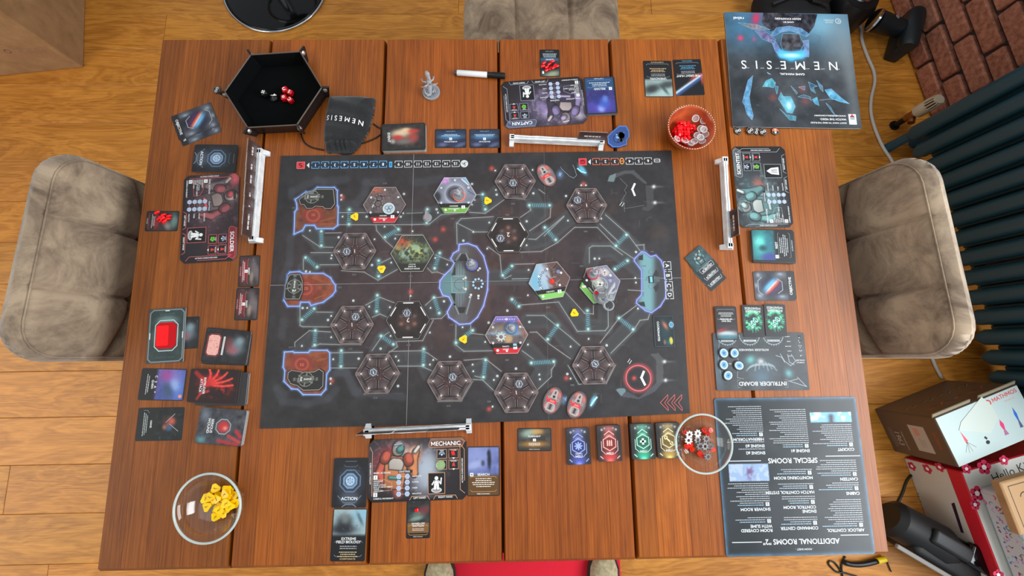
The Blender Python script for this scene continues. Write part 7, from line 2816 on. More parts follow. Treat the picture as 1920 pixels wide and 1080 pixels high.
def book_lines(v):
    for pts, col in BK_FILL[1:]:
        v.pl([pt_(*q) for q in Bk(pts)], .55, (132, 178, 206), 1, True)
    v.pl([pt_(*q) for q in Bk([(720, 262), (770, 240), (815, 258), (800, 310), (740, 362)])], .8, (84, 96, 116), 1)
    v.pl([pt_(*q) for q in Bk([(780, 795), (860, 785), (930, 790)])], .6, (150, 190, 216), 1)


book_lines(v)
v.text('NEMESIS', *pt_(.515, .468), 20.5, W_, 3, 'c', 0, 0, 1.0, track=.62)
for k in range(7):
    v.pl([pt_(.12 + k * .12, .495), pt_(.15 + k * .12, .497)], .8, (210, 216, 220), 4)
v.text('GAME MANUAL', *pt_(.50, .545), 5.0, W_, 3, 'c', 0, 1, 1.1)
v.text('ADAM KWAPINSKI', *pt_(.49, .052), 5.0, W_, 3)
v.text('GAME BY:', *pt_(.49, .082), 4.0, W_, 3)
v.text('rebel', *pt_(.89, .055), 7.0, W_, 3, 'c', 0, 1, 1.2)
v.ring(*pt_(.085, .065), 6.2, 1.2, (206, 214, 218), 3, 24); v.ring(*pt_(.085, .065), 2.6, 1.1, (206, 214, 218), 3, 16, .5, 5)
v.text('AWAKEN', *pt_(.16, .058), 3.8, (190, 204, 210), 3); v.text('REALMS', *pt_(.16, .078), 3.4, (190, 204, 210), 3)
v.rect(*pt_(.065, .925), 17, 25, (214, 218, 220), 3); v.rect(*pt_(.065, .915), 10, 8, (150, 160, 166), 4); v.poly([pt_(.045, .905), pt_(.085, .905), pt_(.065, .88)], (206, 60, 50), 4)
v.text("DON'T WANT TO READ THE RULES?", *pt_(.115, .958), 3.4, W_, 3, 'l')
v.text('WATCH THE VIDEO:', *pt_(.115, .927), 4.4, W_, 3, 'l')
v.text('WWW.NEMESISRG.COM/LEARN', *pt_(.115, .897), 3.4, W_, 3, 'l')


bk_ = empty('rule_book', (_c.x, _c.y, ZT + .0003), 'large square rule book with a dark monster cover, hanging over the far right table corner', 'book', None, _a)
me = slab_mesh('cover', [(-_W / 2, -_H / 2), (_W / 2, -_H / 2), (_W / 2, _H / 2), (-_W / 2, _H / 2)], 1.0, book_art, v, 1.5, (110, 130, 140), (60, 64, 68))
link('cover', me, M_GLOSS, bk_, (0, 0, .0040))
mb = MB(); mb.box((0.0005, 0.0005, .0022), (_W * .001 - .003, _H * .001 - .003, .0034)); mb.build('pages', mat('paper', (206, 208, 204), .8), bk_, smooth=0)
mb = MB(); mb.box((0, 0, .00025), (_W * .001, _H * .001, .0004)); mb.build('back_cover', MATS['dark_grey_plastic'], bk_, smooth=0)
# ================================================================== loose things on the table
M_LEATHER, _, _ = noise_col(mat('black_leatherette', rough=0.42), (15, 13, 13), (26, 22, 22), nscale=180, bump=0.15)
M_VELVET = mat('black_velvet', (7, 8, 9), 0.95, spec=.1)
M_STUD = mat('nickel_stud', (206, 202, 194), 0.25, 0.9)

# ---- hexagonal dice tray
rim_px = [(471, 104), (562, 98), (602, 164), (556, 233), (465, 238), (423, 172)]
ZRIM = ZT + .036
rim = [P(x, y, ZRIM) for x, y in rim_px]
tc = sum(rim, Vector()) / 6
tray = empty('dice_tray', (tc.x, tc.y, ZT + .0002), 'hexagonal black dice tray with pinched corners and snap studs, far left', 'dice tray')
R0 = [(p - tc).xy for p in rim]
B0 = [p * 0.93 for p in R0]
mb = MB(); mb.prism([(p.x, p.y) for p in B0][::-1], 0.0, 0.003); mb.build('tray_floor', M_VELVET, tray, smooth=0)
for i in range(6):
    a, b, c, d = R0[i], R0[(i + 1) % 6], B0[(i + 1) % 6], B0[i]
    n = ((a + b) / 2).normalized() * .0028
    V = [(d.x, d.y, .001), (c.x, c.y, .001), (b.x, b.y, .036), (a.x, a.y, .036)]
    V += [(d.x + n.x, d.y + n.y, .0005), (c.x + n.x, c.y + n.y, .0005), (b.x + n.x, b.y + n.y, .036), (a.x + n.x, a.y + n.y, .036)]
    mb = MB()
    mb.add(V, [[3, 2, 1, 0]], 0)
    mb.add(V, [[4, 5, 6, 7], [0, 1, 5, 4], [2, 3, 7, 6], [1, 2, 6, 5], [3, 0, 4, 7]], 1)
    mb.build('wall', [M_VELVET, M_LEATHER], tray, smooth=0)
    mb = MB(); mb.tube([(a.x + n.x * .5, a.y + n.y * .5, .036), (b.x + n.x * .5, b.y + n.y * .5, .036)], .0014, 6)
    mb.build('stitched_edge', mat('edge_brown', (92, 78, 70), .6) if 'edge_brown' not in MATS else MATS['edge_brown'], tray)
    # pinched ear and stud
    r = a.normalized()
    t = Vector((-r.y, r.x)) * .0022
    e = a + r * .017
    be = B0[i] + r * .012
    V = []
    for s in (-1, 1):
        V += [(B0[i].x + t.x * s, B0[i].y + t.y * s, .002), (be.x + t.x * s, be.y + t.y * s, .004), (e.x + t.x * s, e.y + t.y * s, .036), (a.x + t.x * s, a.y + t.y * s, .037)]
    mb = MB(); mb.add(V, [[0, 1, 2, 3][::-1], [4, 5, 6, 7], [0, 1, 5, 4], [1, 2, 6, 5], [2, 3, 7, 6], [3, 0, 4, 7]]); mb.build('corner_ear', M_LEATHER, tray, smooth=0)
    for s in (-1, 1):
        q = a + r * .0055 + t * 1.0 * s
        mb = MB(); mb.tube([(q.x, q.y, .029), (q.x + t.x * s * .5, q.y + t.y * s * .5, .0292), (q.x + t.x * s * 1.1, q.y + t.y * s * 1.1, .0295)], [.0052, .0048, .002], 14); mb.build('snap_stud', M_STUD, tray)
# ---- dice
M_DIE = mat('red_die', (206, 14, 26), 0.15, trans=0.2)
M_DIEB = mat('black_die', (18, 18, 20), 0.2)
M_INK = mat('white_ink', (236, 234, 228), 0.5)


def die(label, px, py, s, mark, rot, m=M_DIE):
    z = ZT + .0034
    p = P(px, py, z + s)
    d = empty('die', (p.x, p.y, z), label, 'die', None, rot)
    mb = MB(); mb.box((0, 0, s / 2), (s, s, s), s * .22, 3); mb.build('cube', m, d)
    v = Vec()
    k = s * 1000
    if mark == 'c':
        v.ring(0, 0, k * .24, k * .12, (240, 236, 230), 1, 18, .8, 5.6)
    elif mark == 'o':
        v.ring(0, 0, k * .17, k * .12, (240, 236, 230), 1, 18)
    elif mark == 'oo':
        v.ring(-k * .17, 0, k * .11, k * .09, (240, 236, 230), 1, 14); v.ring(k * .17, 0, k * .11, k * .09, (240, 236, 230), 1, 14)
    else:
        v.rect(0, 0, k * .6, k * .18, (240, 238, 234), 1); v.rect(0, 0, k * .18, k * .6, (240, 238, 234), 1)
    me = slab_mesh('mark', [(0, 0), (.01, 0), (.01, .01), (0, .01)], 0, None, v)
    link('mark', me, M_CARD, d, (0, 0, s))
    return d


die('red die marked with a C, upper left of the red group in the tray', 532.5, 166, .0125, 'c', .4)
die('red die marked with two rings, upper right of the red group in the tray', 542, 171, .0115, 'oo', 1.2)
die('red die marked with one ring, lower left of the red group in the tray', 531, 181, .0125, 'o', .2)
die('red die marked with a hook, lower right of the red group in the tray', 542, 185, .012, 'c', 2.4)
die('black die marked with a white cross, left in the tray', 493, 172, .0135, '+', .5, M_DIEB)
# ten-sided black and white die
z = ZT + .0034
p = P(512, 182, z + .008)
dd = empty('die', (p.x, p.y, z), 'black and white many-sided die beside the red dice in the tray', 'die', None, .7)
for k in range(2):
    mb = MB()
    V = [(0, 0, .0125), (0, 0, 0)] + [(.0085 * math.cos(q * PI / 5), .0085 * math.sin(q * PI / 5), .0062 + (.0012 if q % 2 else -.0012)) for q in range(10)]
    F = []
    for q in range(0, 10, 2):
        F.append([0, 2 + (q + 9) % 10, 2 + q, 2 + (q + 1) % 10])
        F.append([1, 2 + (q + 2) % 10, 2 + (q + 1) % 10, 2 + q])
    if k == 0:
        mb.add(V, F); mb.build('die_body', M_DIEB, dd, smooth=0)
    else:
        mb.add([(V[0][0], V[0][1], V[0][2] + .0002)] + [tuple(Vector(V[2 + q]) + Vector((0, 0, .0004))) for q in (0, 1, 2, 3)], [[0, 1, 2], [0, 2, 3, 4]][:1] + [[0, 3, 4]]); mb.build('white_face', M_INK, dd, smooth=0)

# ---- drawstring bag
bag_px = [(613, 178), (660, 178), (702, 181), (698, 210), (689, 243), (668, 276), (656, 284), (610, 283), (605, 262), (604, 240), (609, 212)]
bz = ZT + .012
bp = [P(x, y, bz) for x, y in bag_px]
bc_ = sum(bp, Vector()) / len(bp)
bo = [np.array((q.x - bc_.x, q.y - bc_.y)) for q in bp][::-1]


def bag_h(X, Y, T=.026):
    D = np.full(np.shape(X), 9.0)
    for i in range(len(bo)):
        a, b = bo[i], bo[(i + 1) % len(bo)]
        d = b - a
        L = np.hypot(*d)
        D = np.minimum(D, -((X - a[0]) * d[1] - (Y - a[1]) * d[0]) / L)
    D = np.maximum(D, 0)
    k = np.minimum(D / .030, 1)
    f = T * np.sqrt(1 - (1 - k) ** 2)
    wr = np.clip((-.034 - Y) / .02, 0, 1)
    f += np.minimum(D / .006, 1) * (wr * .0024 * np.sin(X * 520 + Y * 90 + 2 * np.sin(X * 90)) + .0012 * np.sin(X * 130 + 40 * Y + 1) + .0010 * np.sin(Y * 210 + X * 60))
    f -= .004 * np.exp(-((Y + .044) / .004) ** 2) * np.minimum(D / .006, 1)
    return f


nx = 64
X, Y = np.meshgrid(np.linspace(min(q[0] for q in bo), max(q[0] for q in bo), nx), np.linspace(min(q[1] for q in bo), max(q[1] for q in bo), nx))
X, Y = X.ravel(), Y.ravel()
for _ in range(3):
    for i in range(len(bo)):
        a, b = bo[i], bo[(i + 1) % len(bo)]
        d = b - a
        L = np.hypot(*d)
        o_ = np.maximum((X - a[0]) * d[1] / L - (Y - a[1]) * d[0] / L, 0)
        X, Y = X - o_ * d[1] / L, Y + o_ * d[0] / L
V = np.vstack([np.stack([X, Y, bag_h(X, Y) + .0005], 1), np.stack([X, Y, np.zeros(len(X))], 1)])
a_ = (np.arange(nx - 1)[:, None] * nx + np.arange(nx - 1)[None]).ravel()
F = [np.stack([a_, a_ + 1, a_ + nx + 1, a_ + nx], 1), np.stack([a_, a_ + nx, a_ + nx + 1, a_ + 1], 1) + nx * nx]
bagE = empty('drawstring_bag', (bc_.x, bc_.y, ZT + .0003), 'small black cloth drawstring bag lettered NEMESIS upside down, beside the dice tray'.replace('NEMESIS ', 'in white '), 'bag')
M_CLOTH, _, _ = noise_col(mat('black_cloth', rough=0.9, sheen=0.3), (12, 13, 15), (26, 28, 31), nscale=300, bump=0.3)
me = mesh_arrays('cloth_body', V, F, smooth=3.2)
link('cloth_body', me, M_CLOTH, bagE)
v = Vec()
t0, t1 = P(684, 231, bz + .013), P(608, 219, bz + .013)
d = (t1 - t0)
v.text('NEMESIS', ((t0.x + t1.x) / 2 - bc_.x) * 1000, ((t0.y + t1.y) / 2 - bc_.y) * 1000, 10.0, (226, 228, 230), 0, 'c', math.atan2(d.y, d.x), 1, .95, track=.34)
VV = np.vstack(v.V) * .001
VV[:, 2] = bag_h(VV[:, 0], VV[:, 1]) + .0021
me = mesh_arrays('lettering', VV, v.F, np.vstack(v.C))
link('lettering', me, M_CARD, bagE)
for pts, r in (([(607, 281), (595, 279), (582, 275), (570, 266), (564, 250)], .0016), ([(660, 283), (664, 275), (672, 271), (690, 265), (705, 258), (716, 250)], .0014), ([(700, 232), (708, 238), (717, 242)], .0015), ([(618, 287), (632, 283), (640, 288), (650, 289), (662, 286), (667, 278)], .0016)):
    mb = MB(); mb.tube([q - bagE.location for q in smooth_path(pts, ZT + .002)], r, 6)
    mb.build('drawstring', M_BLACKP, bagE, smooth=3.2)

# ---- marker pen
z = ZT + .0068
m0_, m1_ = P(851, 136, z), P(947, 142.5, z)
pen = empty('marker_pen', ((m0_.x + m1_.x) / 2, (m0_.y + m1_.y) / 2, z), 'white dry-erase marker with a black cap, far side of the table', 'pen', None, math.atan2(m1_.y - m0_.y, m1_.x - m0_.x))
Lp = (m1_ - m0_).length
X_ = lambda t: (t - .5) * Lp
mb = MB(); mb.tube([(X_(.06), 0, 0), (X_(.075), 0, 0), (X_(.64), 0, 0), (X_(.65), 0, 0)], [.0054, .0062, .0062, .0058], 20); mb.build('barrel', M_WHITEP, pen)
mb = MB(); mb.tube([(X_(0), 0, 0), (X_(.03), 0, 0), (X_(.06), 0, 0)], [.0034, .0044, .0048], 16); mb.build('end_plug', mat('mid_grey_plastic', (70, 72, 76), .5), pen)
mb = MB(); mb.tube([(X_(.65), 0, 0), (X_(.66), 0, 0), (X_(.74), 0, 0), (X_(.74), 0, 0), (X_(.97), 0, 0), (X_(1), 0, 0)], [.0058, .0060, .0060, .0068, .0068, .006], 20); mb.build('cap', M_BLACKP, pen)
mb = MB(); mb.box((X_(.88), 0, .0068), (Lp * .2, .003, .0022), .0006, 1); mb.build('clip', M_BLACKP, pen)

# ---- grey figures
M_FIG = mat('grey_figure_plastic', (160, 163, 168), 0.5)
M_FIGD = mat('dark_grey_figure_plastic', (132, 135, 141), 0.5)


def ridged_base(r, h, n=36, mi=0):
    mb = MB()
    mb.lathe([(r * .93, 0), (r * .96, h * .2), (r * .96, h * .85), (r * .90, h), (r * .80, h * .75), (0, h * .72)], 40)
    for k in range(n):
        t = 2 * PI * k / n
        mb.box((r * .955 * math.cos(t), r * .955 * math.sin(t), h * .52), (r * .10, r * .09, h * .95), rot=(0, 0, t))
    return mb


def spaceman(label, px, py, ring, rz, group=None):
    z = ZX - .0002
    p = P(px, py, z)
    f = empty('figure', (p.x, p.y, z), label, 'figure', group, rz)
    r = .0125
    mb = MB(); mb.lathe([(0, 0), (r, 0), (r * 1.02, .001), (r * 1.0, .0036), (r * .86, .0042), (r * .84, .0030), (0, .0030)], 40); mb.build('coloured_base', mat('ring_%d_%d_%d' % ring, ring, .35), f)
    mb = MB(); mb.lathe([(0, .0031), (r * .82, .0031), (r * .80, .0042), (0, .0046)], 30); mb.build('figure_base', M_FIGD, f)
    mb = MB()
    for s in (-1, 1):
        mb.tube([(s * .0026, -.001 * s, .0044), (s * .0028, 0, .010), (s * .0020, 0, .0165)], [.0022, .0021, .0026], 10)
        mb.tube([(s * .0056, 0, .0245), (s * .0078, .003, .0195), (s * .0050, .0076, .0190)], [.0020, .0018, .0015], 8)
    mb.tube([(0, 0, .0155), (0, -.0004, .020), (0, -.0006, .0248), (0, -.0002, .0268)], [.0034, .0044, .0056, .0026], 12)
    mb.box((0, -.0048, .0225), (.0062, .0038, .0075), .0012, 2)
    mb.ball((0, .0006, .0296), .0032, (1, 1.05, 1.1))
    mb.tube([(-.006, .008, .0185), (.008, .0095, .0195)], [.0011, .0008], 8)
    mb.build('spaceman_body', M_FIG, f, smooth=1.0)
    mb = MB(); mb.ball((0, .0026, .0298), .0020, (1.1, .6, .8)); mb.build('visor', M_FIGD, f, smooth=3.2)
    return f


spaceman('small grey spaceman figure on an orange ring in the round-basin room', 861, 368, (232, 120, 92), .3, 'grey spaceman figures on coloured rings')
spaceman('small grey spaceman figure on a blue ring in the red-labelled room below centre', 959, 616, (60, 120, 190), 2.2, 'grey spaceman figures on coloured rings')
spaceman('small grey spaceman figure on a red ring next to the large monster figure', 1112, 514, (214, 60, 78), -.7, 'grey spaceman figures on coloured rings')
spaceman('small grey spaceman figure on a violet ring in the blue-outlined sleeping bay', 885, 497, (92, 98, 178), 1.2, 'grey spaceman figures on coloured rings')


def path(*q):
    return [Vector(t) * .001 for t in q]


def monster(label, px, py, z, rz, queen):
    p = P(px, py, z)
    f = empty('monster_figure', (p.x, p.y, z), label, 'figure', None, rz)
    r = .0185 if queen else .0190
    ridged_base(r, .0042, 44).build('ridged_base', M_FIG, f)
    mb = MB(); mb.lathe([(0, .0031), (r * .8, .0031), (r * .78, .0038), (0, .0042)], 30)
    rk = random.Random(2)
    for k in range(9):
        a, q = rk.uniform(0, 6.3), rk.uniform(.2, .7)
        mb.ball((r * q * math.cos(a), r * q * math.sin(a), .0042), .0022, (1.3, 1, .6), 1)
    mb.build('ground', M_FIGD, f)
    mb = MB()
    mb.tube(path((-3, -6, 6), (-2, -2, 15), (0, 2, 24), (1, 6, 31), (2, 11, 35), (2, 16, 36)), [.0036, .0050, .0058, .0048, .0036, .0026], 12)
    # skull with long crest
    mb.tube(path((2, 14, 36), (2, 19, 38), (1, 25, 36), (0, 30, 32)), [.0042, .0050, .0036, .0012], 12)
    mb.tube(path((2, 14, 38), (3, 6, 42), (5, -2, 43)), [.0042, .0036, .0012], 10)
    for k in range(5):
        mb.tube(path((1 + k * .3, 2 + 3 * k, 27 + 3 * k), (1 + k * .3, -1 + 3 * k, 32 + 3 * k)), [.0016, .0004], 6)
    mb.build('monster_body', M_FIG, f, smooth=1.2)
    for s in (-1, 1):
        mb = MB()
        mb.tube(path((s * 3, -5, 8), (s * 9, 0, 13), (s * 8, -6, 8), (s * 9, -3, 4)), [.0030, .0026, .0018, .0016], 8)
        for q in (-1, 0, 1):
            mb.tube(path((s * 9, -3, 4), (s * 9 + q * 2, 1, 4.2)), [.0010, .0004], 6)
        mb.build('leg', M_FIG, f, smooth=1.2)
        mb = MB()
        mb.tube(path((s * 4, 6, 30), (s * 11, 10, 29), (s * 13, 18, 24)), [.0024, .0018, .0014], 8)
        for q in (-1, 0, 1):
            mb.tube(path((s * 13, 18, 24), (s * 13 + q * 2.4, 23, 21), (s * 12 + q * 2, 25, 18)), [.0010, .0007, .0003], 6)
        mb.build('arm', M_FIG, f, smooth=1.2)
        mb = MB()
        mb.tube(path((s * 2, 0, 30), (s * 10, -8, 38), (s * 16, -6, 34), (s * 19, 2, 27)), [.0018, .0013, .0010, .0003], 8)
        mb.build('back_claw', M_FIG, f, smooth=1.2)
    mb = MB()
    if queen:
        pts = [Vector((-3, -7, 6)) * .001, Vector((4, -13, 9)) * .001, Vector((13, -14, 13)) * .001]
        c = Vector((22, -11, 15)) * .001
        for k in range(13):
            t = PI + .3 + k * .42
            pts.append(c + Vector((.0095 * math.cos(t), .0095 * math.sin(t), .0004 * k)))
        rs = [.0036, .0036, .0034] + [.0026 - .00015 * k for k in range(13)]
    else:
        pts = path((-3, -7, 6), (-9, -9, 7), (-13, -3, 10), (-12, 5, 14), (-8, 10, 18))
        rs = [.0034, .0028, .0022, .0016, .0006]
    mb.tube(pts, rs, 10)
    for k in range(1, len(pts) - 1):
        mb.ball(pts[k] + Vector((0, 0, rs[k])), .0009, (1, 1, 1.6), 1)
    mb.build('tail', M_FIG, f, smooth=1.2)
    return f


monster('large grey monster figure with a ring-curled tail on the game board', 1128, 554, ZX - .0002, -.7, True)
monster('grey horned monster figure standing on bare wood by the marker', 809, 174, ZT + .0003, PI - 2.9, False)
gem = MB(); gem.ball((0, 0, .004), .0048, (1, 1, .9), 1)
M_REDP = mat('red_translucent', (244, 10, 22), 0.12)
p = P(1118, 549, ZX + .005)
prop(gem.build('red_gem', M_REDP, None, (p.x, p.y, ZX + .0046), smooth=0), 'red gem-like token on the base of the large monster figure', 'token')

# ---- red ammunition bars
am = MB(); am.tube([(-.0052, 0, .0026), (-.0045, 0, .0026), (.0030, 0, .0026), (.0052, 0, .0026)], [.0017, .0026, .0026, .0012], 10)
ame = am.mesh('ammo_bar', .7); ame.materials.append(M_REDP)


def ammo(pts, where, group, z0=ZT + .0007):
    rg_ = random.Random(len(pts))
    for k, (x, y) in enumerate(pts):
        q = P(x, y, z0 + .003)
        o = link('ammo_bar', ame, M_REDP, None, (q.x, q.y, z0 + (.0001 if k % 3 else .0046)), (0, 0, rg_.uniform(.1, .9)))
        prop(o, 'small red bar token heaped on the ' + where, 'token', group)


ammo(Zm(0, 270, 4, [(1190, 518), (1208, 545), (1228, 530), (1232, 562), (1262, 560), (1212, 575), (1246, 584), (1268, 540), (1195, 560)]), 'weapon card at the left table edge', 'red bars on the soldier weapon card')
ammo(Zm(960, 0, 4, [(240, 480), (262, 502), (280, 480), (302, 468), (322, 490), (290, 512), (312, 515), (336, 495), (262, 524), (230, 505)]), 'weapon card at the far side of the table', 'red bars on the captain weapon card')
cub = MB(); cub.box((0, 0, .0031), (.0062, .0062, .0062), .0007, 1)
cme = cub.mesh('red_cube', .5); cme.materials.append(M_REDP)
for x, y, z, lb_ in ((781, 957, ZT + .0007, 'single red cube on the weapon card below the near player board'), (849, 849, ZT + .0022, 'single red cube on the wound icon of the near player board')):
    q = P(x, y, z + .005)
    prop(link('red_cube', cme, M_REDP, None, (q.x, q.y, z), (0, 0, .3)), lb_, 'token')
q = P(826, 872, ZT + .004)
mb = MB(); mb.lathe([(0, 0), (.0085, 0), (.009, .001), (.009, .002), (.0078, .0026), (.007, .0020), (0, .0020)], 28)
prop(mb.build('clear_disc', mat('green_clear', (176, 206, 150), .1, alpha=.45), None, (q.x, q.y, ZT + .0023)), 'clear greenish disc on the near player board', 'token')

# ---- bowls
def glass_mat(name, tint, edge):
    m = bpy.data.materials.new(name)
    m.use_nodes = True
    N, L = m.node_tree.nodes, m.node_tree.links
    N.clear()
    o = N.new('ShaderNodeOutputMaterial')
    t = N.new('ShaderNodeBsdfTransparent'); t.inputs[0].default_value = rgba(tint)
    g = N.new('ShaderNodeBsdfGlossy'); g.inputs['Roughness'].default_value = .03
    g.inputs['Color'].default_value = rgba(edge)
    lw = N.new('ShaderNodeLayerWeight'); lw.inputs['Blend'].default_value = .5
    pw = N.new('ShaderNodeMath'); pw.operation = 'POWER'; pw.inputs[1].default_value = 3.0
    f = N.new('ShaderNodeMath'); f.operation = 'MULTIPLY_ADD'; f.inputs[1].default_value = .5; f.inputs[2].default_value = .04
    L.new(lw.outputs['Facing'], pw.inputs[0]); L.new(pw.outputs[0], f.inputs[0])
    mx = N.new('ShaderNodeMixShader')
    L.new(f.outputs[0], mx.inputs[0]); L.new(t.outputs[0], mx.inputs[1]); L.new(g.outputs[0], mx.inputs[2]); L.new(mx.outputs[0], o.inputs[0])
    return m


M_GLASS = glass_mat('clear_glass', (251, 253, 252), (255, 255, 255))
M_GRIM = mat('glass_rim', (206, 222, 218), 0.06, trans=0.0, alpha=0.62)


def glass_bowl(label, cx, cy, r, h):
    c = P(cx, cy, ZT + h)
    b = empty('glass_bowl', (c.x, c.y, ZT + .0004), label, 'bowl')
    pr = [(0, 0), (r * .42, 0), (r * .52, .0012), (r * .78, h * .32), (r * .93, h * .68), (r * .985, h * .96)]
    pi_ = [(r * .945, h * .96), (r * .89, h * .68), (r * .73, h * .36), (r * .48, .0046), (r * .3, .0032), (0, .003)]
    mb = MB(); mb.lathe(pr + pi_, 64); mb.build('glass_wall', M_GLASS, b, smooth=3.2)
    mb = MB(); mb.tube([(r * .965 * math.cos(t), r * .965 * math.sin(t), h * .98) for t in np.linspace(0, 2 * PI, 72, endpoint=False)], r * .035, 10, closed=True); mb.build('rim', M_GRIM, b, smooth=3.2)
    mb = MB(); mb.tube([(r * .50 * math.cos(t), r * .50 * math.sin(t), .0018) for t in np.linspace(0, 2 * PI, 48, endpoint=False)], r * .012, 6, closed=True); mb.build('foot_ring', M_GLASS, b, smooth=3.2)
    return c


c1 = glass_bowl('glass bowl of yellow triangular tokens, lower left of the table', 388, 953, .0615, .045)
rg_ = random.Random(12)
YT = tri_token_mesh('noise_token', .0094, .0026)
nt_ = 0
place = []
for lay in range(4):
    for k in range((9, 9, 7, 5)[lay]):
        for tr in range(60):
            a, q = rg_.uniform(0, 6.3), math.sqrt(rg_.random()) * (.026, .029, .028, .020)[lay]
            x, y = c1.x + .004 + q * math.cos(a), c1.y + .002 + q * math.sin(a)
            if all((x - u) ** 2 + (y - v_) ** 2 > .0118 ** 2 for u, v_, l in place if l == lay):
                break
        place.append((x, y, lay))
        o = link('noise_token', YT, M_YEL, None, (x, y, ZT + .0060 + lay * .0044 + (q / .03) ** 2 * .004), (rg_.uniform(-.32, .32), rg_.uniform(-.32, .32), rg_.uniform(0, 6.3)))
        prop(o, 'yellow triangular token in the glass bowl', 'token', 'yellow triangular tokens in the glass bowl')

c2 = glass_bowl('glass bowl of red flame tokens and grey cogs, in front of the board corner', 1320, 832, .0555, .042)
fl = [(0, -5.5), (4.2, -3.8), (5.4, .2), (3.4, 3.2), (3.0, 6.2), (.8, 4.2), (-1.0, 7.2), (-2.2, 3.4), (-4.6, 4.2), (-5.2, -.6), (-3.6, -4.2)]
mb = MB()
b = bmesh.new()
vs = [b.verts.new((x * .001, y * .001, zz)) for zz in (0, .003) for x, y in fl]
n = len(fl)
b.faces.new(vs[:n][::-1]); b.faces.new(vs[n:])
for i in range(n):
    b.faces.new([vs[i], vs[(i + 1) % n], vs[n + (i + 1) % n], vs[n + i]])
bmesh.ops.bevel(b, geom=list(b.edges), offset=.0005, segments=1, affect='EDGES')
mb.bm(b)
mb.tube([(-.001, -.003, .003), (.0005, .0005, .0034), (-.0008, .004, .003)], [.0008, .0009, .0004], 6)
FM = mb.mesh('fire_token', .4)
M_FIRE = mat('orange_red_translucent', (240, 44, 14), 0.18, trans=0.12)
FM.materials.append(M_FIRE)
gear = []
for k in range(16):
    t = 2 * PI * k / 16
    for dt, rr in ((-.11, .0078 if k % 2 == 0 else .0056), (.11, .0078 if k % 2 == 0 else .0056)):
        gear.append((rr * math.cos(t + dt), rr * math.sin(t + dt)))


def gear_mesh(m):
    n = len(gear)
    hole = [(.0030 * math.cos(2 * PI * k / n), .0030 * math.sin(2 * PI * k / n)) for k in range(n)]
    V = [(x, y, z) for z in (0, .0022) for x, y in gear] + [(x, y, z) for z in (0, .0022) for x, y in hole]
    F = []
    for i in range(n):
        j = (i + 1) % n
        F += [[i, j, n + j, n + i], [2 * n + j, 2 * n + i, 3 * n + i, 3 * n + j], [n + i, n + j, 3 * n + j, 3 * n + i], [j, i, 2 * n + i, 2 * n + j]]
    mb = MB(); mb.add(V, F)
    me = mb.mesh('cog_token', .5)
    me.materials.append(m)
    return me


GW, GG = gear_mesh(mat('white_token_plastic', (232, 230, 232), .4)), gear_mesh(mat('grey_token_plastic', (126, 126, 130), .4))
SC = 9.0
for k, (x, y) in enumerate(Zm(1250, 770, SC, [(650, 340), (735, 330), (700, 410), (400, 570), (440, 650), (560, 720), (600, 770), (320, 370), (790, 660), (340, 600)])):
    q = P(x, y, ZT + .010)
    prop(link('fire_token', FM, M_FIRE, None, (q.x, q.y, ZT + (.0052, .0084)[k % 2] + .0), (rg_.uniform(-.3, .3), rg_.uniform(-.3, .3), rg_.uniform(0, 6))), 'orange-red flame token in the glass bowl', 'token', 'flame tokens in the glass bowl')
for k, (x, y) in enumerate(Zm(1250, 770, SC, [(380, 400), (520, 385), (370, 500)])):
    q = P(x, y, ZT + .013)
    prop(link('cog_token', GW, MATS['white_token_plastic'], None, (q.x, q.y, ZT + .0118), (rg_.uniform(-.3, .3), rg_.uniform(-.3, .3), k)), 'white cog token in the glass bowl', 'token', 'white cog tokens in the glass bowl')
for k, (x, y) in enumerate(Zm(1250, 770, SC, [(668, 475), (560, 590), (735, 590), (690, 770), (520, 490), (640, 600)])):
    q = P(x, y, ZT + .013)
    prop(link('cog_token', GG, MATS['grey_token_plastic'], None, (q.x, q.y, ZT + .0112 + .0012 * (k % 2)), (rg_.uniform(-.25, .25), rg_.uniform(-.25, .25), k)), 'grey cog token in the glass bowl', 'token', 'grey cog tokens in the glass bowl')
q = P(1035, 527, ZX + .003)
prop(link('fire_token', FM, M_FIRE, None, (q.x, q.y, ZX), (0, 0, 3.3)), 'single orange-red flame token on the green-labelled canteen room', 'token')
q = P(1035, 527, ZX + .003)

# terracotta bowl
rT, hT = .0505, .046
ct = P(1297, 238, ZT + hT)
tb = empty('terracotta_bowl', (ct.x, ct.y, ZT + .0004), 'small glazed terracotta bowl with a white dotted rim', 'bowl')
M_TERRA, _, _ = noise_col(mat('glazed_terracotta', rough=0.22, coat=.3), (150, 62, 36), (196, 92, 50), nscale=22, detail=4)
mb = MB(); mb.lathe([(0, 0), (rT * .5, 0), (rT * .56, .002), (rT * .84, hT * .45), (rT * .98, hT * .9), (rT, hT * .97), (rT * .97, hT), (rT * .93, hT * .96), (rT * .90, hT * .86), (rT * .76, hT * .45), (rT * .5, .008), (rT * .3, .006), (0, .006)], 64); mb.build('glazed_body', M_TERRA, tb, smooth=3.2)
dm = MB(); dm.ball((0, 0, 0), .00115, (1, 1, .6), 1)
dme = dm.mesh('rim_dot', 3.2); dme.materials.append(mat('cream_slip', (240, 222, 190), .4))
for k in range(58):
    t = 2 * PI * k / 58
    o = link('rim_dot', dme, MATS['cream_slip'], tb, (rT * .985 * math.cos(t), rT * .985 * math.sin(t), hT * .995))
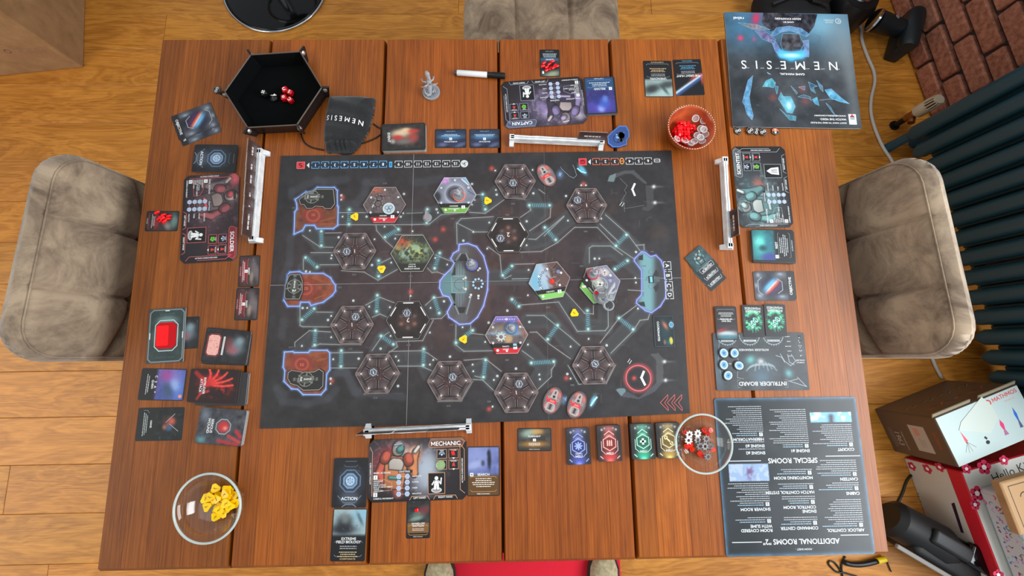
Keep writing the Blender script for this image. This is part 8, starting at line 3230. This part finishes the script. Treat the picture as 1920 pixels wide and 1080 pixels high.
# red cubes heap
c3 = P(1281, 240, ZT + .018)
rg_ = random.Random(21)
nc = 0
for lay in range(4):
    rr = (.020, .0235, .0245, .020)[lay]
    st = .0068
    n = int(rr / st) + 1
    for i in range(-n, n + 1):
        for j in range(-n, n + 1):
            x, y = i * st + (lay % 2) * st / 2 + rg_.uniform(-.0007, .0007), j * st + (lay % 2) * st / 2 + rg_.uniform(-.0007, .0007)
            if math.hypot(x, y) > rr or (lay == 3 and x > .008):
                continue
            X, Y = ct.x - .002 + x - .003, ct.y + .001 + y
            dcen = math.hypot(X - ct.x, Y - ct.y)
            zz = ZT + .0075 + lay * .0065 + max(0, dcen - .018) ** 2 * 14
            if dcen > .034 or (x > .012 and y < .0):
                continue
            o = link('red_cube', cme, M_REDP, None, (X, Y, zz), (rg_.uniform(-.3, .3), rg_.uniform(-.3, .3), rg_.uniform(0, 1.6)))
            prop(o, 'small red translucent cube in the terracotta bowl', 'token', 'red cubes in the terracotta bowl')
            nc += 1
# clear discs
mb = MB(); mb.lathe([(0, 0), (.0072, 0), (.0074, .0008), (.0074, .0024), (.0070, .0030), (.0060, .0030), (.0056, .0016), (0, .0016)], 28)
mb.tube([(.0068 * math.cos(t), .0068 * math.sin(t), .0027) for t in np.linspace(0, 2 * PI, 28, endpoint=False)], .0008, 6, mi=1, closed=True)
CD = mb.mesh('clear_disc', .6)
M_CLEAR = mat('clear_acrylic', (236, 238, 240), .06, alpha=.20)
CD.materials.append(M_CLEAR)
CD.materials.append(mat('clear_rim', (244, 246, 248), .1, alpha=.75))
for k, (x, y) in enumerate(Zm(1230, 180, 9.815, [(725, 415), (880, 455), (975, 570), (825, 610), (872, 625), (910, 720), (755, 735), (812, 772), (850, 845), (700, 850), (640, 885), (520, 830), (375, 800)])):
    zz = ZT + .028 + (.006 if k in (4, 7) else 0)
    q = P(x, y, zz)
    d = Vector((q.x - ct.x, q.y - ct.y))
    tl = min(.55, d.length * 14) if k not in (4, 7) else .08
    o = link('clear_disc', CD, M_CLEAR, None, (q.x, q.y, zz), (d.y / max(d.length, .001) * tl, -d.x / max(d.length, .001) * tl, 0))
    prop(o, 'clear plastic disc in the terracotta bowl', 'token', 'clear discs in the terracotta bowl')

# ---- white card racks
M_RACK, _, _ = noise_col(mat('white_printed_plastic', rough=0.5), (206, 210, 212), (232, 234, 234), nscale=60, detail=3)


def rack(label, a, b, cards, cl, lean=0.0, hgt=.020):
    p0, p1 = P(*a, ZT + hgt), P(*b, ZT + hgt)
    d = p1 - p0
    L = d.length
    ang = math.atan2(d.y, d.x)
    c = (p0 + p1) / 2
    r = empty('card_rack', (c.x, c.y, ZT + .0002), label, 'card rack', 'white card racks', ang)
    mb = MB()
    rr = random.Random(int(L * 1e5))
    for s in (-1, 1):
        V = []
        n = 15
        for i in range(n):
            x = -L / 2 + L * i / (n - 1)
            w0, w1 = s * .0006, s * (.0046 + rr.uniform(-.0006, .0006))
            V += [(x, w0, .006), (x, w1 * 1.05, .003), (x, w1, hgt - .001), (x, w1 * .8, hgt), (x, w0, hgt)]
        F = []
        for i in range(n - 1):
            for j in range(5):
                q = [i * 5 + j, i * 5 + (j + 1) % 5, i * 5 + 5 + (j + 1) % 5, i * 5 + 5 + j]
                F.append(q[::-1] if s > 0 else q)
        F += [[0, 1, 2, 3, 4], [(n - 1) * 5 + q for q in (4, 3, 2, 1, 0)]]
        mb.add(V, F)
    mb.box((0, 0, .0045), (L, .010, .004))
    mb.build('slotted_bar', M_RACK, r, smooth=.5)
    for s in (-1, 1):
        mb = MB()
        V = []
        for x in (s * (L / 2 - .007), s * (L / 2 + .003)):
            V += [(x, -.014, 0), (x, .014, 0), (x, .014, .004), (x, .006, .013), (x, .0058, hgt), (x, -.0058, hgt), (x, -.006, .013), (x, -.014, .004)]
        F = [list(range(8)), [8 + q for q in range(8)][::-1]] + [[i, 8 + i, 8 + (i + 1) % 8, (i + 1) % 8] for i in range(8)]
        mb.add(V, F)
        mb.build('foot', M_RACK, r, smooth=0)
    for k, (t, side, W, H) in enumerate(cards):
        v = Vec()
        v.greek(0, H * .12, W * .62, 1, 6.5, (206, 200, 196), 2, 'c', k, 0, .7)
        v.greek(0, -H * .05, W * .5, 2, 3, (150, 140, 134), 2, 'c', k + 9)
        v.frame(0, 0, W * .94, H * .92, .6, (110, 90, 82), 1)

        def art(c_):
            c_.c[:] = (66, 46, 42)
            c_.addc((c_.noise(12, 4 + k, 3) - .5) * 26, (1, .95, .95))
            c_.blob(.75, .4, .2, .3, (120, 112, 116), .7)
        for f_ in (0,):
            me = slab_mesh('hand_card', rrect(W, H, 2, 2), .5, art, v, 1.6, (206, 204, 200), (40, 34, 34), (64, 46, 42))
            o = link('hand_card', me, M_CARD)
            x = -L / 2 + L * t
            M = Matrix.Translation((c.x, c.y, ZT)) @ Matrix.Rotation(ang, 4, 'Z') @ Matrix.Translation((x, (k - len(cards) / 2) * .0007 * side, .0072)) @ Matrix.Rotation(lean * side, 4, 'X') @ Matrix.Translation((0, 0, H * .0005))
            # stand upright; the printed face looks to +-y of the rack
            M = M @ (Matrix.Rotation(PI / 2, 4, 'X') if side < 0 else Matrix.Rotation(PI / 2, 4, 'X') @ Matrix.Rotation(PI, 4, 'Y'))
            o.matrix_world = M
            prop(o, cl[k] if isinstance(cl, list) else cl, 'card', None if isinstance(cl, list) else 'hand cards standing in a rack')
    return r


rack('white card rack at the left, holding a row of overlapping cards', (485, 280), (471, 449), [(.10, 1, 63, 41), (.26, 1, 63, 41), (.42, 1, 63, 41), (.58, 1, 63, 41), (.72, 1, 63, 41), (.83, 1, 63, 41)],
     ['dark brown card at the far end of the left rack', 'second card from the far end in the left rack', 'third card from the far end in the left rack', 'fourth card from the far end in the left rack', 'fifth card from the far end in the left rack', 'card at the near end of the left rack'], .12)
rack('white card rack at the right end, holding a black card', (1360, 296), (1370, 462), [(.76, -1, 58, 40)], ['black card leaning in the near end of the right-hand rack'], .12)
rack('white card rack at the far side of the table, holding one card', (958, 256), (1131, 264), [(.87, -1, 60, 40)], ['dark card standing in the right end of the far rack'], .10)
rack('white card rack at the near side, cards seen edge-on', (684, 811), (880, 801), [(.12, -1, 66, 40), (.45, -1, 63, 36), (.75, -1, 63, 36)],
     ['card standing edge-on at the left of the near rack', 'card standing edge-on in the middle of the near rack', 'card standing edge-on at the right of the near rack'], .0)

# ---- door token
q = P(799.5, 405, ZB + .012)
dt = empty('door_token', (q.x, q.y, ZB + .0003), 'small upright grey door piece on its round clear stand', 'token', None, 1.45)
mb = MB(); mb.lathe([(0, 0), (.0095, 0), (.0095, .0012), (.008, .002), (0, .002)], 24); mb.build('stand', M_CLEAR, dt)
mb = MB(); mb.box((0, 0, .0135), (.021, .0024, .023), .0006, 1); mb.build('door_plate', mat('rosy_grey', (150, 138, 140), .5), dt)

# ---- blue cloud-shaped token
bt_px = Zm(940, 230, 7.68, [(1640, 90), (1700, 42), (1800, 45), (1838, 110), (1845, 200), (1810, 250), (1805, 320), (1740, 340), (1700, 355), (1600, 355), (1535, 300), (1525, 200), (1580, 140)])
z = ZT + .004
qq = [P(x, y, z) for x, y in bt_px]
cc_ = sum(qq, Vector()) / len(qq)
out = [((a.x - cc_.x) * 1000, (a.y - cc_.y) * 1000) for a in qq][::-1]
v = Vec()
v.poly([(x * .9, y * .9) for x, y in out], (48, 78, 140), 1)
rb = random.Random(6)
for k in range(26):
    v.disc(rb.uniform(-13, 13), rb.uniform(-13, 13), rb.uniform(.5, 2.2), rb.choice([(90, 130, 190), (30, 48, 96), (64, 100, 160)]), 2, 8)
v.ring(-4, -3, 9.5, 2.0, (30, 50, 100), 2, 24, 2.2, 5.6)
for x, y, r, c_ in ((4, 5, 8, (26, 34, 44)), (4, 7, 5, (44, 70, 66)), (6, -1, 5.5, (38, 48, 60)), (1, -6, 4.5, (60, 60, 72)), (8, 5, 3.6, (36, 54, 60)), (2, 3, 3.4, (70, 110, 90)), (4, -8, 3.2, (24, 32, 44)), (-5, 0, 3, (130, 170, 220)), (9, 10, 1.4, (190, 214, 236)), (-6, 6, 1.4, (170, 200, 230)), (-1, -1, 1.6, (206, 224, 240))):
    v.disc(x, y, r, c_, 3, 12)
slab('blue_token', 'blue cloud-shaped token with a dark figure, right of the far card rack', 'token', out, 4.0, (cc_.x, cc_.y), 0, ZT + .0002, None, v, base=(78, 120, 190), edge=(26, 40, 84))

# ---- spare hexagonal tokens
for k, (x, y, lb_) in enumerate(((1384, 245, 'black hexagonal token with two white rings, first left below the rule book'), (1407, 245, 'black hexagonal token with two white rings, second left below the rule book'), (1419, 246, 'tilted black hexagonal token, middle one below the rule book'),
                                 (1431, 247, 'black hexagonal token with two white rings, second from right below the rule book'), (1454, 246, 'black hexagonal token with an orange flame half, right end below the rule book'), (406, 168, 'black hexagonal token with two white rings beside the dice tray corner'))):
    zz = ZT + .0002 + (.0021 if k == 1 or k == 3 else 0)
    q = P(x, y, zz + .002)
    v = Vec()
    v.pl(hexo(8.2, .5), .6, (150, 140, 132), 1, True)
    if k == 4:
        v.poly([(-7, 0), (7, 0), (5, 6.5), (-5, 6.5)], (222, 110, 64), 1)
        v.disc(0, 3.5, 2.4, (240, 196, 150), 2, 10)
        v.poly([(-2.4, -.5), (2.4, -.5), (2, -4), (0, -6), (-2, -4)], (216, 214, 210), 2)
    else:
        for sx_ in (-3, 3.2):
            v.ring(sx_, .6 * sx_ * .4, 2.3, 1.5, (216, 214, 210), 2, 16)
    slab('hex_token', lb_, 'token', hexo(9.4, .5), 2.0, (q.x, q.y), (.1, .5, 1.0, .2, 0, 1.0)[k], zz, None, v, None if k in (2, 4) else 'black hexagonal tokens', base=(44, 39, 38), edge=(36, 32, 32))
